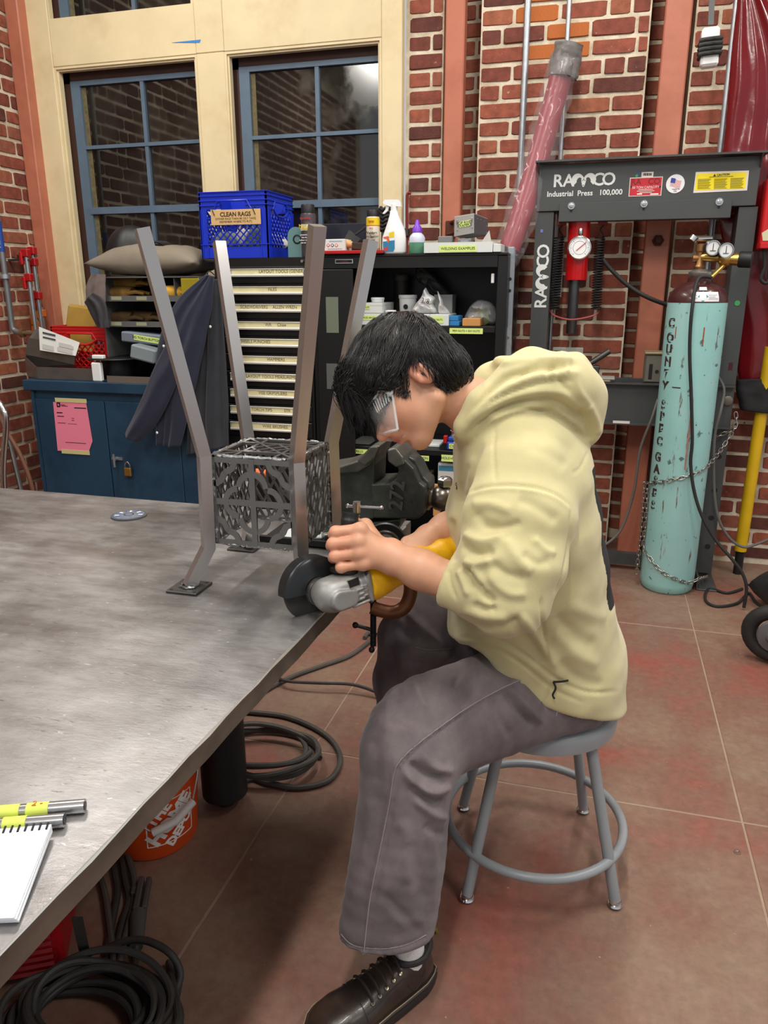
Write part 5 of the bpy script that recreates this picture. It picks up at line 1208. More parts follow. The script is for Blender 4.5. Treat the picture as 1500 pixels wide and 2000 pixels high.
# blocks on the bed
zbed = zu + .001
t = thing('arbor_block', 'slotted steel arbor block on the press bed beside the gas cylinder', 'block')
a, b, c, d = rect(1259, 693, 1301, 746, PY - .02)
MB().box(a, b, PY - .02, PY + .1, zbed, d, .006).build('block', mat('grey_block', (120, 116, 106), .45, .5, var=.15), t)
q = rect(1267, 711, 1274, 741, PY - .021); MB().box(q[0], q[1], PY - .0212, PY - .0195, q[2], q[3], .003).build('slot', ink, t)
q = P(1283, 726, Y=PY - .0205); MB().lathe(q, -YA, [(.009, 0), (.009, .001), (0, .001)], 14).build('hole', ink, t)
MB().box(a - .006, b, PY - .026, PY + .1, d, d + .012, .004).build('cap', mat('worn_block', (150, 138, 110), .45, .5), t)
t = tag(MB().obox((P(1108, 700, Y=PY + .1)[0], PY + .11, P(1108, 700, Y=PY)[2] - .03), (.075, 0, 0), (0, .01, 0), (0, 0, .075), .003).build('grey_plate', mat('light_plate', (150, 148, 142), .6)), 'grey metal plate standing on the press bed behind the hood', 'metal plate')
a, b, c, d = rect(1136, 740, 1195, 748, PY - .045)
for i, (x0_, x1_, z0_, z1_, mm) in enumerate(((1140, 1192, 0, .01, mat('worn_block', (150, 138, 110), .45, .5)), (1165, 1200, .011, .02, mat('light_plate', (150, 148, 142), .6)))):
 tag(MB().box(P(x0_, 745, Y=PY)[0], P(x1_, 745, Y=PY)[0], PY - .045, PY + .06, zbed + z0_, zbed + z1_, .002).build('flat_bar', mm), ('tan flat bar on the press bed behind the hood', 'pale flat bar stacked on the tan one on the press bed')[i], 'metal bar')
t = thing('v_block', 'dark steel block on the press bed right of the hood', 'block')
q = P(1150, 722, Y=PY)
MB().box(q[0] - .03, q[0] + .05, PY + .0, PY + .07, zbed + .021, zbed + .07, .003).build('block', dark_steel, t)
MB().cyl((q[0] - .0, PY + .03, zbed + .078), (q[0] + .09, PY + .05, zbed + .14), .014, 10).build('rod', dark_steel, t)

# ================================================================== GAS CYLINDER
GX, GY = P(1310, 1120, Y=3.735)[0], 3.735
GR = .5 * (P(1416, 640, Y=GY)[0] - P(1299, 640, Y=GY)[0])
GX = .5 * (P(1414, 640, Y=GY)[0] + P(1300, 640, Y=GY)[0])
def cyan_material():
 m = mat('cyan_cylinder_paint', (146, 196, 192), .42, var=.07, vscale=6, col2=(150, 192, 190), bump=.03, bscale=40)
 nt = m.node_tree; N = nt.nodes; L = nt.links; b = N['Principled BSDF']; src = b.inputs['Base Color'].links[0].from_socket
 tc = N.new('ShaderNodeTexCoord'); mp = N.new('ShaderNodeMapping'); mp.inputs['Scale'].default_value = (22, 22, 3.2); L.new(tc.outputs['Object'], mp.inputs[0])
 n = N.new('ShaderNodeTexNoise'); n.inputs['Scale'].default_value = 1.3; n.inputs['Detail'].default_value = 7; n.inputs['Roughness'].default_value = .65; L.new(mp.outputs[0], n.inputs['Vector'])
 r = N.new('ShaderNodeValToRGB'); r.color_ramp.elements[0].position = .615; r.color_ramp.elements[1].position = .66; L.new(n.outputs[0], r.inputs[0])
 mx = N.new('ShaderNodeMix'); mx.data_type = 'RGBA'; L.new(r.outputs[0], mx.inputs[0]); L.new(src, mx.inputs[6]); mx.inputs[7].default_value = (*lin((112, 84, 76)), 1)
 n2 = N.new('ShaderNodeTexNoise'); n2.inputs['Scale'].default_value = 30; n2.inputs['Detail'].default_value = 5; L.new(tc.outputs['Object'], n2.inputs['Vector'])
 r2 = N.new('ShaderNodeValToRGB'); r2.color_ramp.elements[0].position = .655; r2.color_ramp.elements[1].position = .70; L.new(n2.outputs[0], r2.inputs[0])
 m2 = N.new('ShaderNodeMix'); m2.data_type = 'RGBA'; L.new(r2.outputs[0], m2.inputs[0]); L.new(mx.outputs[2], m2.inputs[6]); m2.inputs[7].default_value = (*lin((84, 110, 110)), 1)
 L.new(m2.outputs[2], b.inputs['Base Color']); return m
m_cyan = cyan_material(); m_maroon = mat('maroon_paint', (66, 34, 34), .3, var=.15, coat=.2)
gc = thing('gas_cylinder', 'tall cyan gas cylinder with a maroon shoulder chained to the press', 'gas cylinder')
zg = P(1355, 592, Y=GY - GR)[2]; zsh = P(1380, 545, Y=GY)[2]
MB().lathe((GX, GY, 0), ZA, [(GR * .86, 0), (GR * .95, .012), (GR, .045), (GR, zg)], 56).build('body', m_cyan, gc)
MB().lathe((GX, GY, zg), ZA, [(GR, 0), (GR * .985, .022), (GR * .9, .047), (GR * .74, .068), (GR * .55, .080), (GR * .43, .088), (GR * .42, .104), (GR * .36, .107)], 48).build('shoulder', m_maroon, gc)
zn = zg + .107
MB().lathe((GX, GY, zn), ZA, [(.04, 0), (.05, .012), (.05, .022), (.03, .032), (.02, .034)], 20).build('neck_ring', mat('aluminium', (170, 168, 164), .35, .8), gc)
# stencilled letters down the side
def wrap(body, an, z, size, m):
 c = bpy.data.curves.new('lettering', 'FONT'); c.body = body; c.size = size; c.align_x = 'CENTER'; c.align_y = 'CENTER'; c.resolution_u = 3; c.offset = .0032
 t_ = bpy.data.objects.new('lettering', c); me = bpy.data.meshes.new_from_object(t_); bpy.data.objects.remove(t_)
 bm = bmesh.new(); bm.from_mesh(me); bmesh.ops.triangulate(bm, faces=bm.faces[:])
 bmesh.ops.subdivide_edges(bm, edges=bm.edges[:], cuts=1)
 bmesh.ops.delete(bm, geom=[f for f in bm.faces if abs(f.calc_center_median().x - .004) < size * .055], context='FACES')      # stencil bridge
 for v in bm.verts:
  a_ = an + v.co.x / GR; v.co = Vector((GX + (GR + .0007) * math.cos(a_), GY + (GR + .0007) * math.sin(a_), z + v.co.y))
 bm.to_mesh(me); bm.free(); return obj('stencil_letter', me, m, gc)
m_st = mat('stencil_paint', (58, 40, 38), .7, var=.3, vscale=60)
seq = [('C', 632), ('O', 661), ('U', 684), ('N', 708), ('T', 733), ('Y', 756), ('S', 793), ('P', 816), ('E', 840), ('C', 865), ('G', 896), ('A', 920), ('S', 943), ('E', 968), ('S', 992)]
view = math.atan2(-GY, -GX)
la = view - math.acos(0) * .0
# angle whose image position is 18 px right of the left edge near the top
best = min(((abs(pr((GX + GR * math.cos(q), GY + GR * math.sin(q), 1.3))[0] - 1313), q) for q in [view + .02 * i for i in range(-75, 75)]))[1]
for ch, y in seq:
 z = P(1313, y, Y=GY - GR * .7)[2]; wrap(ch, best, z, .056, m_st)
zd = P(1325, 758, Y=GY - GR)[2]
mb = MB(); g = [[(GX + (GR + .0008) * math.cos(q), GY + (GR + .0008) * math.sin(q), zd + z) for q in [best + .33 + .028 * i for i in range(12)]] for z in (-.0025, .0025)]; mb.sheet(g); mb.build('stencil_dash', m_st, gc)
def patch(an0, an1, z0, z1, m, nm, r_of=lambda z: GR, off=.001):
 g = [[(GX + (r_of(z) + off) * math.cos(q), GY + (r_of(z) + off) * math.sin(q), z) for q in [an0 + (an1 - an0) * i / 10 for i in range(11)]] for z in [z0 + (z1 - z0) * j / 4 for j in range(5)]]
 return MB().sheet(g).build(nm, m, gc)
m_rust = mat('rust_chip', (146, 78, 48), .8, var=.3, vscale=40)
patch(view + .30, view + .345, 1.17, 1.25, m_rust, 'rust_chip'); patch(view - .655, view - .62, 1.2, 1.25, m_rust, 'rust_chip'); patch(view + .17, view + .235, .62, .94, mat('scrape', (160, 122, 112), .6, var=.3, vscale=50), 'scrape')
shr = lambda z: np.interp(z - zg, [0, .022, .047, .068, .08], [GR, GR * .985, GR * .9, GR * .74, GR * .55])
bl = patch(view - .12, view + .75, zg + .006, zg + .046, mat('plate_white2', (224, 224, 226), .5), 'hazard_label', shr)
patch(view + .02, view + .32, zg + .053, zg + .066, mat('plate_white2', (224, 224, 226), .5), 'hazard_label', shr)
q_ = view + .17; zc_ = zg + .027
def onsh(a_, z, o=.002): return (GX + (shr(z) + o) * math.cos(a_), GY + (shr(z) + o) * math.sin(a_), z)
MB().add([onsh(q_ - .17, zc_), onsh(q_, zc_ - .024), onsh(q_ + .17, zc_), onsh(q_, zc_ + .024)], [(0, 1, 2, 3)]).build('hazard_diamond', mat('label_teal2', (40, 130, 150), .5), bl)
for a0, a1, z in ((.34, .68, .034), (.34, .6, .027), (.36, .7, .019), (-.1, -.02, .032), (-.1, -.01, .022)):
 mb = MB(); mb.sheet([[onsh(view + a0 + (a1 - a0) * i / 6, zg + z + h, .0022) for i in range(7)] for h in (-.002, .002)]); mb.build('print_line', mat('pale_print', (150, 150, 150), .7), bl)
# regulator with two gauges
vx, vy, vz = GX - .008, GY, zn + .034
rg_ = thing('gas_regulator', 'brass regulator with two round gauges on the cyan cylinder', 'regulator')
MB().lathe((vx, vy, vz), ZA, [(.02, 0), (.024, .01), (.018, .02), (.018, .07), (.024, .075), (.024, .1), (.014, .105)], 16).cyl((vx - .03, vy, vz + .045), (vx + .02, vy, vz + .045), .017, 14).build('valve_body', mat('bronze', (150, 112, 72), .4, .85, var=.15), rg_)
MB().cyl((vx - .035, vy, vz + .125), (vx + .04, vy, vz + .125), .012, 12).cyl((vx - .04, vy, vz + .118), (vx - .028, vy, vz + .135), .02, 10).build('hand_wheel', chrome, rg_)
MB().cyl((vx, vy, vz + .05), (vx + .08, vy - .02, vz + .045), .018, 16).sphere((vx + .1, vy - .025, vz + .042), .034, 16).cyl((vx + .12, vy - .03, vz + .04), (vx + .15, vy - .037, vz + .038), .026, 18).build('regulator_body', mat('bright_brass', (196, 160, 88), .3, .95), rg_)
MB().lathe((vx + .15, vy - .037, vz + .038), (.97, -.22, -.05), [(.03, 0), (.034, .006), (.034, .05), (.028, .055), (0, .055)], 18).build('adjust_knob', black_plastic, rg_)
for px, py, dz in ((1392.5, 484, 0), (1418, 489, .0)):
 gq = P(px, py, Y=GY - .06); gn = np.array([.22, -.97, -.06]); gn /= np.linalg.norm(gn)
 gg = MB().lathe(gq, gn, [(.026, -.032), (.031, -.03), (.031, .003), (.028, .004), (.027, .001), (0, .001)], 24).build('gauge', mat('gauge_black', (40, 40, 42), .35), rg_)
 MB().lathe(gq + gn * .0012, gn, [(.027, 0), (.027, .0006), (0, .0006)], 24).build('gauge_face', white_plastic, gg)
 MB().lathe(gq, gn, [(.0275, .0), (.0312, .003), (.0312, .006), (.0278, .006)], 24, cap=False).build('gauge_rim', chrome, gg)
 e1 = np.cross(gn, ZA); e1 /= np.linalg.norm(e1)
 MB().obox(gq + gn * .0026 + ZA * .004, ZA * .014, e1 * .0014, gn * .0004).obox(gq + gn * .0026 - ZA * .012, ZA * .0012, e1 * .012, gn * .0003).build('gauge_needle', ink, gg)
 MB().cyl(gq - gn * .032, (vx + .1, vy - .025, vz + .05), .008, 8).build('gauge_stem', mat('bright_brass', (196, 160, 88), .3, .95), rg_)
st = np.array([vx + .075, vy - .05, vz - .0]); en = np.array([vx + .045, vy - .075, vz - .035])
MB().cyl(np.array([vx + .1, vy - .03, vz + .02]), en, .009, 10).build('outlet', mat('bright_brass', (196, 160, 88), .3, .95), rg_)
# hose falling down the front of the cylinder
t = thing('gas_hose', 'black gas hose hanging down the front of the cyan cylinder', 'hose')
yh = GY - GR - .012
hp_ = [en, P(1364, 545, Y=yh + .05), P(1352, 600, Y=yh), P(1347, 680, Y=yh), P(1350, 770, Y=yh), P(1352, 860, Y=yh), P(1349, 905, Y=yh), P(1356, 960, Y=yh - .01), P(1372, 1010, Y=yh - .02), P(1398, 1055, Y=yh - .03), P(1428, 1090, Y=yh - .05), P(1450, 1120, Y=yh - .06), P(1458, 1150, Y=yh - .07)]
hp_.append(np.array([hp_[-1][0] + .0, yh - .07, .012]))
MB().tube(spline(hp_, 8), .0075, 10).build('hose', black_rubber, t)
t = thing('ground_cable', 'thin black cable looping on the floor by the press foot', 'cable')
fl_ = lambda x, y, z=.008: P(x, y, Z=z)
MB().tube(spline([fl_(1450, 1150), fl_(1420, 1158), fl_(1385, 1150), fl_(1378, 1172), fl_(1400, 1184), fl_(1440, 1178), fl_(1462, 1158), fl_(1475, 1175), fl_(1490, 1185), fl_(1520, 1196)], 8), .0065, 8).build('cable', black_rubber, t)
t = thing('grey_cable', 'grey cable looping down between cylinder and yellow pole', 'cable')
yq = PY - .16
MB().tube(spline([P(1402, 735, Y=PY - .06), P(1414, 760, Y=PY - .08), P(1408, 800, Y=yq), P(1396, 850, Y=yq), P(1394, 930, Y=yq), P(1400, 1000, Y=yq), P(1420, 1045, Y=yq), P(1450, 1068, Y=yq), P(1480, 1062, Y=yq), P(1530, 1040, Y=yq)], 8), .0065, 8).build('cable', mat('grey_cable_rubber', (92, 88, 84), .55), t)
t = thing('grey_cable', 'grey cable curving from the press down behind the hoodie', 'cable')
MB().tube(spline([P(1285, 780, Y=PY - .07), P(1272, 820, Y=PY - .1), P(1250, 880, Y=PY - .1), P(1238, 960, Y=PY - .1), P(1215, 1030, Y=PY - .12), P(1185, 1062, Y=PY - .14), P(1150, 1075, Y=PY - .16)], 8), .0065, 8).build('cable', mat('grey_cable_rubber', (92, 88, 84), .55), t)
# chain: single links
def link_mesh():
 pts = []
 for k in range(16):
  an = 2 * PI * k / 16; x = .009 * math.cos(an) + math.copysign(.007, math.cos(an)) * (abs(math.cos(an)) > .01); pts.append((x, .0075 * math.sin(an), 0))
 me = MB().tube(pts, .0025, 5, closed=True).mesh('link'); me.materials.append(mat('chain_steel', (168, 164, 158), .3, .95, var=.2)); return me
LINK = link_mesh()
def chain(pts, label, name='chain'):
 t = thing(name, label, 'chain'); pl = spline(pts, 14); pl = np.array(pl); seg = np.r_[0, np.cumsum(np.linalg.norm(np.diff(pl, axis=0), axis=1))]; n = int(seg[-1] / .0235)
 for i in range(n):
  s_ = (i + .5) * seg[-1] / n; c = np.array([np.interp(s_, seg, pl[:, k]) for k in range(3)]); c2 = np.array([np.interp(min(s_ + .004, seg[-1]), seg, pl[:, k]) for k in range(3)]); c1 = np.array([np.interp(max(s_ - .004, 0), seg, pl[:, k]) for k in range(3)])
  d = c2 - c1; d /= np.linalg.norm(d); q = np.cross(d, [0.3, -.9, .3]); q /= np.linalg.norm(q); n2 = np.cross(d, q)
  an = (PI / 2 if i % 2 else 0) + .35; y = q * math.cos(an) + n2 * math.sin(an); z = np.cross(d, y)
  o = bpy.data.objects.new('link', LINK); COL.objects.link(o); o.parent = t
  o.matrix_local = Matrix(((d[0], y[0], z[0], c[0]), (d[1], y[1], z[1], c[1]), (d[2], y[2], z[2], c[2]), (0, 0, 0, 1)))
 return t
yf = GY - GR - .006
def cc_(px, py, off=.006):     # a point hugging the cylinder front
 q = P(px, py, Y=GY); best = None
 d = FW * F + RT * (px - 750) + UP * (1000 - py); a_ = d[0] ** 2 + d[1] ** 2; b_ = -2 * (d[0] * GX + d[1] * GY); c_ = GX ** 2 + GY ** 2 - (GR + off) ** 2; ds = b_ * b_ - 4 * a_ * c_
 tt = (-b_ - math.sqrt(max(ds, 0))) / (2 * a_); return CAM + d * tt
chain([P(1437, 806, Y=PY - .05), P(1436, 832, Y=PY - .06), P(1415, 868, Y=PY - .08), cc_(1384, 908), cc_(1352, 927), cc_(1310, 938), cc_(1274, 943), P(1258, 943, Y=GY - .02)], 'steel chain round the middle of the cyan cylinder')
chain([P(1258, 943, Y=GY - .02), P(1256, 990, Y=GY - .03), P(1252, 1040, Y=GY - .03), P(1247, 1085, Y=GY - .03), P(1243, 1120, Y=GY - .03)], 'loose end of steel chain hanging left of the cyan cylinder')
chain([P(1264, 945, Y=GY - .03), P(1262, 1010, Y=GY - .04), cc_(1257.5, 1066), cc_(1268, 1088), cc_(1290, 1114), cc_(1318, 1130), cc_(1345, 1138), P(1366, 1130, Y=GY - .06), P(1382, 1126, Y=PY - .05)], 'steel chain slung low round the foot of the cyan cylinder')
chain([P(1388, 858, Y=PY - .03), P(1400, 852, Y=PY - .04), P(1425, 842, Y=PY - .05), P(1436, 834, Y=PY - .055)], 'short steel chain from the press column to the cylinder chain')

# ================================================================== RIGHT EDGE
t = thing('yellow_pole', 'yellow steel pole standing right of the gas cylinder', 'pole')
yp0, yp1 = P(1462, 800, Y=4.02), P(1446, 1075, Y=4.02); yr = .5 * (P(1461, 1060, Y=4.02)[0] - P(1437, 1060, Y=4.02)[0])
MB().cyl((yp1[0], 4.02, yp1[2]), (yp1[0] + .012, 4.02, yp0[2] + .3), yr, 18).build('pole', mat('yellow_paint', (206, 166, 20), .4, var=.12, vscale=8), t)
MB().cyl((yp1[0], 4.02, 0), (yp1[0], 4.02, yp1[2]), yr * .75, 14).build('foot', black_paint, t)
q = P(1454, 826, Y=4.02 - yr); MB().lathe(q, -YA, [(.005, -.004), (.005, .001), (0, .001)], 8).build('hole', ink, t)
m_vinyl = mat('red_vinyl', (104, 10, 20), .16, spec=.7, var=.12, vscale=5, bump=.12, bscale=12, bdist=.01)
vs = thing('vinyl_curtain', 'glossy dark red vinyl welding curtain bunched at the right edge', 'curtain')
weld(drape([(1445, -60), (1428, 120), (1416, 260), (1408, 330), (1404, 420)], [(1462, -60), (1560, 120), (1580, 260), (1590, 330), (1600, 420)], 4.06, .05, 1.4, .012, .05, 30, 40, 11).build('sheet', m_vinyl, vs))
weld(drape([(1404, 420), (1420, 520), (1440, 640), (1441, 720), (1452, 765)], [(1600, 420), (1600, 520), (1600, 640), (1600, 720), (1590, 765)], 4.06, .05, 1.2, .015, .06, 26, 30, 13).build('sheet', m_vinyl, vs))
tag(weld(drape([(1440, 742), (1438, 765), (1446, 800)], [(1590, 735), (1590, 770), (1590, 815)], 4.02, .05, 1.6, .01, .04, 20, 14, 15).build('black_cloth', mat('black_cloth', (26, 26, 28), .8, bump=.3, bscale=40))), 'black cloth bundle under the red vinyl curtain', 'cloth')
t = thing('red_wall_box', 'red metal box with a pale sticker at the right edge', 'box')
a, b, c, d = rect(1492, 345, 1600, 480, 3.86)
MB().box(a, b, 3.86, 3.98, c, d, .006).build('case', mat('box_red', (190, 24, 28), .4), t)
pts = [P(1488, 455, Y=3.855), P(1520, 435, Y=3.855), P(1520, 470, Y=3.855), P(1490, 470, Y=3.855)]
MB().prism([(p[0], p[2]) for p in pts], (0, 3.858, 0), XA, ZA, -YA * .001).build('sticker', mat('pale_sticker', (190, 196, 160), .6), t)
a2, b2, c2, d2 = rect(1484, 473, 1600, 485, 3.84); MB().box(a2, b2, 3.83, 3.98, c2, d2, .003).build('lip', mat('box_red', (190, 24, 28), .4), t)
MB().tube(spline([P(1492, 486, Y=3.86), P(1494, 520, Y=3.86), P(1486, 545, Y=3.86), P(1500, 550, Y=3.86), P(1505, 500, Y=3.86)], 6), .008, 8).build('cord', black_rubber, t)
# pendant box on a strap
t = thing('pendant_box', 'white electrical box wrapped in black tape hanging from the ceiling', 'electrical box')
bY = 3.55
c_ = P(1386, 94, Y=bY); kx = P(1387, 94, Y=bY)[0] - c_[0]; tl = np.array([.04, 0, .28]); 
ex_ = np.array([1, .1, .07]); ex_ /= np.linalg.norm(ex_); ez_ = np.array([-.06, 0, 1.0]); ez_ /= np.linalg.norm(ez_)
MB().obox(c_, ex_ * 17.5 * kx, YA * .028, ez_ * 36 * kx, .008).build('box', white_plastic, t)
mb = MB()
for i in range(4):
 z = 12 - i * 8.5
 pts = [c_ + ez_ * (z * kx) + ex_ * sx * 19.5 * kx + YA * sy * .033 for sx, sy in ((-1, -1), (-.5, -1.08), (0, -1.12), (.5, -1.08), (1, -1), (1, 1), (-1, 1))]
 mb.tube(pts, 4.6 * kx, 8, closed=True)
mb.build('tape_wrap', black_rubber, t)
MB().obox(c_ + ez_ * .62, ez_ * .54, ex_ * 5.5 * kx, YA * .003).build('strap', mat('grey_strap', (92, 92, 92), .6), t)
MB().box(c_[0] + ez_[0] * 1.16 - .03, c_[0] + ez_[0] * 1.16 + .03, bY - .03, bY + .03, c_[2] + 1.155, 4.2).build('anchor', dark_steel, t)
# black bag, chain and wheel at the lower right
t = thing('black_bag', 'black rubber bag slumped on the floor at the right edge', 'bag')
q = P(1500, 1200, Z=0.0); q = P(1525, 1195, Z=0)
weld(pillow((q[0] + .06, q[1] + .02, .085), .17, .13, .13, .3, 8, 26, 18, 2.4).build('body', mat('black_bag_rubber', (38, 37, 38), .5, bump=.4, bscale=24), t))
chain([(q[0] - .07, q[1] + .0, .26), (q[0] - .03, q[1] - .03, .27), (q[0] - .01, q[1] - .06, .22), (q[0] + .03, q[1] - .08, .2)], 'short bright chain on the black bag at the right edge')
t = thing('hand_truck', 'black tyred hand truck end cut by the right edge of the photo', 'hand truck')
w_ = P(1512, 1235, Y=2.9); w_ = P(1516, 1235, Y=3.0)
MB().tube([(w_[0] + .09 * math.cos(x), w_[1] - .03 * math.cos(x), .125 + .09 * math.sin(x)) for x in [2 * PI * i / 28 for i in range(28)]], .03, 10, closed=True).build('tyre', black_rubber, t)
MB().lathe((w_[0] - .01, w_[1] - .03, .125), (-.3, -.95, 0), [(.065, 0), (.06, .01), (.03, .016), (.02, .03), (0, .03)], 20).build('hub', mat('grey_plastic', (90, 90, 92), .5), t)
MB().cyl((w_[0], w_[1], .125), (w_[0] + .3, w_[1] + .1, .125), .012, 8).build('axle', chrome, t)

# ================================================================== WELDING TABLE
TZ = 0.80
def table_material():
 m = bpy.data.materials.new('worn_table_steel'); m.use_nodes = True; nt = m.node_tree; N = nt.nodes; L = nt.links; b = N['Principled BSDF']
 tc = N.new('ShaderNodeTexCoord')
 def nz(sc, st, d=7, ro=.65, off=0):
  mp = N.new('ShaderNodeMapping'); mp.inputs['Scale'].default_value = st; mp.inputs['Location'].default_value = (off, off, 0); L.new(tc.outputs['Object'], mp.inputs[0])
  n = N.new('ShaderNodeTexNoise'); n.inputs['Scale'].default_value = sc; n.inputs['Detail'].default_value = d; n.inputs['Roughness'].default_value = ro; L.new(mp.outputs[0], n.inputs['Vector']); return n
 def ramp(src, a, c0, c, c1):
  r = N.new('ShaderNodeValToRGB'); r.color_ramp.elements[0].position = a; r.color_ramp.elements[1].position = c; r.color_ramp.elements[0].color = (*lin(c0), 1); r.color_ramp.elements[1].color = (*lin(c1), 1); L.new(src.outputs[0], r.inputs[0]); return r
 base = ramp(nz(2.6, (1, 1, 1)), .35, (122, 118, 117), .70, (182, 180, 180))
 rst = ramp(nz(3.4, (1, 1.6, 1), off=4), .56, (0, 0, 0), .72, (150, 150, 150))
 mx = N.new('ShaderNodeMix'); mx.data_type = 'RGBA'; L.new(rst.outputs[0], mx.inputs[0]); L.new(base.outputs[0], mx.inputs[6]); mx.inputs[7].default_value = (*lin((130, 108, 98)), 1)
 sc = ramp(nz(17, (2.6, 8, 1), 6, .75, 2), .605, (0, 0, 0), .68, (215, 215, 215))
 m2 = N.new('ShaderNodeMix'); m2.data_type = 'RGBA'; L.new(sc.outputs[0], m2.inputs[0]); L.new(mx.outputs[2], m2.inputs[6]); m2.inputs[7].default_value = (*lin((100, 95, 92)), 1)
 sp = ramp(nz(40, (1, 2.5, 1), 4, .6, 7), .66, (0, 0, 0), .72, (255, 255, 255))
 m3 = N.new('ShaderNodeMix'); m3.data_type = 'RGBA'; L.new(sp.outputs[0], m3.inputs[0]); L.new(m2.outputs[2], m3.inputs[6]); m3.inputs[7].default_value = (*lin((205, 204, 202)), 1)
 L.new(m3.outputs[2], b.inputs['Base Color']); b.inputs['Metallic'].default_value = .75
 mr = N.new('ShaderNodeMapRange'); mr.inputs[1].default_value = .3; mr.inputs[2].default_value = .7; mr.inputs[3].default_value = .28; mr.inputs[4].default_value = .52; L.new(nz(7, (1, 3, 1), off=3).outputs[0], mr.inputs[0]); L.new(mr.outputs[0], b.inputs['Roughness'])
 bp = N.new('ShaderNodeBump'); bp.inputs['Strength'].default_value = .25; bp.inputs['Distance'].default_value = .002; L.new(nz(22, (2, 5, 1), 6, .7).outputs[0], bp.inputs['Height']); L.new(bp.outputs[0], b.inputs['Normal'])
 return m
m_table = table_material()
wt = thing('welding_table', 'large heavy steel welding table with a scarred plate top', 'table')
ex0, ex1 = -.475, -.545
te = [(-2.5, -.45), (ex1, -.45)]
n_e = 46
rt_ = random.Random(5)
for i in range(1, n_e): te.append((ex1 + (ex0 - ex1) * i / n_e + rt_.uniform(-.0012, .0012), -.45 + 2.4 * i / n_e))
te += [(ex0, 1.95), (-2.5, 1.95)]
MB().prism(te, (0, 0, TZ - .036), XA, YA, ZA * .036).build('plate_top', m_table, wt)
ptop = wt.children[0]; ptop.data.materials.append(mat('dark_plate_edge', (104, 94, 84), .5, .5, var=.3, vscale=14, bump=.2, bscale=60))
for pf in ptop.data.polygons: pf.material_index = 1 if abs(pf.normal.z) < .5 else 0  # side faces take a darker brown-grey steel than the plate's top
MB().tube([(x, y, TZ - .0008) for x, y in te[1:-2]], [.0016 + .0012 * ((i * 7) % 5 == 0) for i in range(len(te[1:-2]))], 5).build('edge_burr', mat('bright_burr', (214, 212, 208), .35, .8), wt)
m_tf = mat('black_table_frame', (30, 30, 31), .5, var=.3, vscale=20)
lgx, lgy, _ = P(440, 1548, Z=.03)
for x, y in ((lgx, lgy), (-2.1, lgy), (lgx, -.1), (-2.1, -.1)):
 lg = MB().lathe((x, y, .035), ZA, [(.064, 0), (.064, TZ - .036 - .035)], 24).build('leg', m_tf, wt)
 MB().lathe((x, y, 0), ZA, [(.028, 0), (.03, .008), (.014, .012), (.014, .036)], 12).build('levelling_foot', dark_steel, lg)
MB().box(-2.3, -.62, 1.55, 1.62, TZ - .085, TZ - .036).box(-2.3, -.62, .2, .27, TZ - .085, TZ - .036).build('cross_rail', m_tf, wt)

# ================================================================== FABRICATED STEEL STAND
def swept(mb, pts, w, h, a_ax, sides=None):
 """square tube along pts; a_ax = fixed horizontal axis of the section; mitred corners"""
 pts = [np.asarray(p, float) for p in pts]; m_ = len(pts); rings = []
 for i, p in enumerate(pts):
  d0 = pts[i] - pts[i - 1] if i else pts[1] - pts[0]; d1 = pts[i + 1] - pts[i] if i < m_ - 1 else pts[i] - pts[i - 1]
  d0, d1 = d0 / np.linalg.norm(d0), d1 / np.linalg.norm(d1); n0 = np.cross(a_ax, d0); n1 = np.cross(a_ax, d1); n = n0 + n1; n = n / np.linalg.norm(n); n = n / max(.3, n @ n0)
  rings.append([p + a_ax * sx * w / 2 + n * sy * h / 2 for sx, sy in ((-1, -1), (1, -1), (1, 1), (-1, 1))])
 for i in range(m_ - 1): mb.hexa(rings[i] + rings[i + 1])
 return rings
m_tube = mat('blued_tube_steel', (186, 182, 181), .27, .9)
m_weld = mat('weld_bead', (150, 154, 156), .28, .95, var=.3, vscale=90, bump=.8, bscale=160)
m_panel = mat('laser_cut_plate', (128, 126, 124), .36, .88, var=.12, vscale=12)
SCX, SCY = -.676, 1.487
fs = thing('steel_stand', 'fabricated steel stand of four flared legs and laser cut panels on the table', 'metal stand')
hF, hB, hT, hTop = .140, .1065, .1035, .174
zF, zB, zTb = TZ + .006, .886, 1.086
TOPS = {(-1, -1): (277, 445), (1, -1): (620, 440), (1, 1): (724, 470), (-1, 1): (428, 473)}
for sx, sy in ((-1, -1), (1, -1), (1, 1), (-1, 1)):
 pt = lambda h, z: np.array([SCX + sx * h, SCY + sy * h, z]); t_ax = np.array([-sy, sx, 0]) / math.sqrt(2) * (sx * sy) ; t_ax = np.array([sy, -sx, 0.0]) / math.sqrt(2)
 tp_ = P(*TOPS[(sx, sy)], Y=SCY + sy * hTop)
 mb = MB(); rg = swept(mb, [pt(hF, zF), pt(hB, zB), pt(hT, zTb), tp_], .0245, .0245, t_ax)
 lgo = mb.build('leg', m_tube, fs)
 c = pt(hF, 0); MB().box(c[0] - .036, c[0] + .036, c[1] - .036, c[1] + .036, TZ + .0004, TZ + .0055, .001).build('foot_plate', dark_steel, lgo)
 for hx, hy in ((-1, -1), (1, 1), (1, -1), (-1, 1)):
  MB().lathe((c[0] + hx * .027, c[1] + hy * .027, TZ + .0056), ZA, [(.004, 0), (.004, .0004), (0, .0004)], 8).build('hole', ink, lgo)
 # weld round the foot
 pts = [c + np.array([math.cos(a), math.sin(a), 0]) * (.0165 + .0025 * math.sin(k * 2.4)) + ZA * (TZ + .0075) for k, a in enumerate([2 * PI * i / 18 for i in range(18)])]
 MB().tube(pts, [.0026 + .0014 * (k % 2) for k in range(18)], 6, closed=True).build('weld_bead', m_weld, lgo)
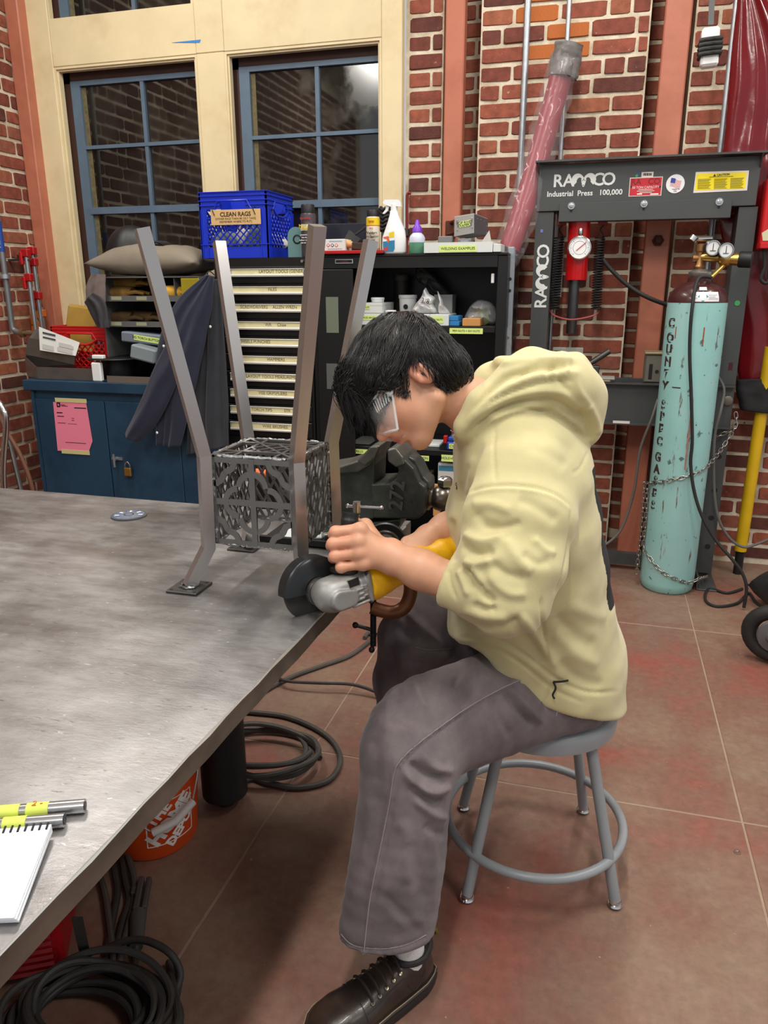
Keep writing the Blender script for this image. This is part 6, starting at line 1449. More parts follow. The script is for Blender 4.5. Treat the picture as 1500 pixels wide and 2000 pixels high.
def bead(a, b, r=.0042, seed=0):
 a, b = np.asarray(a), np.asarray(b); n = int(np.linalg.norm(b - a) / .0045); r_ = random.Random(seed)
 pts = [a + (b - a) * i / n + np.array([r_.uniform(-1, 1), r_.uniform(-1, 1), r_.uniform(-1, 1)]) * .0012 for i in range(n + 1)]
 return MB().tube(pts, [r * r_.uniform(.7, 1.3) for _ in pts], 7).build('weld_bead', m_weld, fs)
hb = .094                                   # half side of the box of panels
zp0, zp1 = .893, 1.083
RB = [0]
def ribbon(mb, pts, w, T, th=.0032):
 """flat bar following 2-D pts; T maps (u, v, depth) to the world"""
 pts = [np.asarray(p, float) for p in pts]; m_ = len(pts); L1, L2 = [], []; RB[0] = (RB[0] + 1) % 9; th = th + RB[0] * .00016; e0 = -RB[0] * .00016
 for i in range(m_):
  d = pts[min(i + 1, m_ - 1)] - pts[max(i - 1, 0)]; d = d / np.linalg.norm(d); n = np.array([-d[1], d[0]]); L1.append(pts[i] + n * w / 2); L2.append(pts[i] - n * w / 2)
 for i in range(m_ - 1):
  q = [L1[i], L1[i + 1], L2[i + 1], L2[i]]; mb.hexa([T(*p, e0) for p in q] + [T(*p, th) for p in q])
def arc(cx, cy, r, a0, a1, n=14): return [(cx + r * math.cos(math.radians(a0 + (a1 - a0) * i / n)), cy + r * math.sin(math.radians(a0 + (a1 - a0) * i / n))) for i in range(n + 1)]
Hh = (zp1 - zp0) / 2; Wv = hb
def frame_ring(mb, T, a, b, w):
 for p, q in (((-a, -b + w / 2), (a, -b + w / 2)), ((-a, b - w / 2), (a, b - w / 2)), ((-a + w / 2, -b), (-a + w / 2, b)), ((a - w / 2, -b), (a - w / 2, b))): ribbon(mb, [p, q], w, T)
zc = (zp0 + zp1) / 2
Tf = lambda u, v, d: (SCX + u, SCY - hb - .004 + d, zc + v)
mb = MB(); frame_ring(mb, Tf, Wv, Hh, .011)
ribbon(mb, [(-Wv, 0), (Wv, 0)], .0125, Tf); ribbon(mb, [(0, -Hh), (0, Hh)], .0125, Tf)
c_ = .032; rr = .0305
for k in range(4):
 cx, cy = [(0, c_), (-c_, 0), (0, -c_), (c_, 0)][k]; a0 = 90 * k
 ribbon(mb, arc(cx, cy, rr, a0 + 4, a0 + 176, 16), .012, Tf)
for sx in (-1, 1):
 for sy in (-1, 1):      # ogee corner pieces
  X_, Y_ = sx * Wv, sy * Hh
  pts = [(X_ - sx * .058, Y_ - sy * .004), (X_ - sx * .05, Y_ - sy * .022), (X_ - sx * .036, Y_ - sy * .03), (X_ - sx * .033, Y_ - sy * .033), (X_ - sx * .03, Y_ - sy * .036), (X_ - sx * .022, Y_ - sy * .05), (X_ - sx * .004, Y_ - sy * .058)]
  ribbon(mb, [tuple(p[:2]) for p in spline([np.array([*p, 0]) for p in pts], 4)], .0125, Tf)
mb.build('quatrefoil_panel', m_panel, fs)
def lattice(T, seed):
 mb = MB(); frame_ring(mb, T, Wv, Hh, .008)
 s = .0195
 for i in range(-9, 10):       # slanted bars broken into a star lattice
  for sg in (1, -1):
   x = i * s; pts = []
   u0, u1 = x - Hh * .55, x + Hh * .55
   a, b = (u0, -Hh * sg), (u1, Hh * sg)
   t0 = max(0, (-Wv - a[0]) / (b[0] - a[0])); t1 = min(1, (Wv - a[0]) / (b[0] - a[0]))
   if t1 - t0 < .05: continue
   P0 = (a[0] + (b[0] - a[0]) * t0, a[1] + (b[1] - a[1]) * t0); P1 = (a[0] + (b[0] - a[0]) * t1, a[1] + (b[1] - a[1]) * t1)
   if i % 2 == 0 or sg > 0: ribbon(mb, [P0, P1], .0052, T)
 hexp = [(.03 * math.cos(math.radians(90 + 60 * k)) * .8, .042 * math.sin(math.radians(90 + 60 * k))) for k in range(7)]
 ribbon(mb, hexp, .007, T)
 for u in (-.055, .055): ribbon(mb, [(u, -Hh), (u, Hh)], .005, T)
 return mb.build('lattice_panel', m_panel, fs)
lattice(lambda u, v, d: (SCX + hb + .004 - d, SCY + u, zc + v), 1)
lattice(lambda u, v, d: (SCX - hb - .004 + d, SCY - u, zc + v), 2)
lattice(lambda u, v, d: (SCX - u, SCY + hb + .004 - d, zc + v), 3)
Tt = lambda u, v, d: (SCX + u, SCY + v, zp1 + d)
mb = MB(); frame_ring(mb, Tt, hb, hb, .009)
q = .045
for pts in ([(-hb, -q), (hb, -q)], [(-hb, q), (hb, q)], [(-q, -hb), (-q, hb)], [(q, -hb), (q, hb)], [(-q, -q), (q, q)], [(-q, q), (q, -q)], [(-hb, -hb), (-q, -q)], [(hb, hb), (q, q)], [(hb, -hb), (q, -q)], [(-hb, hb), (-q, q)],
   [(0, -q), (q, 0)], [(q, 0), (0, q)], [(0, q), (-q, 0)], [(-q, 0), (0, -q)]): ribbon(mb, pts, .0065, Tt)
mb.build('top_panel', m_panel, fs)
k_ = 0
for sx, sy in ((-1, -1), (1, -1), (1, 1), (-1, 1)):
 for ax_ in (0, 1):
  k_ += 1
  p0 = np.array([SCX + sx * (hb + .004 if ax_ else hb - .004), SCY + sy * (hb - .004 if ax_ else hb + .004), zp0 + .004]); bead(p0, p0 + ZA * (zp1 - zp0 - .006), .0046, k_)
for a, b in (((-1, -1), (1, -1)), ((1, -1), (1, 1)), ((1, 1), (-1, 1)), ((-1, 1), (-1, -1))):
 for z in (zp0, zp1 + .002):
  A, B = np.array([SCX + a[0] * (hb + .001), SCY + a[1] * (hb + .001), z]), np.array([SCX + b[0] * (hb + .001), SCY + b[1] * (hb + .001), z]); d = (B - A) * .1; bead(A + d, B - d, .0034, int(z * 100) + a[0])

# ================================================================== ON THE TABLE
t = thing('cutting_disc', 'thin grey cutting disc lying flat on the steel table', 'disc')
dp = P(252, 1008, Z=TZ); rd = .5 * 70 * (P(253, 1008, Z=TZ)[0] - dp[0]) * 1.0
MB().lathe((dp[0], dp[1], TZ + .0006), ZA, [(rd, 0), (rd, .0035), (.012, .0035), (.012, .0)], 40).build('disc', mat('abrasive_grey', (74, 76, 80), .8, bump=.4, bscale=300), t)
MB().lathe((dp[0], dp[1], TZ + .0042), ZA, [(rd * .86, 0), (rd * .86, .0006), (.014, .0006)], 40).build('label', mat('disc_label', (104, 110, 124), .5, var=.3, vscale=60), t)
for i in range(10): an = i * .42 + .3; MB().box(-.006, .006, -.0025, .0025, 0, .0004).build('label_mark', mat('disc_blue', (60, 84, 150), .5) if i % 2 else white_ink, t).matrix_local = Matrix.Translation((dp[0] + rd * .66 * math.cos(an), dp[1] + rd * .66 * math.sin(an), TZ + .0049)) @ Matrix.Rotation(an, 4, 'Z')
MB().lathe((dp[0], dp[1], TZ + .0046), ZA, [(.014, 0), (.014, .0012), (.011, .0012), (.011, 0)], 20).build('centre_ring', chrome, t)
def bar(x0, y0, x1, y1, r, label, tapes):
 t = thing('steel_bar', label, 'bar'); a, b = P(x0, y0, Z=TZ + r), P(x1, y1, Z=TZ + r); d = (b - a) / np.linalg.norm(b - a)
 MB().tube([a - d * .25, b], r, 20).build('bar', mat('turned_bar', (170, 170, 172), .28, .9, var=.1), t)
 MB().lathe(b, d, [(r * .62, .0004), (r * .62, .0008), (0, .0008)], 16).build('bore', mat('bore_dark', (70, 70, 72), .5, .5), t)
 L_ = np.linalg.norm(b - a)
 for f0, f1, w in tapes:
  tb = MB().tube([a + d * L_ * f0, a + d * L_ * f1], r + .0006, 20).build('tape', mat('lime_tape', (198, 212, 92), .6), t)
  if w: text(w, a + d * L_ * (f0 + f1) / 2 + np.array([0, -.0, r + .0008]), d, np.cross(ZA, d), .012, mat('orange_ink', (190, 110, 40), .7), tb)
 return t
bar(0, 1588, 166, 1574, .0085, 'round steel bar with lime tape, the farther of two on the table', [(-.3, .24, '3'), (.32, .58, '2 -')])
bar(0, 1612, 126, 1602, .0085, 'round steel bar with lime tape lying under the notepad top', [(.06, .42, '')])
nb = thing('notepad', 'white spiral notepad at the left edge of the steel table', 'notepad')
c4 = [P(-40, 1618, Z=TZ + .02), P(100, 1606, Z=TZ + .02), P(34, 1784, Z=TZ + .012), P(-110, 1790, Z=TZ + .012)]
for k in range(5):
 z0 = .0006 + k * .0022; j = np.array([.0015 * (k % 2), -.0012 * k, 0])
 pg = [np.array([p[0], p[1], TZ + z0 + (.006 if i < 2 else 0)]) + j * (1 if i > 1 else 0) for i, p in enumerate(c4)]
 MB().hexa([pg[3], pg[2], pg[1], pg[0]] + [p + ZA * .0018 for p in (pg[3], pg[2], pg[1], pg[0])]).build('page', mat('ruled_paper', (222, 226, 232), .7, var=.02), nb)
top = [p + ZA * .0021 for p in pg]
mb = MB()
for i in range(1, 13):
 a, b = top[0] + (top[3] - top[0]) * i / 13, top[1] + (top[2] - top[1]) * i / 13; s_ = (top[3] - top[0]) * .0016; mb.add([a - s_, b - s_, b + s_, a + s_], [(0, 1, 2, 3)])
mb.build('ruled_line', mat('pale_rule', (196, 206, 220), .7), nb)
for i in range(10):
 c = top[0] + (top[1] - top[0]) * (i + .5) / 10; e = (top[3] - top[0]); e = e / np.linalg.norm(e); MB().obox(c + e * .003 + ZA * .0006, e * .0055, np.cross(ZA, e) * .0011, ZA * .0005).build('punch_hole', ink, nb)
# black tray behind the stand with a screwdriver and offcuts
t = thing('black_tray', 'flat black tray on the table behind the steel stand', 'tray')
MB().obox((-.66, 1.755, TZ + .005), (.14, 0, 0), (0, .09, 0), (0, 0, .004), .003).obox((-.66, 1.668, TZ + .012), (.14, 0, 0), (0, .004, 0), (0, 0, .01), .003).build('tray', black_plastic, t)
tag(MB().obox((-.70, 1.75, TZ + .012), (.07, .015, 0), (-.012, .05, 0), (0, 0, .0015)).build('paper_slip', mat('pale_slip', (200, 204, 206), .6)), 'pale paper slip lying in the black tray behind the stand', 'paper')
tag(MB().cyl((-.64, 1.70, TZ + .021), (-.58, 1.76, TZ + .021), .011, 14).build('tube_offcut', bare_steel), 'short steel tube offcut lying in the black tray', 'tube')
t = thing('screwdriver', 'orange handled screwdriver standing in the tray behind the stand', 'screwdriver')
q = P(510, 925, Y=1.84)
MB().tube([q - XA * .022, q - XA * .012, q + XA * .018], [.010, .014, .012], 12).build('handle', mat('orange_plastic', (226, 100, 40), .4), t)
MB().tube([q + XA * .018, q + XA * .05 - ZA * .003, (q[0] + .07, q[1], TZ + .02)], .006, 8).build('shaft', black_plastic, t)

# ---------- bench vise
VY = 1.80
m_vise = mat('grey_green_cast_iron', (66, 70, 66), .42, .55, var=.3, vscale=12, col2=(88, 92, 86), c2scale=6, c2pos=(.5, .75), bump=.25, bscale=120, bdist=.004)
m_jaw = mat('worn_iron', (112, 112, 106), .38, .8, var=.25, vscale=20, bump=.3, bscale=100)
vt = thing('bench_vise', 'old cast iron bench vise with ball ended screw at the table corner', 'vise')
def vp(pts, Y=VY): return [(P(x, y, Y=Y)[0], P(x, y, Y=Y)[2]) for x, y in pts]
def vpr(pts, y0, y1, nm, m, parent=None, rd_=0):
 o = MB().prism(vp(pts), (0, VY + y0, 0), XA, ZA, YA * (y1 - y0)).build(nm, m, parent or vt)
 bv = o.modifiers.new('bevel', 'BEVEL'); bv.width = .004; bv.segments = 2; bv.limit_method = 'ANGLE'
 return o
vpr([(640, 916), (668, 905), (702, 900), (725, 888), (742, 868), (748, 866), (744, 893), (742, 935), (744, 1000), (720, 1012), (640, 1008)], -.055, .055, 'fixed_body', m_vise)
vpr([(640, 908), (676, 902), (712, 890), (738, 862), (756, 860), (750, 880), (734, 900), (714, 912), (640, 916)], -.062, .062, 'jaw_top', m_jaw)
vpr([(715, 888), (740, 861), (757, 860), (747, 883), (729, 899)], -.07, .07, 'fixed_jaw', m_jaw)
vpr([(737, 935), (772, 933), (785, 924), (790, 908), (783, 893), (800, 887), (818, 905), (830, 932), (840, 940), (840, 952), (838, 992), (825, 1001), (743, 1000)], -.06, .06, 'moving_body', m_vise)
vpr([(770, 868), (786, 864), (800, 882), (803, 896), (788, 902), (772, 890)], -.07, .07, 'moving_jaw', m_jaw)
vpr([(802, 887), (816, 893), (832, 926), (842, 936), (846, 950), (836, 950), (822, 925), (810, 905)], -.03, .03, 'rib', m_vise)
ns = P(840, 972, Y=VY); bs_ = P(864, 972, Y=VY); kv = P(841, 972, Y=VY)[0] - ns[0]
MB().lathe(ns - XA * .008, XA, [(24 * kv, 0), (24 * kv, .008), (19 * kv, .01), (17 * kv, .016), (22 * kv, .022), (25 * kv, .036), (24 * kv, .052), (17 * kv, .064), (8 * kv, .068), (0, .069)], 28, ref=(0, 0, 1)).build('screw_head', mat('polished_iron', (118, 110, 102), .3, .9, var=.15), vt)
hx_ = P(869, 950, Y=VY - .0)
MB().cyl((hx_[0], VY, hx_[2] - .2), (hx_[0], VY, hx_[2] + .015), .0105, 14).build('tommy_bar', mat('bar_steel', (120, 118, 116), .35, .9), vt)
MB().lathe((hx_[0], VY, hx_[2] + .002), ZA, [(.018, 0), (.0195, .006), (.0195, .016), (.013, .022), (0, .024)], 6).build('bar_nut', chrome, vt)
vpr([(640, 1008), (720, 1012), (790, 1003), (792, 1013), (770, 1045), (640, 1050)], -.05, .05, 'base', m_vise)
bzv = P(720, 1040, Y=VY)[2]
MB().lathe((P(690, 1020, Y=VY)[0], VY, TZ + .0008), ZA, [(.085, 0), (.085, .02), (.07, .03), (.06, max(.04, bzv - TZ - .001))], 28).build('swivel_base', mat('teal_cast_iron', (62, 78, 76), .45, .4), vt)
text('272', (P(777, 967, Y=VY - .06)[0], VY - .0602, P(777, 967, Y=VY - .06)[2]), (.09, 0, 1), (-1, 0, .09), .05, mat('cast_number', (92, 94, 90), .45, .5), vt, depth=.006, bold=.0008)

# ---------- bright screw clamp with a T handle, and the orange C clamp over the edge
t = thing('screw_clamp', 'bright threaded clamp screw with a T handle in front of the vise', 'clamp')
cY = 1.55
q0, q1, qm = P(679, 988, Y=cY), P(745, 992, Y=cY), P(697, 990, Y=cY)
MB().cyl(q0, q1, .0035, 10).sphere(q0, .0055, 10).sphere(q1, .0055, 10).build('t_bar', chrome, t)
MB().tube([qm + ZA * .012, qm - ZA * .012], .009, 12).tube([qm - ZA * .01 + ZA * -.0035 * i for i in range(int((qm[2] - TZ - .03) / .0035))], [.0075 if i % 2 else .006 for i in range(int((qm[2] - TZ - .03) / .0035))], 12).build('screw', chrome, t)
MB().obox((qm[0] + .005, cY, TZ + .0125), (.05, 0, 0), (0, .03, 0), (0, 0, .012), .003).build('foot', mat('teal_cast_iron', (62, 78, 76), .45, .4), t)
t = thing('threaded_rod', 'bright threaded rod lying on the table right of the stand', 'rod')
z_ = TZ + .028
a = P(604, 1055, Y=1.50); b = P(652, 1060, Y=1.50); nseg = 46
a = np.array([a[0], 1.5, a[2]]); b = np.array([b[0], 1.5, a[2] - .003])
dz_ = TZ + .0085 - a[2]
a[2] += dz_; b[2] += dz_
MB().tube([a + (b - a) * i / nseg for i in range(nseg + 1)], [.0082 if i % 2 else .0066 for i in range(nseg + 1)], 12).build('rod', chrome, t)
cc2 = thing('c_clamp', 'brown C clamp hooked over the table edge beside the knee', 'clamp')
m_clb = mat('brown_clamp_paint', (108, 62, 30), .4, .2, var=.25, vscale=20)
Dc = 1.75
def cpt(x, y): return P(x, y, D=Dc)
pts = [cpt(*q) for q in ((726, 1186), (742, 1192), (768, 1196), (790, 1186), (801, 1160), (800, 1128), (790, 1106), (770, 1096), (744, 1096))]
mb = MB(); sp_ = spline(pts, 6); T = MB(); T.tube(sp_, .016, 10); c_d = (FWH)
for v in T.v: mb.v.append(v)
mb.f, mb.sm = T.f, T.sm; mb.build('c_frame', m_clb, cc2)
s0, s1 = cpt(729, 1168), cpt(729, 1262); ns_ = 70
MB().tube([s0 + (s1 - s0) * i / ns_ for i in range(ns_ + 1)], [.0078 if i % 2 else .0064 for i in range(ns_ + 1)], 10).build('screw', mat('blackened_screw', (40, 40, 42), .4, .6), cc2)
h0, h1 = cpt(694, 1221), cpt(726, 1230); MB().cyl(h0, h1, .0045, 8).sphere(h0, .0075, 10).build('tommy_bar', black_paint, cc2)
h0, h1 = cpt(733, 1236), cpt(726, 1269); MB().cyl(h0, h1, .0045, 8).sphere(h1, .0075, 10).build('tommy_bar', black_paint, cc2)
# wheel lying against the vise base
t = thing('grinding_wheel', 'dark round grinder guard and wheel standing behind the hand', 'wheel')
wq = P(752, 1066, D=1.83); wn = np.array([.25, -.9, .35]); wn /= np.linalg.norm(wn)
MB().lathe(wq, wn, [(.052, -.03), (.056, -.028), (.056, .004), (.052, .006), (.048, .0), (.03, -.012), (.0, -.012)], 36).build('guard', mat('gunmetal', (74, 76, 78), .35, .7), t)
MB().lathe(wq + wn * .001, wn, [(.036, -.012), (.038, .0), (.034, .003), (.028, -.004), (0, -.004)], 30).build('wheel', mat('gunmetal_light', (104, 104, 104), .35, .8), t)
MB().lathe(wq + wn * .001, wn, [(.012, -.004), (.012, .01), (.0, .012)], 12).build('nut', brass, t)

# ---------- notebook of the floor: bucket, machine, cables
bq = P(306, 1681, Z=0.0); dv = np.array([bq[0], bq[1], 0]); dv /= np.linalg.norm(dv); bk = bq + dv * .118
b_ = thing('bucket', 'bright orange plastic bucket with white square logo under the table edge', 'bucket')
m_ob = mat('orange_bucket_plastic', (232, 84, 24), .38, var=.05)
BH = .36; br = lambda z: .118 + .022 * z / BH
MB().lathe((bk[0], bk[1], 0.0), ZA, [(.112, 0), (.118, .006), (br(BH * .8), BH * .8), (br(BH * .8) + .008, BH * .8 + .004), (br(BH) + .008, BH * .84), (br(BH) + .004, BH), (br(BH) - .004, BH), (br(BH) - .004, BH * .97), (.108, .012), (0, .012)], 48).build('shell', m_ob, b_)
ba = math.atan2(-bk[1], -bk[0])
def onb(a_, z, o=.0012): r = br(z) + o; return np.array([bk[0] + r * math.cos(a_), bk[1] + r * math.sin(a_), z])
lga = min(((abs(pr(onb(q, .14))[0] - 334), q) for q in [ba + .02 * i for i in range(-70, 70)]))[1]
LZ, LS = .110, .064
def lw(u, v, o=.0012): z = LZ + v; return onb(lga + u / br(z), z, o)
m_lw = mat('logo_white', (238, 232, 226), .5)
mb = MB()
for p, q in (((-LS, -LS), (LS, -LS)), ((LS, -LS), (LS, LS)), ((LS, LS), (-LS, LS)), ((-LS, LS), (-LS, -LS))):
 p, q = np.array(p), np.array(q); d = (q - p) / 12; n = np.array([-d[1], d[0]]); n = n / np.linalg.norm(n) * .0016
 for i in range(12):
  A, B = p + d * i, p + d * (i + 1); mb.add([lw(*(A - n)), lw(*(B - n)), lw(*(B + n)), lw(*(A + n))], [(0, 1, 2, 3)])
mb.build('logo_border', m_lw, b_)
def wrap_b(body, cu, cv, size, off):
 c = bpy.data.curves.new('lettering', 'FONT'); c.body = body; c.size = size; c.align_x = 'CENTER'; c.align_y = 'CENTER'; c.offset = off; c.resolution_u = 2
 t_ = bpy.data.objects.new('lettering', c); me = bpy.data.meshes.new_from_object(t_); bpy.data.objects.remove(t_)
 bm = bmesh.new(); bm.from_mesh(me); bmesh.ops.triangulate(bm, faces=bm.faces[:]); bmesh.ops.subdivide_edges(bm, edges=bm.edges[:], cuts=1)
 ca = math.cos(PI / 4); 
 for v in bm.verts:
  x, y = v.co.x, v.co.y; u, w = ca * x - ca * y + cu, ca * x + ca * y + cv; v.co = Vector(lw(u, w, .0016))
 bm.to_mesh(me); bm.free(); return obj('lettering', me, m_lw, b_)
wrap_b('THE', -.031, .030, .039, .0020); wrap_b('HOME', .0, .0, .054, .0034); wrap_b('DEPOT', .031, -.031, .037, .0020)
ha = [onb(ba - 1.4, BH * .86, .012), onb(ba - .75, .215, .03), onb(lga - .42, .112, .022)]; hb2 = [onb(lga + .38, .145, .022), onb(ba + .95, .22, .02), onb(ba + 1.35, BH * .86, .012)]
MB().tube(spline(ha, 8), .0022, 6).tube(spline(hb2, 8), .0022, 6).build('bail_wire', galv, b_)
MB().tube([onb(lga - .40, .110, .024), onb(lga - .02, .126, .03), onb(lga + .38, .146, .024)], .0105, 12).build('grip', mat('grip_plastic', (206, 200, 196), .5), b_)

wm = thing('welder_machine', 'red louvred welding machine under the near table end', 'machine')
m_wr = mat('machine_red', (160, 18, 26), .38, var=.1); 
rc = P(128, 1884, Z=.03)
a_ = np.array([-.87, -.49, 0]); a_ /= np.linalg.norm(a_); n_ = np.array([a_[1], -a_[0], 0]) * -1
if n_[1] > 0: n_ = -n_
c0 = np.array([rc[0], rc[1], 0.0]); L_ = .5; h0, h1 = .02, .40
MB().obox(c0 + a_ * L_ / 2 - n_ * .14 + ZA * (h0 + h1) / 2, a_ * L_ / 2, n_ * .14, ZA * (h1 - h0) / 2, .008).build('case', m_wr, wm)
for i in range(15):
 z = .03 + i * .0175; p = c0 + a_ * .18 + n_ * .0015 + ZA * z
 MB().add([p - a_ * .16, p + a_ * .16, p + a_ * .16 + n_ * .007 - ZA * .004, p - a_ * .16 + n_ * .007 - ZA * .004, p + a_ * .16 - ZA * .010, p - a_ * .16 - ZA * .010], [(0, 1, 2, 3), (3, 2, 4, 5), (0, 3, 5), (1, 4, 2)]).build('louvre', mat('louvre_red', (150, 50, 56), .3, .2), wm)
for s_ in (.06, .44): MB().obox(c0 + a_ * s_ - n_ * .14 + ZA * .011, a_ * .03, n_ * .12, ZA * .0095).build('skid', black_rubber, wm)

m_cable = mat('dusty_cable_rubber', (54, 52, 50), .6, var=.3, vscale=16)
m_cable2 = mat('grey_dusty_cable', (74, 70, 66), .65, var=.25, vscale=16)
def coil(cx, cy, rx, ry, turns, r, label, seed, m, lead_in=(), lead_out=(), name='cable_coil', rot=0.0, zs=.014, z0=None):
 t = thing(name, label, 'cable'); rr_ = random.Random(seed); pts = [np.asarray(p, float) for p in lead_in]
 z0 = r + .001 if z0 is None else z0; N = 16; ox = oy = 0; k1 = 1.0
 for k in range(turns * N + 1):
  if k % N == 0: tgt = (rr_.uniform(-.045, .045), rr_.uniform(-.045, .045), rr_.uniform(.6, 1.08))
  ox += (tgt[0] - ox) * .14; oy += (tgt[1] - oy) * .14; k1 += (tgt[2] - k1) * .14
  a = 2 * PI * k / N; x, y = rx * k1 * math.cos(a), ry * k1 * math.sin(a)
  z = z0 + zs * (k / N) * .9 + .010 * (1 + math.sin(a * 2 + seed + k * .13)) * min(1, k / N)
  pts.append(np.array([cx + ox + x * math.cos(rot) - y * math.sin(rot), cy + oy + x * math.sin(rot) + y * math.cos(rot), z]))
 pts += [np.asarray(p, float) for p in lead_out]
 MB().tube(spline(pts, 3), r, 8).build('cable', m, t); return t
c1 = P(178, 1985, Z=.03)
coil(c1[0], c1[1], .165, .115, 13, .0078, 'thick pile of black welding cable coiled at the lower left', 4, m_cable,
     zs=.0055, lead_out=[P(330, 1880, Z=.02), P(350, 1905, Z=.012), P(340, 1960, Z=.012), P(310, 2010, Z=.012)])
t = thing('welding_cable', 'loop of black cable arching over the lower left coil', 'cable')
MB().tube(spline([P(205, 1860, Z=.05), P(230, 1842, Z=.07), P(280, 1836, Z=.08), P(330, 1860, Z=.08), P(352, 1900, Z=.05), P(340, 1940, Z=.03), P(310, 1985, Z=.012), P(290, 2040, Z=.012)], 8), .0078, 10).build('cable', m_cable, t)
lead_px = [[(238, 1675), (245, 1720), (252, 1760), (240, 1800), (228, 1850), (215, 1900)], [(250, 1672), (262, 1715), (262, 1760), (250, 1810), (238, 1860), (228, 1910)], [(222, 1690), (230, 1740), (222, 1790), (212, 1840), (205, 1880)], [(195, 1710), (205, 1745), (212, 1790), (218, 1840), (222, 1890)]]
for i, ld in enumerate(lead_px):
 t = thing('welding_lead', 'dark rubber lead running from under the table to the coil, %s from the bucket' % ('second', 'nearest', 'third', 'farthest')[i], 'cable', 'leads between bucket and coil')
 pts = [P(x, y, Z=.012 + .004 * (i % 2)) for x, y in ld]; d = pts[0] - pts[1]; MB().tube(spline([pts[0] + d * 3] + pts, 6), .0078, 8).build('cable', m_cable2 if i % 2 else m_cable, t)
t = thing('electrode_holder', 'dark grey electrode holder lying on the floor by the cable coil', 'electrode holder')
e0, e1, e2 = P(284, 1716, Z=.025), P(272, 1780, Z=.025), P(266, 1850, Z=.02)
u_ = (e1 - e0); sd = np.cross(u_ / np.linalg.norm(u_), ZA)
MB().obox((e0 + e1) / 2 + sd * .008, (e1 - e0) / 2, sd * .007, ZA * .012, .003).obox((e0 + e1) / 2 - sd * .010, (e1 - e0) / 2.1, sd * .006, ZA * .010, .003).build('jaws', mat('grey_bakelite', (70, 68, 68), .5, var=.2), t)
MB().tube([e1 + u_ * .05, e1 + u_ * .2, e2], [.018, .019, .015], 12).build('handle', mat('grey_bakelite', (70, 68, 68), .5, var=.2), t)
MB().obox(e0 + u_ * .35 + sd * .022 , u_ * .12, sd * .006, ZA * .006, .002).build('lever', mat('grey_bakelite', (70, 68, 68), .5, var=.2), t)
MB().tube(spline([e2, P(264, 1880, Z=.012), P(262, 1930, Z=.012)], 6), .0075, 8).build('cable', m_cable, t)
t = thing('strap', 'flat dark webbing strap hanging under the table by the red machine', 'strap')
sp0 = [P(150, 1790, Z=.2), P(163, 1850, Z=.08), P(172, 1880, Z=.02)]; spl = spline(sp0, 6); mb = MB()
mb.sheet([[p - RTH * .012 for p in spl], [p + RTH * .012 for p in spl]]); mb.build('webbing', mat('webbing', (60, 56, 52), .85), t)
c2 = P(545, 1468, Z=.02)
coil(c2[0] - .06, c2[1], .20, .145, 4, .0085, 'coil of grey black cable on the floor behind the table leg', 9, m_cable2, zs=.012, rot=.1)
def floor_cable(px, r, label, m, z=.009, lift=0):
 t = thing('floor_cable', label, 'cable'); n = len(px)
 MB().tube(spline([P(x, y, Z=z + lift * math.sin(PI * i / (n - 1))) for i, (x, y) in enumerate(px)], 8), r, 8).build('cable', m, t)
floor_cable([(470, 1400), (482, 1376), (520, 1348), (570, 1322), (630, 1300), (680, 1282), (715, 1258), (728, 1244), (720, 1236), (712, 1246)], .0085, 'thick grey cable curving up from the coil to the clamp', m_cable2, .0095)
floor_cable([(500, 1290), (536, 1318), (560, 1330), (620, 1334), (680, 1336), (715, 1344), (745, 1356), (790, 1372)], .0060, 'thin black cable lying across the floor behind the knees', m_cable, .0075, .03)
floor_cable([(440, 1545), (490, 1520), (520, 1528), (580, 1538), (640, 1525), (664, 1490), (655, 1455), (620, 1425), (560, 1400), (500, 1392), (470, 1390)], .0085, 'outer loop of grey cable sweeping round the coil behind the leg', m_cable2, .0095)
q = P(1440, 1665, Z=0); tag(MB().lathe((q[0], q[1], .0006), ZA, [(.008, 0), (.0085, .003), (.005, .003), (.005, .001), (0, .001)], 14).build('floor_washer', chrome), 'small bright washer lying on the floor right of the stool', 'washer')

# ================================================================== STOOL
feet = {'nl': P(912, 1758, Z=0), 'nr': P(1200, 1770, Z=0), 'fr': P(1138, 1586, Z=0), 'fl': P(905, 1580, Z=0)}
SC = sum(feet.values()) / 4; SZ_ = .462; SR = .182
so = thing('shop_stool', 'grey steel shop stool with a round seat and foot ring', 'stool')
m_st2 = mat('stool_grey_enamel', (138, 142, 146), .33, var=.06, vscale=8, bump=.02, bscale=60)
MB().lathe((SC[0], SC[1], SZ_ - .05), ZA, [(SR - .008, .0), (SR, .003), (SR + .002, .03), (SR - .004, .043), (SR - .018, .050), (SR - .05, .046), (.05, .036), (0, .035)], 56).build('seat', m_st2, so)
MB().lathe((SC[0], SC[1], SZ_ - .052), ZA, [(SR - .012, .0), (SR - .012, .012), (0, .012)], 40).build('seat_underside', m_st2, so)
lo_r = np.mean([np.linalg.norm((f - SC)[:2]) for f in feet.values()]); hi_r = .140
for k, f in feet.items():
 d = (f - SC); d[2] = 0; d = d / np.linalg.norm(d); a = np.array([f[0], f[1], .018]); b = np.array([SC[0], SC[1], SZ_ - .045]) + d * hi_r
 lg = MB().tube([a, b], .0135, 16).build('leg', m_st2, so)
 MB().lathe((f[0], f[1], 0), ZA, [(.011, 0), (.016, .003), (.0185, .008), (.0165, .012), (.0145, .012), (.0145, .02)], 18).build('foot_glide', chrome, lg)
zr_ = .118; rr_ = lo_r + (hi_r - lo_r) * (zr_ - .018) / (SZ_ - .063) + .006
MB().tube([(SC[0] + rr_ * math.cos(a), SC[1] + rr_ * math.sin(a), zr_) for a in [2 * PI * i / 60 for i in range(60)]], .0115, 12, closed=True).build('foot_ring', m_st2, so)

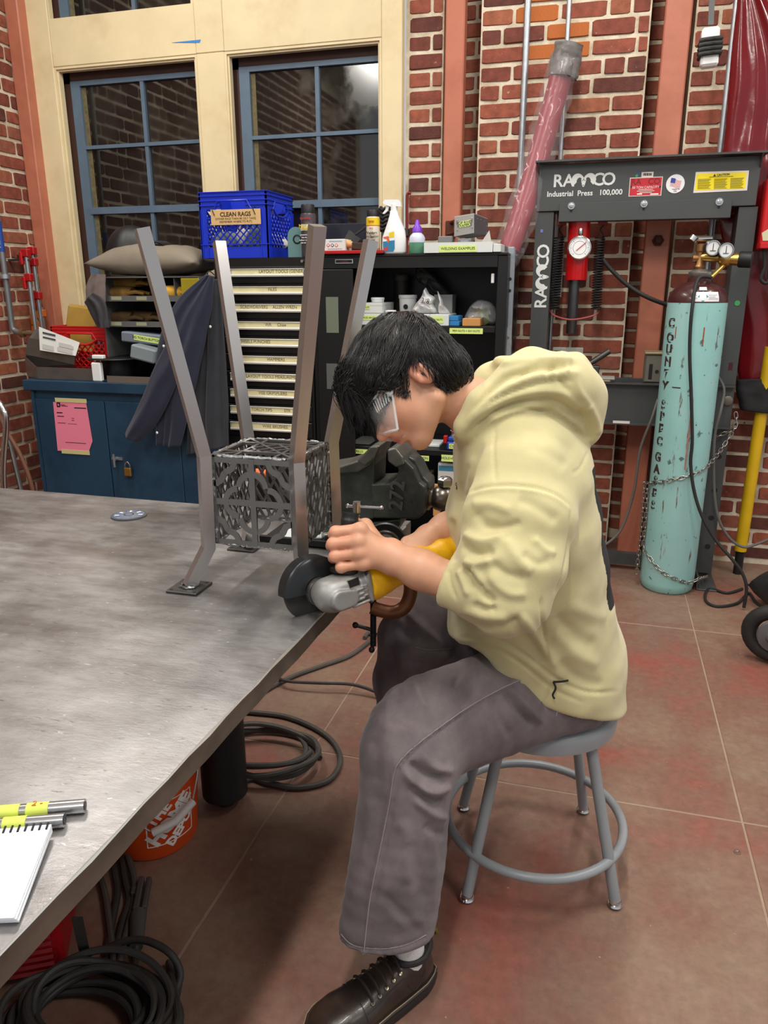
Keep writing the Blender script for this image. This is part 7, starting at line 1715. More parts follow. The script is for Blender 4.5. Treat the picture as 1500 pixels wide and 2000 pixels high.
# ================================================================== THE PERSON (sculpted from smooth distance fields)
def V(r, u, d): return RT * r + UP * u + FW * d
def nrm(v): v = np.asarray(v, float); return v / np.linalg.norm(v)
def smin(a, b, k): h = np.clip(.5 + .5 * (b - a) / k, 0, 1); return b * (1 - h) + a * h - k * h * (1 - h)
def smax(a, b, k): return -smin(-a, -b, k)
def rc(p, a, b, ra, rb):
 a, b = np.asarray(a), np.asarray(b); ab = b - a; t = np.clip((p - a) @ ab / (ab @ ab + 1e-12), 0, 1)
 return np.linalg.norm(p - a - t[:, None] * ab, axis=1) - (ra + (rb - ra) * t)
def chainf(p, pts, rs, k=.01):
 d = None
 for i in range(len(pts) - 1):
  e = rc(p, pts[i], pts[i + 1], rs[i], rs[i + 1]); d = e if d is None else smin(d, e, k)
 return d
def ell(p, c, A, r):
 q = (p - np.asarray(c)) @ np.asarray(A).T; r = np.asarray(r); k0 = np.linalg.norm(q / r, axis=1); k1 = np.linalg.norm(q / (r * r), axis=1)
 return k0 * (k0 - 1) / (k1 + 1e-9)
def loftf(p, st, lat, k=.03):
 """stations: (centre, half width in the plane, half width along lat)"""
 d = None
 for i in range(len(st) - 1):
  (c0, a0, b0), (c1, a1, b1) = st[i], st[i + 1]; ax = c1 - c0; L_ = np.linalg.norm(ax); ax = ax / L_; l = lat - ax * (lat @ ax); l = l / np.linalg.norm(l); n = np.cross(ax, l)
  q = p - c0; s = q @ ax; t = np.clip(s / L_, 0, 1); over = s - t * L_; a = a0 + (a1 - a0) * t; b = b0 + (b1 - b0) * t
  k0 = np.sqrt(((q @ n) / a) ** 2 + ((q @ l) / b) ** 2 + (over / (.7 * np.minimum(a, b))) ** 2); e = (k0 - 1) * np.minimum(a, b) * 1.05
  d = e if d is None else smin(d, e, k)
 return d
def plane(p, o, n): return (p - np.asarray(o)) @ np.asarray(n)
def sdf_mesh(f, lo, hi, h):
 """surface nets on a sparse grid"""
 lo, hi = np.asarray(lo, float), np.asarray(hi, float); B = 4
 n = (np.ceil((hi - lo) / (h * B)).astype(int)) * B + 1
 cn = (n - 1) // B + 1
 g = np.stack(np.meshgrid(*[lo[i] + np.arange(cn[i]) * h * B for i in range(3)], indexing='ij'), -1).reshape(-1, 3)
 cv = f(g).reshape(cn)
 near = np.abs(cv) < h * B * 2.2
 cell = np.zeros(cn - 1, bool)
 for dx in (0, 1):
  for dy in (0, 1):
   for dz in (0, 1): cell |= near[dx:cn[0] - 1 + dx, dy:cn[1] - 1 + dy, dz:cn[2] - 1 + dz]
 val = np.repeat(np.repeat(np.repeat(cv, B, 0), B, 1), B, 2)[:n[0], :n[1], :n[2]].astype(np.float32)
 m = np.zeros(n, bool); cc = np.repeat(np.repeat(np.repeat(cell, B, 0), B, 1), B, 2); m[:-1, :-1, :-1] |= cc
 for ax in range(3):
  s = [slice(None)] * 3; s2 = [slice(None)] * 3; s[ax] = slice(1, None); s2[ax] = slice(None, -1); m2 = m.copy(); m2[tuple(s)] |= m[tuple(s2)]; m = m2
 idx = np.argwhere(m); out = np.empty(len(idx), np.float32)
 for i in range(0, len(idx), 400000): out[i:i + 400000] = f(lo + idx[i:i + 400000] * h)
 val[m] = out
 sg = val < 0; c8 = [sg[dx:n[0] - 1 + dx, dy:n[1] - 1 + dy, dz:n[2] - 1 + dz] for dx in (0, 1) for dy in (0, 1) for dz in (0, 1)]
 cnt = sum(c.astype(np.int8) for c in c8); act = (cnt > 0) & (cnt < 8); ai = np.argwhere(act); vid = -np.ones(n - 1, int); vid[act] = np.arange(len(ai))
 acc = np.zeros((len(ai), 3)); num = np.zeros(len(ai)); cor = np.array([(dx, dy, dz) for dx in (0, 1) for dy in (0, 1) for dz in (0, 1)])
 cvv = np.stack([val[tuple((ai + c).T)] for c in cor], 1)
 for i in range(8):
  for j in range(i + 1, 8):
   if np.abs(cor[i] - cor[j]).sum() != 1: continue
   a, b = cvv[:, i], cvv[:, j]; x = (a < 0) != (b < 0); t = a[x] / (a[x] - b[x]); acc[x] += cor[i] + (cor[j] - cor[i]) * t[:, None]; num[x] += 1
 verts = lo + (ai + acc / num[:, None]) * h; faces = []
 for ax in range(3):
  o1, o2 = [(1, 2), (2, 0), (0, 1)][ax]; s0 = [slice(None)] * 3; s1 = [slice(None)] * 3; s0[ax] = slice(None, -1); s1[ax] = slice(1, None)
  a, b = sg[tuple(s0)], sg[tuple(s1)]; e = np.argwhere(a != b); ok = (e[:, o1] > 0) & (e[:, o2] > 0) & (e[:, o1] < n[o1] - 1) & (e[:, o2] < n[o2] - 1); e = e[ok]
  q = []
  for d1, d2 in ((0, 0), (1, 0), (1, 1), (0, 1)):
   k = e.copy(); k[:, o1] -= d1; k[:, o2] -= d2; q.append(vid[tuple(k.T)])
  q = np.stack(q, 1); fl = ~a[tuple(e.T)]; q[fl] = q[fl][:, ::-1]; q = q[(q >= 0).all(1)]; faces.append(q)
 return verts, np.concatenate(faces)
def vnormals(v, f):
 n = np.cross(v[f[:, 2]] - v[f[:, 0]], v[f[:, 3]] - v[f[:, 1]]); vn = np.zeros_like(v)
 for k in range(4): np.add.at(vn, f[:, k], n)
 return vn / (np.linalg.norm(vn, axis=1)[:, None] + 1e-12)
def relax(v, f, it=2, lam=.5):
 a = np.concatenate([f[:, [0, 1]], f[:, [1, 2]], f[:, [2, 3]], f[:, [3, 0]]]); a = np.concatenate([a, a[:, ::-1]])
 for _ in range(it):
  s = np.zeros_like(v); c = np.zeros(len(v)); np.add.at(s, a[:, 0], v[a[:, 1]]); np.add.at(c, a[:, 0], 1); v = v + lam * (s / c[:, None] - v)
 return v
def prv(v):
 q = v - CAM; D = q @ FW; return np.stack([750 + F * (q @ RT) / D, 1000 - F * (q @ UP) / D], 1)
def strokes(v, f, st):
 """press folds and seams into the surface: polyline, width, height (photo pixels -> surface that faces that way)"""
 n = vnormals(v, f); face = -(n @ FW); px = prv(v); d = np.zeros(len(v))
 for pts, w, amp in st:
  P_ = np.array([q[:2] for q in spline([np.array([*q, 0]) for q in pts], 5)]); m = (px[:, 0] > P_[:, 0].min() - 3 * w) & (px[:, 0] < P_[:, 0].max() + 3 * w) & (px[:, 1] > P_[:, 1].min() - 3 * w) & (px[:, 1] < P_[:, 1].max() + 3 * w) & (face > -.1)
  if not m.any(): continue
  x = px[m]; best = np.full(len(x), 1e9); tt = np.zeros(len(x)); L_ = len(P_) - 1
  for i in range(L_):
   ab = P_[i + 1] - P_[i]; t = np.clip((x - P_[i]) @ ab / (ab @ ab + 1e-9), 0, 1); e = np.linalg.norm(x - P_[i] - t[:, None] * ab, axis=1); u = e < best; best[u] = e[u]; tt[u] = (i + t[u]) / L_
  d[m] += amp * np.exp(-(best / w) ** 2) * np.clip(np.minimum(tt, 1 - tt) * 6 + .15, 0, 1) * np.clip(face[m] * 2 + .3, 0, 1)
 return v + n * d[:, None]
def np_mesh(name, v, f, smooth=True):
 me = bpy.data.meshes.new(name); me.from_pydata(v.tolist(), [], f.tolist()); me.polygons.foreach_set('use_smooth', [smooth] * len(me.polygons)); me.update(); return me
def noise3(v, s, seed=0.0): return np.array([mnoise.noise((a[0] * s + seed, a[1] * s, a[2] * s)) for a in v])
from mathutils.bvhtree import BVHTree
def surf(bvh, px, py):
 d = FW * F + RT * (px - 750) + UP * (1000 - py); h = bvh.ray_cast(Vector(CAM), Vector(d).normalized()); return None if h[0] is None else (np.array(h[0]), np.array(h[1]))
def on_surface(bvh, pts, r, name, m, parent, lift=0.0, n=6, sub=6):
 out = []
 for q in spline([np.array([*q, 0]) for q in pts], sub):
  s = surf(bvh, q[0], q[1])
  if s is not None: out.append(s[0] + s[1] * lift)
 return MB().tube(out, r, n).build(name, m, parent) if len(out) > 2 else None

# ---------- skin
def skin_material():
 m = bpy.data.materials.new('skin'); m.use_nodes = True; nt = m.node_tree; N = nt.nodes; L = nt.links; b = N['Principled BSDF']
 at = N.new('ShaderNodeAttribute'); at.attribute_name = 'tint'
 g = N.new('ShaderNodeNewGeometry'); n = N.new('ShaderNodeTexNoise'); n.inputs['Scale'].default_value = 38; n.inputs['Detail'].default_value = 6; L.new(g.outputs['Position'], n.inputs['Vector'])
 hs = N.new('ShaderNodeHueSaturation'); mr = N.new('ShaderNodeMapRange'); mr.inputs[1].default_value = .3; mr.inputs[2].default_value = .7; mr.inputs[3].default_value = .93; mr.inputs[4].default_value = 1.06
 L.new(n.outputs[0], mr.inputs[0]); L.new(mr.outputs[0], hs.inputs['Value']); L.new(at.outputs['Color'], hs.inputs['Color']); L.new(hs.outputs[0], b.inputs['Base Color'])
 b.inputs['Roughness'].default_value = .46; b.inputs['Subsurface Weight'].default_value = .12; b.inputs['Subsurface Radius'].default_value = (.012, .005, .003); b.inputs['Subsurface Scale'].default_value = .6
 n2 = N.new('ShaderNodeTexNoise'); n2.inputs['Scale'].default_value = 420; L.new(g.outputs['Position'], n2.inputs['Vector']); bp = N.new('ShaderNodeBump'); bp.inputs['Strength'].default_value = .12; bp.inputs['Distance'].default_value = .001; L.new(n2.outputs[0], bp.inputs['Height']); L.new(bp.outputs[0], b.inputs['Normal'])
 return m
m_skin = skin_material()

# head frame: u forward out of the face, v down the face, w away from the camera
HO = P(795, 746, D=1.5); hu = V(-.64, -.77, 0); hv = V(.77, -.64, 0); hw = FW.copy()
_t = math.radians(4); hu, hw = hu * math.cos(_t) - hw * math.sin(_t), hw * math.cos(_t) + hu * math.sin(_t)
HA = np.stack([hu, hv, hw])
def hl(p): return (p - HO) @ HA.T
def hg(u, v, w): return HO + hu * u + hv * v + hw * w
I3 = np.eye(3)
def head_field(p):
 q = hl(p); s = q.copy(); s[:, 2] = np.abs(s[:, 2])
 d = ell(q, (-.004, -.034, 0), I3, (.098, .088, .076))
 d = smin(d, ell(q, (.040, .020, 0), I3, (.056, .076, .060)), .03)
 d = smin(d, ell(s, (.052, .030, .030), I3, (.036, .034, .030)), .02)            # cheeks
 d = smin(d, rc(s, (.000, .066, .050), (.064, .090, .014), .019, .018), .028)     # jaw line
 d = smin(d, ell(q, (.072, .092, 0), I3, (.021, .019, .022)), .02)               # chin
 d = smin(d, ell(q, (.082, -.030, 0), I3, (.020, .014, .044)), .02)              # brow
 d = smax(d, -ell(s, (.104, -.004, .032), I3, (.018, .012, .020)), .014)         # eye hollow
 d = smin(d, ell(s, (.079, -.003, .031), I3, (.0135, .0125, .015)), .006)        # closed lids
 nose = rc(q, (.090, -.012, 0), (.113, .030, 0), .0075, .0112)
 nose = smin(nose, ell(q, (.1135, .0315, 0), I3, (.0118, .0105, .0118)), .006)
 nose = smin(nose, ell(s, (.101, .036, .0125), I3, (.0115, .0085, .0075)), .006)
 d = smin(d, nose, .010)
 d = smax(d, -ell(s, (.104, .0455, .0068), I3, (.005, .004, .0035)), .004)
 d = smin(d, ell(q, (.090, .056, 0), I3, (.016, .018, .026)), .012)              # muzzle
 d = smin(d, rc(s, (.1025, .0555, 0), (.090, .0605, .021), .0062, .0030), .005)   # upper lip
 d = smin(d, rc(s, (.0985, .0675, 0), (.088, .0645, .020), .0068, .0030), .005)   # lower lip
 d = smax(d, -rc(s, (.1085, .0615, 0), (.091, .0625, .024), .0016, .0012), .003)  # mouth line
 d = smax(d, -ell(q, (.098, .080, 0), I3, (.009, .0055, .016)), .008)
 ear = ell(s, (-.012, .014, .078), np.array([[1, .18, -.35], [-.18, 1, 0], [.35, 0, 1]]), (.0185, .031, .0085))
 ear = smax(ear, -ell(s, (-.007, .012, .0865), I3, (.0095, .019, .0065)), .004)
 ear = smin(ear, rc(s, (-.004, .016, .078), (-.001, .026, .078), .0045, .004), .004)
 d = smin(d, ear, .006)
 return d
NK = [hg(-.030, .030, 0), P(930, 800, D=1.53), P(1000, 830, D=1.58)]
SHN, SHF = P(1010, 885, D=1.46), P(985, 875, D=1.74)           # shoulders
ELN, ELF = P(990, 1160, D=1.43), P(955, 1085, D=1.72)
WRN, WRF = P(752, 1086, D=1.462), P(838, 1050, D=1.625)
HIP = P(1085, 1290, D=1.81)
def body_field(p):
 d = head_field(p)
 d = smin(d, chainf(p, NK, (.053, .056, .066), .02), .022)
 t = loftf(p, [(P(1010, 850, D=1.58), .06, .12), (P(1025, 930, D=1.60), .085, .155), (P(1035, 1080, D=1.66), .09, .14), (P(1060, 1200, D=1.74), .09, .14), (HIP, .10, .15)], FWH, .04)
 d = smin(d, t, .03)
 d = smin(d, rc(p, SHN, ELN, .046, .038), .03); d = smin(d, rc(p, SHF, ELF, .046, .038), .03)
 d = smin(d, rc(p, ELN, P(880, 1132, D=1.44), .038, .036), .02); d = smin(d, rc(p, ELF, P(890, 1060, D=1.68), .038, .034), .02)
 d = smin(d, chainf(p, [P(1085, 1320, D=1.75), P(800, 1462, D=1.535), P(782, 1720, D=1.505)], (.07, .052, .036), .03), .03)
 d = smin(d, chainf(p, [P(1060, 1290, D=1.92), P(800, 1222, D=1.92), P(800, 1470, D=2.09)], (.07, .052, .036), .03), .03)
 return d
lo_b = np.array([-.62, 1.05, .02]); hi_b = np.array([.22, 2.2, 1.50])
bv, bf = sdf_mesh(body_field, lo_b, hi_b, .0085)
hv0, hf0 = sdf_mesh(lambda p: smax(smin(head_field(p), chainf(p, NK, (.053, .056, .066), .02), .022), plane(p, P(985, 822, D=1.56), nrm(P(1000, 830, D=1.58) - P(930, 800, D=1.53))), .002), hg(0, 0, 0) - .2, hg(0, 0, 0) + np.array([.24, .24, .2]), .0027)
# keep the coarse body only where clothing hides it, the finer head where it shows
keep = ((bv - P(962, 815, D=1.55)) @ nrm(P(1000, 830, D=1.58) - P(930, 800, D=1.53)) > 0)
kf = keep[bf].all(1)

# hands
def hand_near(p):
 ax0, ax1 = P(673, 1112, D=1.478), P(684, 1012, D=1.474)
 d = chainf(p, [P(885, 1138, D=1.44), P(820, 1112, D=1.450), WRN + V(.012, 0, 0)], (.038, .036, .028), .02)
 d = smin(d, chainf(p, [WRN + V(.01, .012, .004), WRN + V(.01, -.013, -.002)], (.021, .021), .01), .02)
 mcp = [P(704, 1034, D=1.449), P(700, 1057, D=1.443), P(703, 1080, D=1.444), P(710, 1101, D=1.449)]
 pip = [P(655, 1039, D=1.448), P(650, 1062, D=1.446), P(654, 1086, D=1.447), P(666, 1108, D=1.450)]
 dip = [P(651, 1044, D=1.482), P(647, 1066, D=1.482), P(651, 1090, D=1.482), P(662, 1111, D=1.480)]
 tip = [P(676, 1046, D=1.504), P(672, 1068, D=1.505), P(675, 1091, D=1.504), P(683, 1111, D=1.500)]
 for m_ in mcp: d = smin(d, rc(p, WRN, m_, .0185, .0125), .014)
 d = smin(d, rc(p, P(735, 1078, D=1.462), P(712, 1070, D=1.462), .022, .02), .016)
 fg = None
 for m_, a, b, c, r in zip(mcp, pip, dip, tip, (.0108, .0112, .0106, .0094)):
  e = chainf(p, [m_, a, b, c], (r * 1.12, r * 1.0, r * .9, r * .78), .006); fg = e if fg is None else smin(fg, e, .0022)
 d = smin(d, fg, .008)
 for a in pip: d = smin(d, np.linalg.norm(p - a - V(.001, .0, -.001), axis=1) - .0108, .005)
 for m_ in mcp: d = smin(d, np.linalg.norm(p - m_ - V(.0, .0, -.0045), axis=1) - .0105, .010)
 th = chainf(p, [P(738, 1066, D=1.475), P(714, 1026, D=1.492), P(694, 1024, D=1.512), P(672, 1034, D=1.506)], (.019, .0128, .0112, .0095), .008)
 return smin(d, th, .010)
def hand_far(p):
 d = chainf(p, [P(905, 1012, D=1.70), P(870, 1034, D=1.655), WRF], (.034, .033, .026), .02)
 mcp = [P(795, 1060, D=1.595), P(797, 1075, D=1.578), P(806, 1088, D=1.568), P(818, 1096, D=1.565)]
 for m_ in mcp: d = smin(d, rc(p, WRF, m_, .022, .0135), .014)
 for i, m_ in enumerate(mcp):
  o = i * 9
  d = smin(d, chainf(p, [m_, P(770 + o, 1092 + i * 2, D=1.560 + i * .006), P(776 + o, 1118 + i * 2, D=1.556 + i * .006), P(790 + o, 1134, D=1.572 + i * .006)], (.0118, .0105, .0095, .0082), .006), .007)
 d = smin(d, chainf(p, [P(830, 1046, D=1.632), P(796, 1062, D=1.642), P(775, 1078, D=1.640), P(762, 1094, D=1.630)], (.017, .0125, .011, .0095), .007), .010)
 return d
c_ = P(760, 1075, D=1.46); n1v, n1f = sdf_mesh(hand_near, P(640, 1120, D=1.46) - .06, P(890, 1070, D=1.46) + .09, .0022)
n2v, n2f = sdf_mesh(hand_far, np.minimum(P(740, 1150, D=1.6), P(910, 1000, D=1.7)) - .05, np.maximum(P(740, 1150, D=1.6), P(910, 1000, D=1.7)) + .05, .0026)
allv, allf, o = [], [], 0
for v_, f_ in ((bv, bf[kf]), (relax(hv0, hf0, 1, .4), hf0), (relax(n1v, n1f, 1, .4), n1f), (relax(n2v, n2f, 1, .4), n2f)):
 allv.append(v_); allf.append(f_ + o); o += len(v_)
allv = np.concatenate(allv); allf = np.concatenate(allf)
used = np.unique(allf); rem = -np.ones(len(allv), int); rem[used] = np.arange(len(used)); allv = allv[used]; allf = rem[allf]
pme = np_mesh('person', allv, allf); pme.materials.append(m_skin)
q = hl(allv); base = np.tile(np.array(lin((204, 152, 122))), (len(allv), 1))
def blend(w, c):
 global base
 base = base * (1 - w[:, None]) + np.array(lin(c)) * w[:, None]
ish = np.linalg.norm(allv - HO, axis=1) < .2
g_ = lambda c, r: np.exp(-(((np.c_[q[:, 0], q[:, 1], np.abs(q[:, 2])] - np.array(c)) / np.array(r)) ** 2).sum(1)) * ish
blend(np.clip(1.6 * g_((.1, .0585, .0), (.012, .0075, .020)), 0, .8), (178, 92, 84))
blend(.45 * g_((.066, .03, .04), (.03, .025, .04)), (206, 128, 104)); blend(.5 * g_((-.01, .014, .085), (.025, .035, .02)), (208, 124, 102)); blend(.4 * g_((.11, .034, 0), (.02, .018, .02)), (208, 130, 104))
hp_near = np.linalg.norm(allv - P(655, 1072, D=1.45), axis=1); blend(.45 * np.exp(-(hp_near / .045) ** 2), (216, 140, 114))
at = pme.color_attributes.new('tint', 'FLOAT_COLOR', 'POINT'); at.data.foreach_set('color', np.c_[base, np.ones(len(base))].ravel())
person = tag(obj('person', pme), 'person in cream hoodie and grey jeans grinding metal while seated on the stool', 'person')
# brow and lash
mb = MB()
for sg in (-1, 1):
 mb.tube([hg(.097, -.0165 + .002, sg * .016), hg(.094, -.022, sg * .03), hg(.082, -.019, sg * .046)], [.002, .003, .0012], 6)
mb.build('eyebrow', mat('hair_black', (26, 22, 21), .4), person)
mb = MB()
for sg in (-1, 1): mb.tube([hg(.0905, .004, sg * .020), hg(.0925, .0065, sg * .031), hg(.0865, .005, sg * .043)], .0013, 5)
mb.build('eyelash', mat('hair_black', (26, 22, 21), .4), person)

# ---------- hoodie
m_hood = mat('cream_fleece', (199, 189, 142), .88, var=.05, vscale=16, col2=(190, 180, 134), c2scale=8, bump=.22, bscale=420, bdist=.0015, sheen=.25)
DB = lambda y: 1.57 + (y - 850) * (1.80 - 1.57) / 450.0
def T_(x, y, hpx, lat): D = DB(y); return (P(x, y, D=D), hpx * D / F, lat)
torso = [T_(1024, 832, 92, .165), T_(1022, 900, 119, .205), T_(1020, 1000, 138, .215), T_(1022, 1100, 146, .205), T_(1034, 1200, 151, .195), T_(1056, 1290, 152, .19), T_(1080, 1390, 140, .185)]
hemA, hemB = P(890, 1243, D=1.76), P(1208, 1368, D=1.82); hem_n = nrm(np.cross(hemB - hemA, FWH)); hem_n = hem_n if hem_n[2] < 0 else -hem_n
def hoodie_field(p):
 t = loftf(p, torso, FWH, .05)
 t = smin(t, rc(p, P(985, 872, D=1.50), P(965, 872, D=1.72), .075, .075), .06)
 t = smax(t, plane(p, hemA, hem_n), .012)
 t = smax(t, -ell(p, P(905, 1290, D=1.75), np.stack([RT, UP, FW]), (.06, .05, .22)), .02)
 s = loftf(p, [(P(1015, 915, D=1.455), .098, .085), (P(1010, 1010, D=1.425), .098, .08), (P(1000, 1100, D=1.405), .088, .075), (P(988, 1172, D=1.40), .076, .066)], FWH, .05)
 s = smin(s, rc(p, P(985, 1172, D=1.405), P(884, 1140, D=1.437), .070, .046), .04)
 cn = nrm(P(868, 1136, D=1.44) - P(985, 1172, D=1.405)); s = smax(s, plane(p, P(870, 1140, D=1.44), cn), .006)
 cuff = np.abs(plane(p, P(884, 1141, D=1.437), cn)) - .014; s = smin(s, smax(cuff, rc(p, P(905, 1146, D=1.43), P(860, 1134, D=1.445), .046, .044), .006), .004)
 d = smin(t, s, .018)
 s2 = chainf(p, [P(990, 880, D=1.74), ELF + V(.0, 0, .02), P(905, 1050, D=1.70)], (.08, .068, .05), .04); s2 = smax(s2, plane(p, P(890, 1040, D=1.69), nrm(P(880, 1040, D=1.67) - P(940, 1070, D=1.71))), .008)
 d = smin(d, s2, .02)
 # hood bunched round the neck
 A = np.stack([RT, UP, FW])
 near = chainf(p, [P(917, 836, D=1.475), P(950, 800, D=1.465), P(1010, 762, D=1.47), P(1080, 748, D=1.49), P(1128, 778, D=1.53)], (.026, .040, .052, .056, .052), .03)
 far = chainf(p, [P(925, 812, D=1.66), P(965, 745, D=1.68), P(1040, 722, D=1.68), P(1110, 736, D=1.64), P(1128, 778, D=1.58)], (.028, .038, .044, .046, .05), .03)
 hd = smin(near, far, .03)
 hd = smin(hd, ell(p, P(1092, 772, D=1.56), A, (.068, .066, .12)), .04)
 hd = smin(hd, chainf(p, [P(1085, 770, D=1.53), P(1128, 812, D=1.54), P(1138, 842, D=1.545)], (.05, .040, .034), .03), .03)
 hd = smin(hd, chainf(p, [P(917, 836, D=1.475), P(908, 848, D=1.55), P(922, 822, D=1.66)], (.024, .022, .024), .02), .02)
 cav = chainf(p, [NK[0], P(930, 795, D=1.55), P(1010, 776, D=1.56)], (.060, .064, .074), .02)
 cav = smin(cav, rc(p, P(1005, 760, D=1.565), P(1075, 690, D=1.575), .062, .058), .03)
 hd = smax(hd, -cav, .012)
 hd = smin(hd, rc(p, P(975, 708, D=1.64), P(1125, 706, D=1.62), .015, .012), .016)
 hd = smin(hd, rc(p, P(1125, 706, D=1.62), P(1140, 728, D=1.54), .012, .014), .014)
 d = smin(d, hd, .008)
 return smax(d, -chainf(p, [NK[0], P(930, 798, D=1.54), P(985, 812, D=1.565)], (.057, .0595, .062), .02), .006)
gv, gf = sdf_mesh(hoodie_field, [-.42, 1.02, .40], [.24, 1.98, 1.30], .0047)
gv = relax(gv, gf, 1, .5)
gn = vnormals(gv, gf); gp = prv(gv)
amp = .0045 * noise3(gv, 11, 2.0) + .0022 * noise3(gv, 24, 7.0)
gv = gv + gn * amp[:, None]
FOLDS = [([(905, 842), (935, 802), (975, 768), (1040, 738), (1130, 728)], 7, .009), ([(925, 806), (955, 766), (990, 736), (1050, 718), (1128, 712)], 6, -.010), ([(975, 712), (1040, 702), (1120, 700)], 5, .006),
 ([(1000, 745), (1030, 722), (1060, 708)], 5, -.006), ([(1060, 735), (1080, 715), (1090, 702)], 5, -.006), ([(1105, 730), (1112, 712), (1112, 700)], 4, .005), ([(950, 812), (1010, 786), (1080, 782), (1140, 822)], 7, -.008), ([(945, 822), (1010, 798), (1075, 796), (1130, 832)], 7, .007),
 ([(1146, 792), (1162, 815), (1170, 850)], 7, .006), ([(1128, 800), (1146, 826), (1152, 862)], 7, -.007), ([(915, 905), (905, 950), (900, 985)], 7, -.005), ([(925, 890), (918, 930), (912, 968)], 7, .004), ([(1030, 870), (1075, 885), (1110, 910)], 14, -.004), ([(1010, 975), (1050, 990), (1090, 1020)], 12, -.005), ([(920, 985), (960, 985), (1000, 1000)], 10, .005), ([(940, 1030), (980, 1032), (1020, 1020)], 8, -.006), ([(1040, 1050), (1065, 1075), (1085, 1080)], 8, .006),
 ([(905, 968), (940, 953), (985, 948), (1040, 952), (1085, 966), (1116, 990)], 3.2, -.0045), ([(905, 974), (940, 959), (985, 954), (1040, 958), (1085, 972), (1113, 996)], 5, .0025),
 ([(968, 836), (964, 880), (968, 945)], 2.6, -.0032),
 ([(1116, 992), (1112, 1050), (1100, 1120), (1082, 1160)], 3, -.004), ([(1118, 925), (1135, 912), (1150, 880)], 2.6, -.003), ([(1056, 1168), (1060, 1220), (1072, 1290)], 2.6, -.004),
 ([(904, 1062), (918, 1076), (940, 1082), (965, 1072)], 9, -.011), ([(906, 1040), (925, 1052), (950, 1056), (985, 1044)], 10, .008), ([(905, 1095), (930, 1100), (958, 1092)], 9, .008),
 ([(908, 1112), (920, 1128), (930, 1148)], 7, -.012), ([(922, 1108), (938, 1130), (950, 1160)], 8, .007), ([(935, 1140), (948, 1160), (965, 1176)], 7, -.011), ([(895, 1112), (905, 1135), (915, 1165)], 7, .006),
 ([(955, 1120), (975, 1145), (1000, 1160), (1030, 1158)], 11, .007), ([(960, 1100), (990, 1122), (1030, 1128)], 10, -.006), ([(1020, 1080), (1050, 1100), (1075, 1095)], 10, -.005),
 ([(900, 1205), (940, 1222), (985, 1225), (1020, 1205)], 8, -.007), ([(905, 1190), (950, 1205), (990, 1205)], 9, .006), ([(925, 1180), (945, 1190), (970, 1188)], 6, -.007),
 ([(985, 1050), (1010, 1090), (1040, 1120)], 12, .005), ([(930, 1000), (945, 1020), (975, 1030)], 10, -.004), ([(1000, 1210), (1030, 1250), (1068, 1300)], 9, -.007), ([(1015, 1200), (1050, 1245), (1090, 1310)], 9, .006),
 ([(1085, 1200), (1120, 1240), (1165, 1262)], 14, -.006), ([(1085, 1230), (1120, 1275), (1170, 1300)], 14, .006), ([(1110, 1180), (1150, 1200), (1185, 1205)], 14, .005), ([(1090, 1290), (1130, 1325), (1180, 1340)], 12, -.006),
 ([(880, 1010), (886, 1060), (884, 1100)], 8, -.006), ([(895, 930), (890, 980), (882, 1020)], 8, .004),
 ([(905, 838), (930, 810), (960, 785), (1010, 762), (1070, 745), (1120, 745)], 3.2, -.004), ([(912, 850), (940, 826), (975, 806), (1020, 797), (1070, 806), (1120, 838), (1150, 862)], 5, -.006),
 ([(925, 820), (980, 785), (1050, 765), (1110, 770), (1150, 800)], 8, .006), ([(930, 832), (980, 800), (1040, 788), (1100, 805)], 6, -.006), ([(1085, 720), (1105, 760), (1140, 790)], 6, -.006), ([(1120, 720), (1130, 760), (1160, 800)], 6, .004),
 ([(895, 1262), (950, 1262), (1010, 1290), (1080, 1345), (1140, 1372)], 3.0, -.004), ([(900, 1245), (960, 1247), (1020, 1275), (1090, 1328), (1150, 1352), (1205, 1350)], 3.5, -.0045),
 ([(876, 1112), (880, 1140), (892, 1172)], 3.0, -.003)]
gv = strokes(gv, gf, FOLDS)
hme = np_mesh('hoodie', gv, gf)
hoodie = obj('hoodie', hme, m_hood, person)
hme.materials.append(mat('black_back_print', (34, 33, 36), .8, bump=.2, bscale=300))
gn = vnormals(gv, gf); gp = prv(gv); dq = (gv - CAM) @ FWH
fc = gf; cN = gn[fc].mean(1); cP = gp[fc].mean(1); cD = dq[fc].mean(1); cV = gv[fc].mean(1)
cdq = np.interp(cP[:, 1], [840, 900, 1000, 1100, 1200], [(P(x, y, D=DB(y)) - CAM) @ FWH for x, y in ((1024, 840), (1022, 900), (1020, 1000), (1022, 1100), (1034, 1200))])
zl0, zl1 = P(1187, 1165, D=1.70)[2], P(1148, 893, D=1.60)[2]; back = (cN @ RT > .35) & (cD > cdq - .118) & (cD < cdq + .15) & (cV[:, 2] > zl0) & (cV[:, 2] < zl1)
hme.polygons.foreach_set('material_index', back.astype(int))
gb = BVHTree.FromPolygons([tuple(x) for x in gv], [tuple(x) for x in gf])
for k, (x, y, w) in enumerate(((889, 946, 'D'), (890, 953, 'B'))):
 s_ = surf(gb, x + 3, y)
 if s_ is not None: text(w, s_[0] + s_[1] * .001, nrm(RT - s_[1] * (RT @ s_[1])), UP, .010, ink, hoodie)
c0 = P(1083, 1338, D=1.66); s_ = surf(gb, 1080, 1330)
if s_ is not None: c0 = s_[0] + s_[1] * .003
MB().tube(spline([c0, c0 + V(.004, -.012, -.004), c0 + V(-.002, -.026, -.004), c0 + V(.002, -.034, -.003)], 5), .0022, 6).tube(spline([c0, c0 + V(.016, .002, -.006), c0 + V(.030, .004, -.004)], 5), .0022, 6).build('drawcord', ink, hoodie)

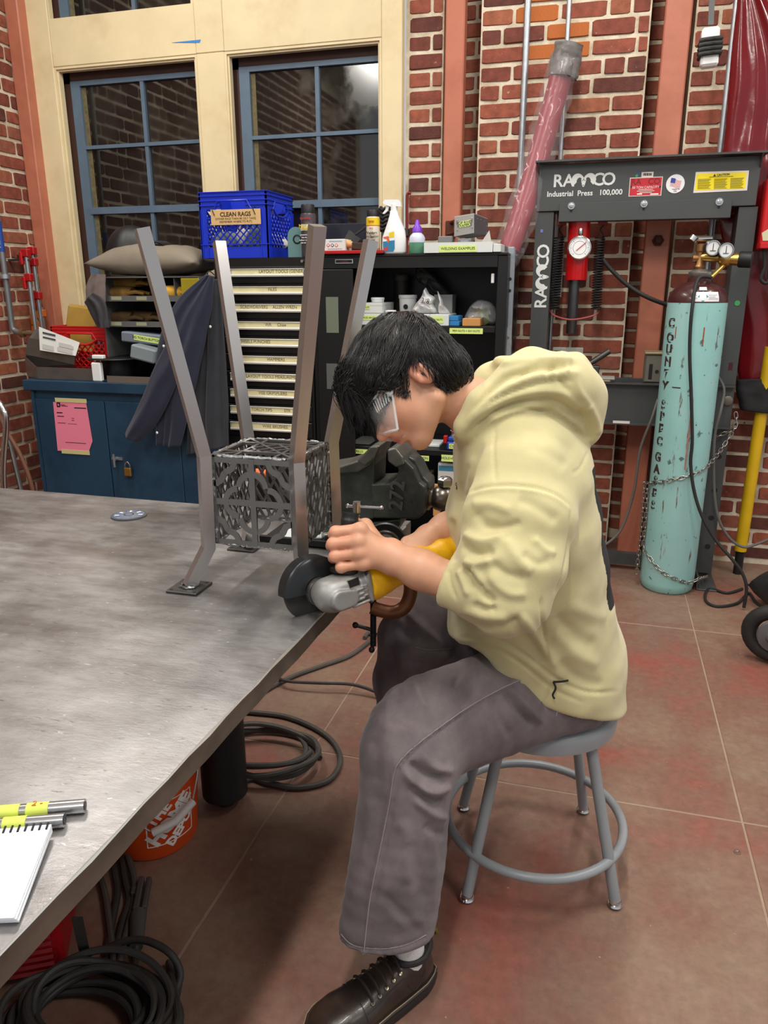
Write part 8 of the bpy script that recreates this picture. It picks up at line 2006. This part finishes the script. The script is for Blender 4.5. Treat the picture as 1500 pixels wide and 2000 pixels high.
# ---------- jeans
m_jean = mat('washed_grey_denim', (92, 83, 86), .92, var=.12, vscale=9, col2=(122, 112, 113), c2scale=6, c2pos=(.40, .68), bump=.3, bscale=520, bdist=.0012, sheen=.15)
def J_(x, y, hpx, D, lat): return (P(x, y, D=D), hpx * D / F, lat)
thigh = [J_(1105, 1325, 100, 1.745, .105), J_(1000, 1362, 98, 1.69, .105), J_(900, 1398, 100, 1.63, .10), J_(820, 1432, 100, 1.57, .095), J_(797, 1468, 86, 1.53, .088)]
shin = [J_(795, 1475, 82, 1.53, .086), J_(789, 1560, 84, 1.525, .078), J_(780, 1650, 87, 1.515, .070), J_(767, 1740, 88, 1.505, .062), J_(750, 1850, 89, 1.495, .054), J_(736, 1990, 92, 1.48, .052)]
thf = [J_(1050, 1300, 95, 1.93, .10), J_(930, 1262, 88, 1.92, .095), J_(835, 1234, 78, 1.91, .09), J_(806, 1238, 68, 1.92, .085)]
shf = [J_(800, 1240, 64, 1.92, .08), J_(796, 1330, 60, 1.98, .08), J_(796, 1480, 62, 2.09, .08)]
HZ = P(742, 1868, D=1.442)[2]
def dens(st):
 q = spline([np.r_[c, a + .004, b + .003] for c, a, b in st], 3); return [(x[:3], x[3], x[4]) for x in q]
thigh, shin = dens(thigh), dens(shin)
def jeans_field(p):
 d = smin(loftf(p, thigh, FWH, .008), loftf(p, shin, FWH, .008), .045)
 d2 = smin(loftf(p, thf, FWH, .05), loftf(p, shf, FWH, .05), .04)
 d = smin(d, d2, .02)
 d = smin(d, loftf(p, [(P(1095, 1260, D=1.80), .105, .15), (P(1100, 1330, D=1.82), .125, .165)], FWH, .04), .04)
 d = smax(d, -(p[:, 2] - (SZ_ + .004)) - np.where(np.linalg.norm(p[:, :2] - SC[:2], axis=1) < SR + .01, 0, 9), .006)
 d = smax(d, -(p[:, 2] - HZ) , .004)
 hole = loftf(p, [(P(766, 1760, D=1.505), .066, .040), (P(738, 1985, D=1.48), .088, .046)], FWH, .02)
 return smax(d, -hole, .004)
jv, jf = sdf_mesh(jeans_field, [-.66, 1.02, .05], [.24, 2.28, .80], .0054)
jv = relax(jv, jf, 1, .5); jn = vnormals(jv, jf)
jv = jv + jn * (.0022 * noise3(jv, 10, 5.0) + .0015 * noise3(jv, 26, 1.0))[:, None]
JF = [([(1080, 1300), (1040, 1318), (985, 1342), (930, 1372), (880, 1405), (820, 1450), (785, 1482), (770, 1510), (760, 1570), (742, 1660), (722, 1760), (710, 1866)], 4, .0045),
      ([(1080, 1307), (1040, 1325), (985, 1349), (930, 1379), (880, 1412), (820, 1457), (791, 1487), (777, 1512), (767, 1572), (749, 1662), (729, 1762), (717, 1866)], 3, -.004),
      ([(800, 1490), (830, 1512), (872, 1520)], 8, -.015), ([(790, 1500), (815, 1535), (850, 1545), (880, 1530)], 9, .012), ([(820, 1470), (850, 1500), (885, 1505)], 9, .009), ([(800, 1530), (835, 1562), (868, 1568)], 8, -.013), ([(810, 1560), (845, 1590), (872, 1598)], 9, .010), ([(830, 1610), (850, 1625), (868, 1628)], 8, -.007),
      ([(886, 1262), (900, 1290), (896, 1320), (885, 1345)], 7, -.010), ([(905, 1262), (925, 1290), (925, 1330)], 8, .008), ([(930, 1275), (965, 1305), (1000, 1330)], 8, -.006), ([(960, 1285), (1000, 1305), (1040, 1312)], 8, .006),
      ([(985, 1348), (1010, 1385), (1045, 1420)], 6, -.010), ([(1000, 1345), (1030, 1380), (1062, 1412)], 7, .008), ([(1030, 1330), (1055, 1362), (1085, 1395)], 6, -.009), ([(1050, 1325), (1075, 1355), (1105, 1380)], 6, .007), ([(960, 1365), (975, 1400), (1000, 1440)], 8, -.006),
      ([(735, 1400), (760, 1420), (800, 1425)], 14, .004), ([(725, 1440), (735, 1480), (730, 1530)], 14, -.004), ([(725, 1560), (720, 1620), (705, 1690)], 12, .005), ([(800, 1640), (815, 1700), (830, 1760)], 14, -.006), ([(780, 1600), (800, 1660), (790, 1730)], 14, .006), ([(840, 1620), (848, 1690), (842, 1770)], 9, .006), ([(760, 1780), (790, 1800), (830, 1790)], 12, .005), ([(745, 1745), (790, 1790), (820, 1820)], 10, -.005),
      ([(662, 1828), (690, 1848), (740, 1855), (790, 1848), (836, 1828)], 3, -.004),
      ([(745, 1200), (790, 1235), (850, 1262)], 10, -.008), ([(790, 1190), (840, 1240), (880, 1285)], 9, .008), ([(805, 1265), (840, 1272), (884, 1268)], 4, -.004), ([(760, 1260), (775, 1320), (770, 1385)], 8, -.008), ([(800, 1290), (812, 1340), (835, 1390)], 8, .008)]
jv = strokes(jv, jf, JF)
jme = np_mesh('jeans', jv, jf); jeans = obj('jeans', jme, m_jean, person)
jb = BVHTree.FromPolygons([tuple(x) for x in jv], [tuple(x) for x in jf])
m_seam = mat('worn_seam', (142, 132, 132), .9, bump=.5, bscale=500)
on_surface(jb, [(1070, 1305), (1040, 1318), (985, 1342), (930, 1372), (880, 1405), (820, 1450), (785, 1482), (770, 1510), (760, 1570), (742, 1660), (722, 1760), (711, 1858)], .0011, 'side_seam', m_seam, jeans, .0004)
on_surface(jb, [(1108, 1330), (1105, 1345), (1112, 1352), (1108, 1362), (1098, 1370), (1090, 1384), (1086, 1398)], .0015, 'pocket_edge', m_seam, jeans, .0004)
on_surface(jb, [(666, 1824), (690, 1846), (740, 1853), (790, 1846), (832, 1826)], .0009, 'hem_stitch', m_seam, jeans, .0004)
on_surface(jb, [(812, 1264), (840, 1269), (882, 1266)], .001, 'knee_seam', m_seam, jeans, .0004)

# ---------- shoes
m_lea = mat('brown_black_leather', (44, 36, 32), .32, var=.25, vscale=14, col2=(66, 50, 42), c2scale=7, c2pos=(.45, .7), bump=.15, bscale=160, coat=.1)
m_sole = mat('dark_sole_rubber', (34, 31, 29), .55)
def shoe(hx, tx, label_side):
 h0 = np.array([hx[0], hx[1], 0.0]); t0 = np.array([tx[0], tx[1], 0.0]); a = t0 - h0; Ls = np.linalg.norm(a); a /= Ls; l = np.cross(ZA, a)
 so_ = bpy.data.objects.new('shoe', None); COL.objects.link(so_); so_.parent = person
 W_ = [(0, .020), (.03, .030), (.12, .038), (.28, .040), (.45, .043), (.62, .0515), (.76, .053), (.88, .045), (.96, .030), (1.0, .010)]
 Hh_ = [(0, .060), (.03, .088), (.12, .100), (.28, .103), (.40, .094), (.55, .078), (.68, .068), (.80, .064), (.90, .058), (.96, .050), (1.0, .038)]
 w_ = lambda t: np.interp(t, *zip(*W_)); hh = lambda t: np.interp(t, *zip(*Hh_))
 ts = np.linspace(0, 1, 40) ; cen = lambda t: l * (.012 * math.sin(PI * t) - .004)
 def sec(t, k, n=22):
  ang = PI * k / n; ww, hq = w_(t), hh(t) - .028; c, s = math.cos(ang), math.sin(ang)
  x = ww * math.copysign(abs(c) ** .75, c); z = .028 + hq * abs(s) ** .8
  return h0 + a * (t * Ls) + cen(t) + l * x + ZA * z
 g = [[sec(t, k) for k in range(23)] for t in ts]
 mb = MB(); mb.sheet(g); mb.build('upper', m_lea, so_)
 mb = MB(); low, mid, top_ = [], [], []
 fp_ = [(t, 1) for t in np.linspace(0, 1, 40)] + [(t, -1) for t in np.linspace(1, 0, 40)]
 def ring(z, e): return [h0 + a * (t * Ls + (-.006 if t == 0 else .006 if t == 1 else 0) * (e / .006)) + cen(t) + l * s_ * (w_(t) + e) + ZA * z for t, s_ in fp_]
 rs_ = [ring(.0, .002), ring(.004, .005), ring(.020, .006), ring(.022, .0045), ring(.026, .0045), ring(.030, .006), ring(.033, .002)]
 mb.sheet([r + [r[0]] for r in rs_]); mb.add(rs_[0], [tuple(range(len(rs_[0])))]); mb.add(rs_[-1], [tuple(range(len(rs_[-1])))]); mb.build('sole', m_sole, so_)
 wl = ring(.0345, .004); MB().tube(wl, .0011, 5, closed=True).build('welt_stitch', mat('welt_thread', (150, 128, 100), .8), so_)
 for t, s_ in ((.36, 1), (.36, -1)): pass
 # collar, tongue, lacing
 col = [h0 + a * (Ls * (.18 + .15 * math.cos(q))) + cen(.2) + l * (.037 * math.sin(q)) + ZA * (.102 + .010 * (math.cos(q) < -.3) * abs(math.cos(q))) for q in [2 * PI * i / 24 for i in range(24)]]
 MB().tube(col, .0065, 8, closed=True).build('padded_collar', mat('dark_collar', (38, 34, 34), .6), so_)
 for i in range(5):
  t = .34 + .062 * i; kA, kB = 7.0 - i * .1, 15.0 + i * .1
  def at_(k, o=.0016): k0 = int(k); p0, p1 = sec(t, k0), sec(t, k0 + 1); p = p0 + (p1 - p0) * (k - k0); return p + ZA * o * 1.4 + nrm(p - (h0 + a * (t * Ls) + ZA * .03)) * o
  arc_ = [at_(kA + (kB - kA) * j / 8, .003 + .003 * math.sin(PI * j / 8)) for j in range(9)]
  MB().tube(arc_, .0027, 6).build('lace', mat('dark_lace', (46, 36, 34), .8, bump=.5, bscale=300), so_)
  for kk in (kA, kB):
   c = at_(kk, .001); nn = nrm(c - (h0 + a * (t * Ls) + ZA * .035)); MB().lathe(c, nn, [(.0018, 0), (.0024, .0012), (.004, .0014), (.0042, .0)], 12).build('eyelet', mat('antique_brass', (150, 140, 120), .3, .9), so_)
 # facing edges and toe seam
 for sg_, k in ((1, 5.2), (-1, 16.8)):
  ed = [sec(t, int(k)) + (sec(t, int(k) + 1) - sec(t, int(k))) * (k - int(k)) + ZA * .0008 for t in np.linspace(.32, .64, 10)]
  MB().tube(ed, .0012, 5).build('seam', m_sole, so_)
 MB().tube([sec(.655, k) + ZA * .0004 for k in range(3, 20)], .0012, 5).build('seam', m_sole, so_)
 MB().tube(spline([sec(t, k) + l * .0003 for t, k in ((.30, 3.0), (.26, 1), (.20, 1), (.14, 3), (.12, 6))] , 4), .0009, 5).build('seam', m_sole, so_)
 cz = h0 + a * .012 + ZA * .106
 MB().tube(spline([cz, cz - a * .012 + ZA * .012, cz - a * .028 + ZA * .002, cz - a * .030 - ZA * .008], 5), .0042, 8).build('heel_loop', mat('heel_loop', (104, 88, 40), .6), so_)
 MB().lathe(h0 + a * (Ls * .2) + cen(.2) + ZA * .07, ZA, [(.033, 0), (.034, .03), (.033, .075)], 20).build('sock', mat('white_sock', (222, 220, 216), .9, bump=.5, bscale=300), so_)
 so_['label'] = label_side; return so_
hl_, tl_ = P(838, 1880, Z=.03), P(622, 2018, Z=.02)
d_ = nrm(np.array([tl_[0] - hl_[0], tl_[1] - hl_[1], 0])); hl_ = hl_ ; tl_ = hl_ + d_ * .292
shoe(hl_, tl_, 'dark brown leather lace-up shoe on the near foot')
fh = P(842, 1498, Z=0); shoe(fh, fh + nrm(P(785, 1585, Z=0) - fh) * .29, 'dark brown leather shoe on the far foot')

# ---------- hair
A3 = HA
def cap_field(p):
 q = hl(p); s = q.copy(); s[:, 2] = np.abs(s[:, 2])
 d = ell(q, (-.016, -.036, 0), I3, (.106, .094, .087))
 d = smin(d, ell(q, (-.056, .032, 0), I3, (.060, .070, .074)), .03)
 d = smin(d, ell(q, (.058, -.066, 0), I3, (.045, .045, .064)), .03)
 d = smin(d, ell(s, (.030, -.038, .058), I3, (.036, .036, .022)), .02)
 # hairline: forehead, temple, over the ear, nape
 lim = np.interp(q[:, 0], [-.13, -.10, -.075, -.045, -.024, -.010, .010, .030, .050, .075, .12], [.105, .099, .095, .086, .068, -.004, -.016, .006, -.010, -.046, -.052])
 return smax(d, (q[:, 1] - lim) * .8, .010)
cvx, cfx = sdf_mesh(cap_field, HO - .2, HO + .2, .0045)
m_hair = mat('black_hair', (24, 21, 21), .34, spec=.55, var=.25, vscale=60)
hair = obj('hair', np_mesh('hair', cvx, cfx), m_hair, person)
def grad(f, p, e=.0015): return np.stack([f(p + np.eye(3)[i] * e) - f(p - np.eye(3)[i] * e) for i in range(3)], 1) / (2 * e)
solid = lambda p: np.minimum(cap_field(p), head_field(p))
hr = np.random.default_rng(4)
cn_ = vnormals(cvx, cfx); loc = hl(cvx)
NC, NS, NP_ = 420, 18, 11
whorl = hg(-.085, -.075, .012)
okr = (loc[:, 1] < .085)
wgt = np.where((cn_ @ FW) < .25, 1.0, .35) * okr; wgt /= wgt.sum()
ci = hr.choice(len(cvx), NC, p=wgt)
root = np.repeat(cvx[ci], NS, 0) + hr.normal(0, .0062, (NC * NS, 3)); cid = np.repeat(np.arange(NC), NS)
g = grad(solid, root); g /= np.linalg.norm(g, axis=1)[:, None]; root = root - g * (solid(root) - .0005)[:, None]
lq = hl(root); ln = np.where(lq[:, 0] > -.02, hr.uniform(.075, .125, NC)[cid], hr.uniform(.05, .085, NC)[cid]) * hr.uniform(.82, 1.08, NC * NS)
low = np.clip((lq[:, 1] - .0) / .07, 0, 1); ln = ln * (1 - .55 * low)
ln = np.where((lq[:, 0] > -.02) & (np.abs(lq[:, 2]) > .05) & (lq[:, 1] > -.075), ln * .42, ln)
ln = np.where((lq[:, 0] > .035) & (np.abs(lq[:, 2]) < .062), ln * 1.22, ln)
ln = np.where((lq[:, 0] > -.012) & (lq[:, 0] < .03) & (lq[:, 1] > -.05), ln * .6, ln)
lift = hr.uniform(.0003, .0045, NC)[cid] + hr.uniform(0, .0025, NC * NS); bendc = hr.normal(0, .28, (NC, 3))[cid]
pos = root.copy(); path = [pos.copy()]; down = -UP * 1.0
for k in range(NP_ - 1):
 rad = pos - whorl; rad /= np.linalg.norm(rad, axis=1)[:, None] + 1e-9
 g = grad(solid, pos); g /= np.linalg.norm(g, axis=1)[:, None] + 1e-9; dist = solid(pos)
 fr = np.clip(hl(pos)[:, 0] / .1, 0, 1)
 dirn = rad * (1.0 - .40 * fr)[:, None] + down * (.12 + .50 * fr)[:, None] + RT * (-.18 * fr)[:, None] + bendc * .5
 tang = dirn - g * (dirn * g).sum(1)[:, None]; tang /= np.linalg.norm(tang, axis=1)[:, None] + 1e-9
 free = np.clip((dist - .012) / .01, 0, 1); dd = tang * (1 - free)[:, None] + (dirn / (np.linalg.norm(dirn, axis=1)[:, None] + 1e-9)) * free[:, None]
 pos = pos + dd * (ln / (NP_ - 1))[:, None]; dist = solid(pos); tgt = .0006 + lift * min(1, k / 4)
 corr = np.clip(tgt - dist, -.004, .02); corr = np.where(dist > .02, 0, corr); pos = pos + g * corr[:, None]
 path.append(pos.copy())
path = np.stack(path, 1)
mean = np.stack([path[cid == c].mean(0) for c in range(NC)]); w_k = (np.linspace(0, 1, NP_) ** 1.5 * .62)[None, :, None]; path = path * (1 - w_k) + mean[cid] * w_k
lp_ = hl(path.reshape(-1, 3)).reshape(path.shape); lim_ = np.interp(lp_[..., 0], [-.06, -.045, -.02, -.006, .0, .02, .035, .05, .08, .12], [.2, .1, .078, .0, -.006, .018, .034, .004, .008, .022])
bad = lp_[..., 1] > lim_; first = np.where(bad.any(1), bad.argmax(1), NP_ - 1); okS = first >= 4; first = np.maximum(first, 2); u_ = np.linspace(0, 1, NP_)[None] * first[:, None]; i0 = np.minimum(u_.astype(int), NP_ - 2); fr_ = (u_ - i0)[..., None]
path = np.take_along_axis(path, i0[..., None], 1) * (1 - fr_) + np.take_along_axis(path, i0[..., None] + 1, 1) * fr_
def strand_mesh(path, r0, r1):
 n, m_ = path.shape[:2]; tn = np.gradient(path, axis=1); tn /= np.linalg.norm(tn, axis=2)[..., None] + 1e-9; a = np.cross(tn, FW + .1); a /= np.linalg.norm(a, axis=2)[..., None] + 1e-9; b = np.cross(tn, a); rr = (r0 + (r1 - r0) * np.linspace(0, 1, m_) ** 1.5)[None, :, None]
 rings = np.stack([path + (a * math.cos(q) + b * math.sin(q)) * rr for q in (0, 2.094, 4.189)], 2).reshape(-1, 3)
 i = np.arange(n)[:, None, None] * m_ * 3 + np.arange(m_ - 1)[None, :, None] * 3; k = np.arange(3)[None, None, :]; k2 = (k + 1) % 3
 return rings, np.stack([i + k, i + k2, i + 3 + k2, i + 3 + k], -1).reshape(-1, 4)
path = path[okS]
# fringe falling free in front of the brow
fr_ = []
cand = np.where((loc[:, 0] > .045) & (loc[:, 1] < -.062) & (np.abs(loc[:, 2]) < .062))[0]
for c in range(85):
 r0 = cvx[hr.choice(cand)]; wq = hl(r0[None])[0, 2]; e0 = P(hr.uniform(681, 738), hr.uniform(792, 852), D=1.5 + wq * 1.0)
 e0 = e0 if abs(wq) < .05 else e0 + UP * .02
 for k in range(26):
  a = r0 + hr.normal(0, .0045, 3); e = e0 + hr.normal(0, .0026, 3) + UP * hr.uniform(-.004, .018); m1 = a + (RT * -.022 - UP * .014) * hr.uniform(.8, 1.2) + hr.normal(0, .003, 3); m2 = e + UP * .034 + RT * -.008 + hr.normal(0, .003, 3)
  t = np.linspace(0, 1, NP_)[:, None]; fr_.append((1 - t) ** 3 * a + 3 * (1 - t) ** 2 * t * m1 + 3 * (1 - t) * t * t * m2 + t ** 3 * e)
path = np.concatenate([path, np.stack(fr_)])
sv, sf = strand_mesh(path, .00085, .00022)
stuff(obj('hair_strands', np_mesh('hair_strands', sv, sf), m_hair, hair))

# ---------- safety goggles
sgl = thing('safety_goggles', 'clear safety goggles worn over the eyes under the fringe', 'goggles')
m_lens = mat('goggle_lens', (236, 240, 240), .06, alpha=.16, spec=.9); m_gf = mat('goggle_frame', (222, 226, 226), .12, alpha=.42, spec=.9)
AG = 1.42
def gog(a, v, e=0.0):
 """v runs 0 (upper rim) to 1 (lower rim); a is the angle round the face"""
 w = .071 * math.sin(a) * (1 - .06 * v); k = (1 - math.cos(a)) / (1 - math.cos(AG)); uf = .104 + .016 * v - .006 * v * v; ur = .034 + .062 * v
 vt = -.024 + .004 * k; vb = (.030 + .020 * k) - .012 * math.exp(-(w / .014) ** 2)
 return hg(uf + e - (uf - ur) * k ** 1.25, vt + (vb - vt) * v, w * (1 + e * 8))
aa = np.linspace(-AG, AG, 50); vv = np.linspace(0, 1, 9)
MB().sheet([[gog(a, v) for a in aa] for v in vv]).build('lens', m_lens, sgl)
for v in (vv[0], vv[-1]): MB().tube([gog(a, v) for a in aa], .0024, 8).build('frame_rim', m_gf, sgl)
for a in (aa[0], aa[-1]): MB().tube([gog(a, v) for v in vv], .0026, 8).build('frame_end', m_gf, sgl)
for sg in (-1, 1):
 for i in range(7): a = sg * (.86 + i * .075); MB().tube([gog(a, .06, .0015), gog(a, .36, .0015)], .0012, 6).build('vent_rib', m_gf, sgl)
 b_ = [gog(sg * aa[-1], .1), hg(.012, -.030, sg * .080), hg(-.04, -.036, sg * .081), hg(-.1, -.03, sg * .05), hg(-.118, -.026, 0)]
 MB().tube(spline(b_, 6), .0036, 8).build('strap', m_gf, sgl)
 MB().obox(gog(sg * (aa[-1] - .06), .2, .002), hu * .005, hv * .008, hw * .003, .002).build('strap_lug', m_gf, sgl)

# ---------- angle grinder
gt = thing('angle_grinder', 'yellow angle grinder with black side handle held against the stand foot', 'angle grinder')
gb_ = nrm(V(.80, .25, .55)); gh = nrm(V(.11, .985, -.06)); gs = nrm(np.cross(gh, gb_)); gs = gs if gs @ V(-.55, 0, .8) > 0 else -gs
gz = nrm(np.cross(gb_, gs)); gz = gz if gz @ UP > 0 else -gz
G0 = P(668, 1154, D=1.47); GA = np.stack([gb_, gz, gs])
def GP(b, z, s): return G0 + gb_ * b + gz * z + gs * s
m_alu = mat('cast_aluminium', (150, 150, 148), .5, .6, var=.15, vscale=30, bump=.12, bscale=200)
m_yel = mat('yellow_tool_plastic', (226, 172, 16), .38, var=.10, vscale=14, col2=(206, 152, 14), c2scale=9, bump=.06, bscale=150)
def gear(p):
 q = (p - G0) @ GA.T
 d = ell(q, (-.010, 0, 0), I3, (.048, .036, .037))
 d = smin(d, rc(q, (-.02, 0, 0), (.05, 0, 0), .030, .036), .02)
 d = smin(d, rc(q, (-.028, 0, .0), (-.028, 0, .045), .026, .022), .014)
 d = smax(d, q[:, 0] - .050, .003)
 d = smin(d, smax(np.maximum(np.abs(q[:, 1]), np.abs(q[:, 2])) - .036, np.abs(q[:, 0] - .046) - .005, .004), .004)
 d = smax(d, -(q[:, 2] + .034), .004); d = smax(d, np.abs(q[:, 1]) - .034, .008)
 d = smin(d, smax(rc(q, (-.026, -.004, -.030), (-.004, -.006, -.030), .021, .019), -(q[:, 2] + .040), .003), .003)
 for k in range(4): d = smin(d, rc(q, (.000, .004 - .0095 * k, -.0355), (.036, .005 - .0095 * k, -.0355), .0032, .0032), .0022)
 d = smax(d, -np.maximum(np.maximum(np.abs(q[:, 0] - .012) - .013, np.abs(q[:, 1] - .018) - .008), np.abs(q[:, 2] + .036) - .009), .002)
 for k in range(4): d = smax(d, -rc(q, (.030, .015 - .010 * k, -.037), (.040, .015 - .010 * k, -.037), .003, .003), .0015)
 return d
MB().obox(GP(.012, .018, -.026), gb_ * .0125, gz * .0075, gs * .002).build('lock_button', black_plastic, gt)
v_, f_ = sdf_mesh(gear, G0 - .11, G0 + .11, .0017); obj('gear_case', np_mesh('gear_case', relax(v_, f_, 1, .4), f_), m_alu, gt)
def ybody(p):
 q = (p - G0) @ GA.T
 d = loftf(q, [(np.array([.052, 0, 0.]), .038, .038), (np.array([.075, 0, 0.]), .036, .036), (np.array([.10, 0, 0.]), .031, .031), (np.array([.19, 0, 0.]), .031, .030), (np.array([.25, 0, 0.]), .029, .028), (np.array([.325, 0, 0.]), .031, .029)], np.array([0, 0, 1.]), .02)
 d = smax(d, -(q[:, 0] - .051), .002); d = smax(d, q[:, 0] - .335, .006)
 for k in range(5): d = smax(d, -rc(q, (.262 + .011 * k, -.012, -.030), (.262 + .011 * k, .012, -.030), .0025, .0025), .001)
 return smax(d, -rc(q, (.10, .014, -.034), (.17, .012, -.033), .0022, .0022), .002)
v_, f_ = sdf_mesh(ybody, GP(.19, 0, 0) - .19, GP(.19, 0, 0) + .19, .0032); obj('motor_body', np_mesh('motor_body', relax(v_, f_, 1, .4), f_), m_yel, gt)
for sy, sz in ((1, -1), (-1, -1), (1, 1), (-1, 1)): c = GP(.0505, .029 * sy, .029 * sz); MB().lathe(c - gb_ * .006, -gb_, [(.0048, 0), (.0046, .004), (.002, .004), (0, .003)], 10).build('screw', dark_steel, gt)
dc = GP(-.030, 0, .066)
MB().lathe(dc, gs, [(.012, -.004), (.060, -.0035), (.0625, -.002), (.0625, .002), (.012, .004), (0, .004)], 48, ref=gz).build('grinding_disc', mat('grinding_disc', (52, 50, 48), .85, bump=.5, bscale=400), gt)
MB().lathe(dc, -gs, [(.020, .002), (.020, .008), (.014, .012), (.014, .022)], 24, ref=gz).build('spindle_flange', dark_steel, gt)
mb = MB(); R_ = .069; sec_ = []
for i in range(41):
 an = math.radians(40 + 135 * i / 40); e = -gb_ * math.cos(an) * -1 + gz * math.sin(an)
 sec_.append([dc + e * .030 - gs * .026, dc + e * (R_ - .006) - gs * .024, dc + e * R_ - gs * .018, dc + e * R_ + gs * .010, dc + e * (R_ - .007) + gs * .013, dc + e * (R_ - .007) + gs * .010, dc + e * (R_ - .003) + gs * .008, dc + e * (R_ - .003) - gs * .017, dc + e * (R_ - .008) - gs * .021, dc + e * .030 - gs * .023])
mb.sheet([s_ + [s_[0]] for s_ in sec_]); mb.add(sec_[0], [tuple(range(10))]); mb.add(sec_[-1], [tuple(range(10))]); mb.build('wheel_guard', mat('guard_enamel', (44, 46, 48), .28, .5, var=.1), gt)
MB().lathe(GP(-.028, 0, .030), gs, [(.027, 0), (.029, .004), (.029, .012), (.026, .014)], 28, ref=gz).build('guard_clamp', dark_steel, gt)
hb0 = P(672, 1116, D=1.476); hd_ = nrm(P(685, 1000, D=1.474) - hb0)
hl2 = np.linalg.norm(P(685, 1001, D=1.474) - hb0)
MB().lathe(hb0, hd_, [(.010, -.012), (.012, -.004), (.027, -.003), (.0285, 0), (.028, .004), (.020, .009), (.0155, .016), (.0155, .03), (.0165, .05), (.0168, hl2 - .020), (.0174, hl2 - .018), (.0174, hl2 - .014), (.0166, hl2 - .013), (.0168, hl2 - .006), (.0174, hl2 - .004), (.0172, hl2), (.0125, hl2), (.0118, hl2 - .03), (0, hl2 - .032)], 32, ref=gs).build('side_handle', mat('black_grip_rubber', (28, 28, 29), .42, bump=.1, bscale=250), gt)
pc = GP(.334, 0, 0)
MB().tube(spline([pc, pc + gb_ * .05, pc + gb_ * .09 - UP * .03, pc + gb_ * .10 - UP * .12 + FW * .05], 6), [.010] * 7 + [.005] * 12, 8).build('power_cord', black_rubber, gt)
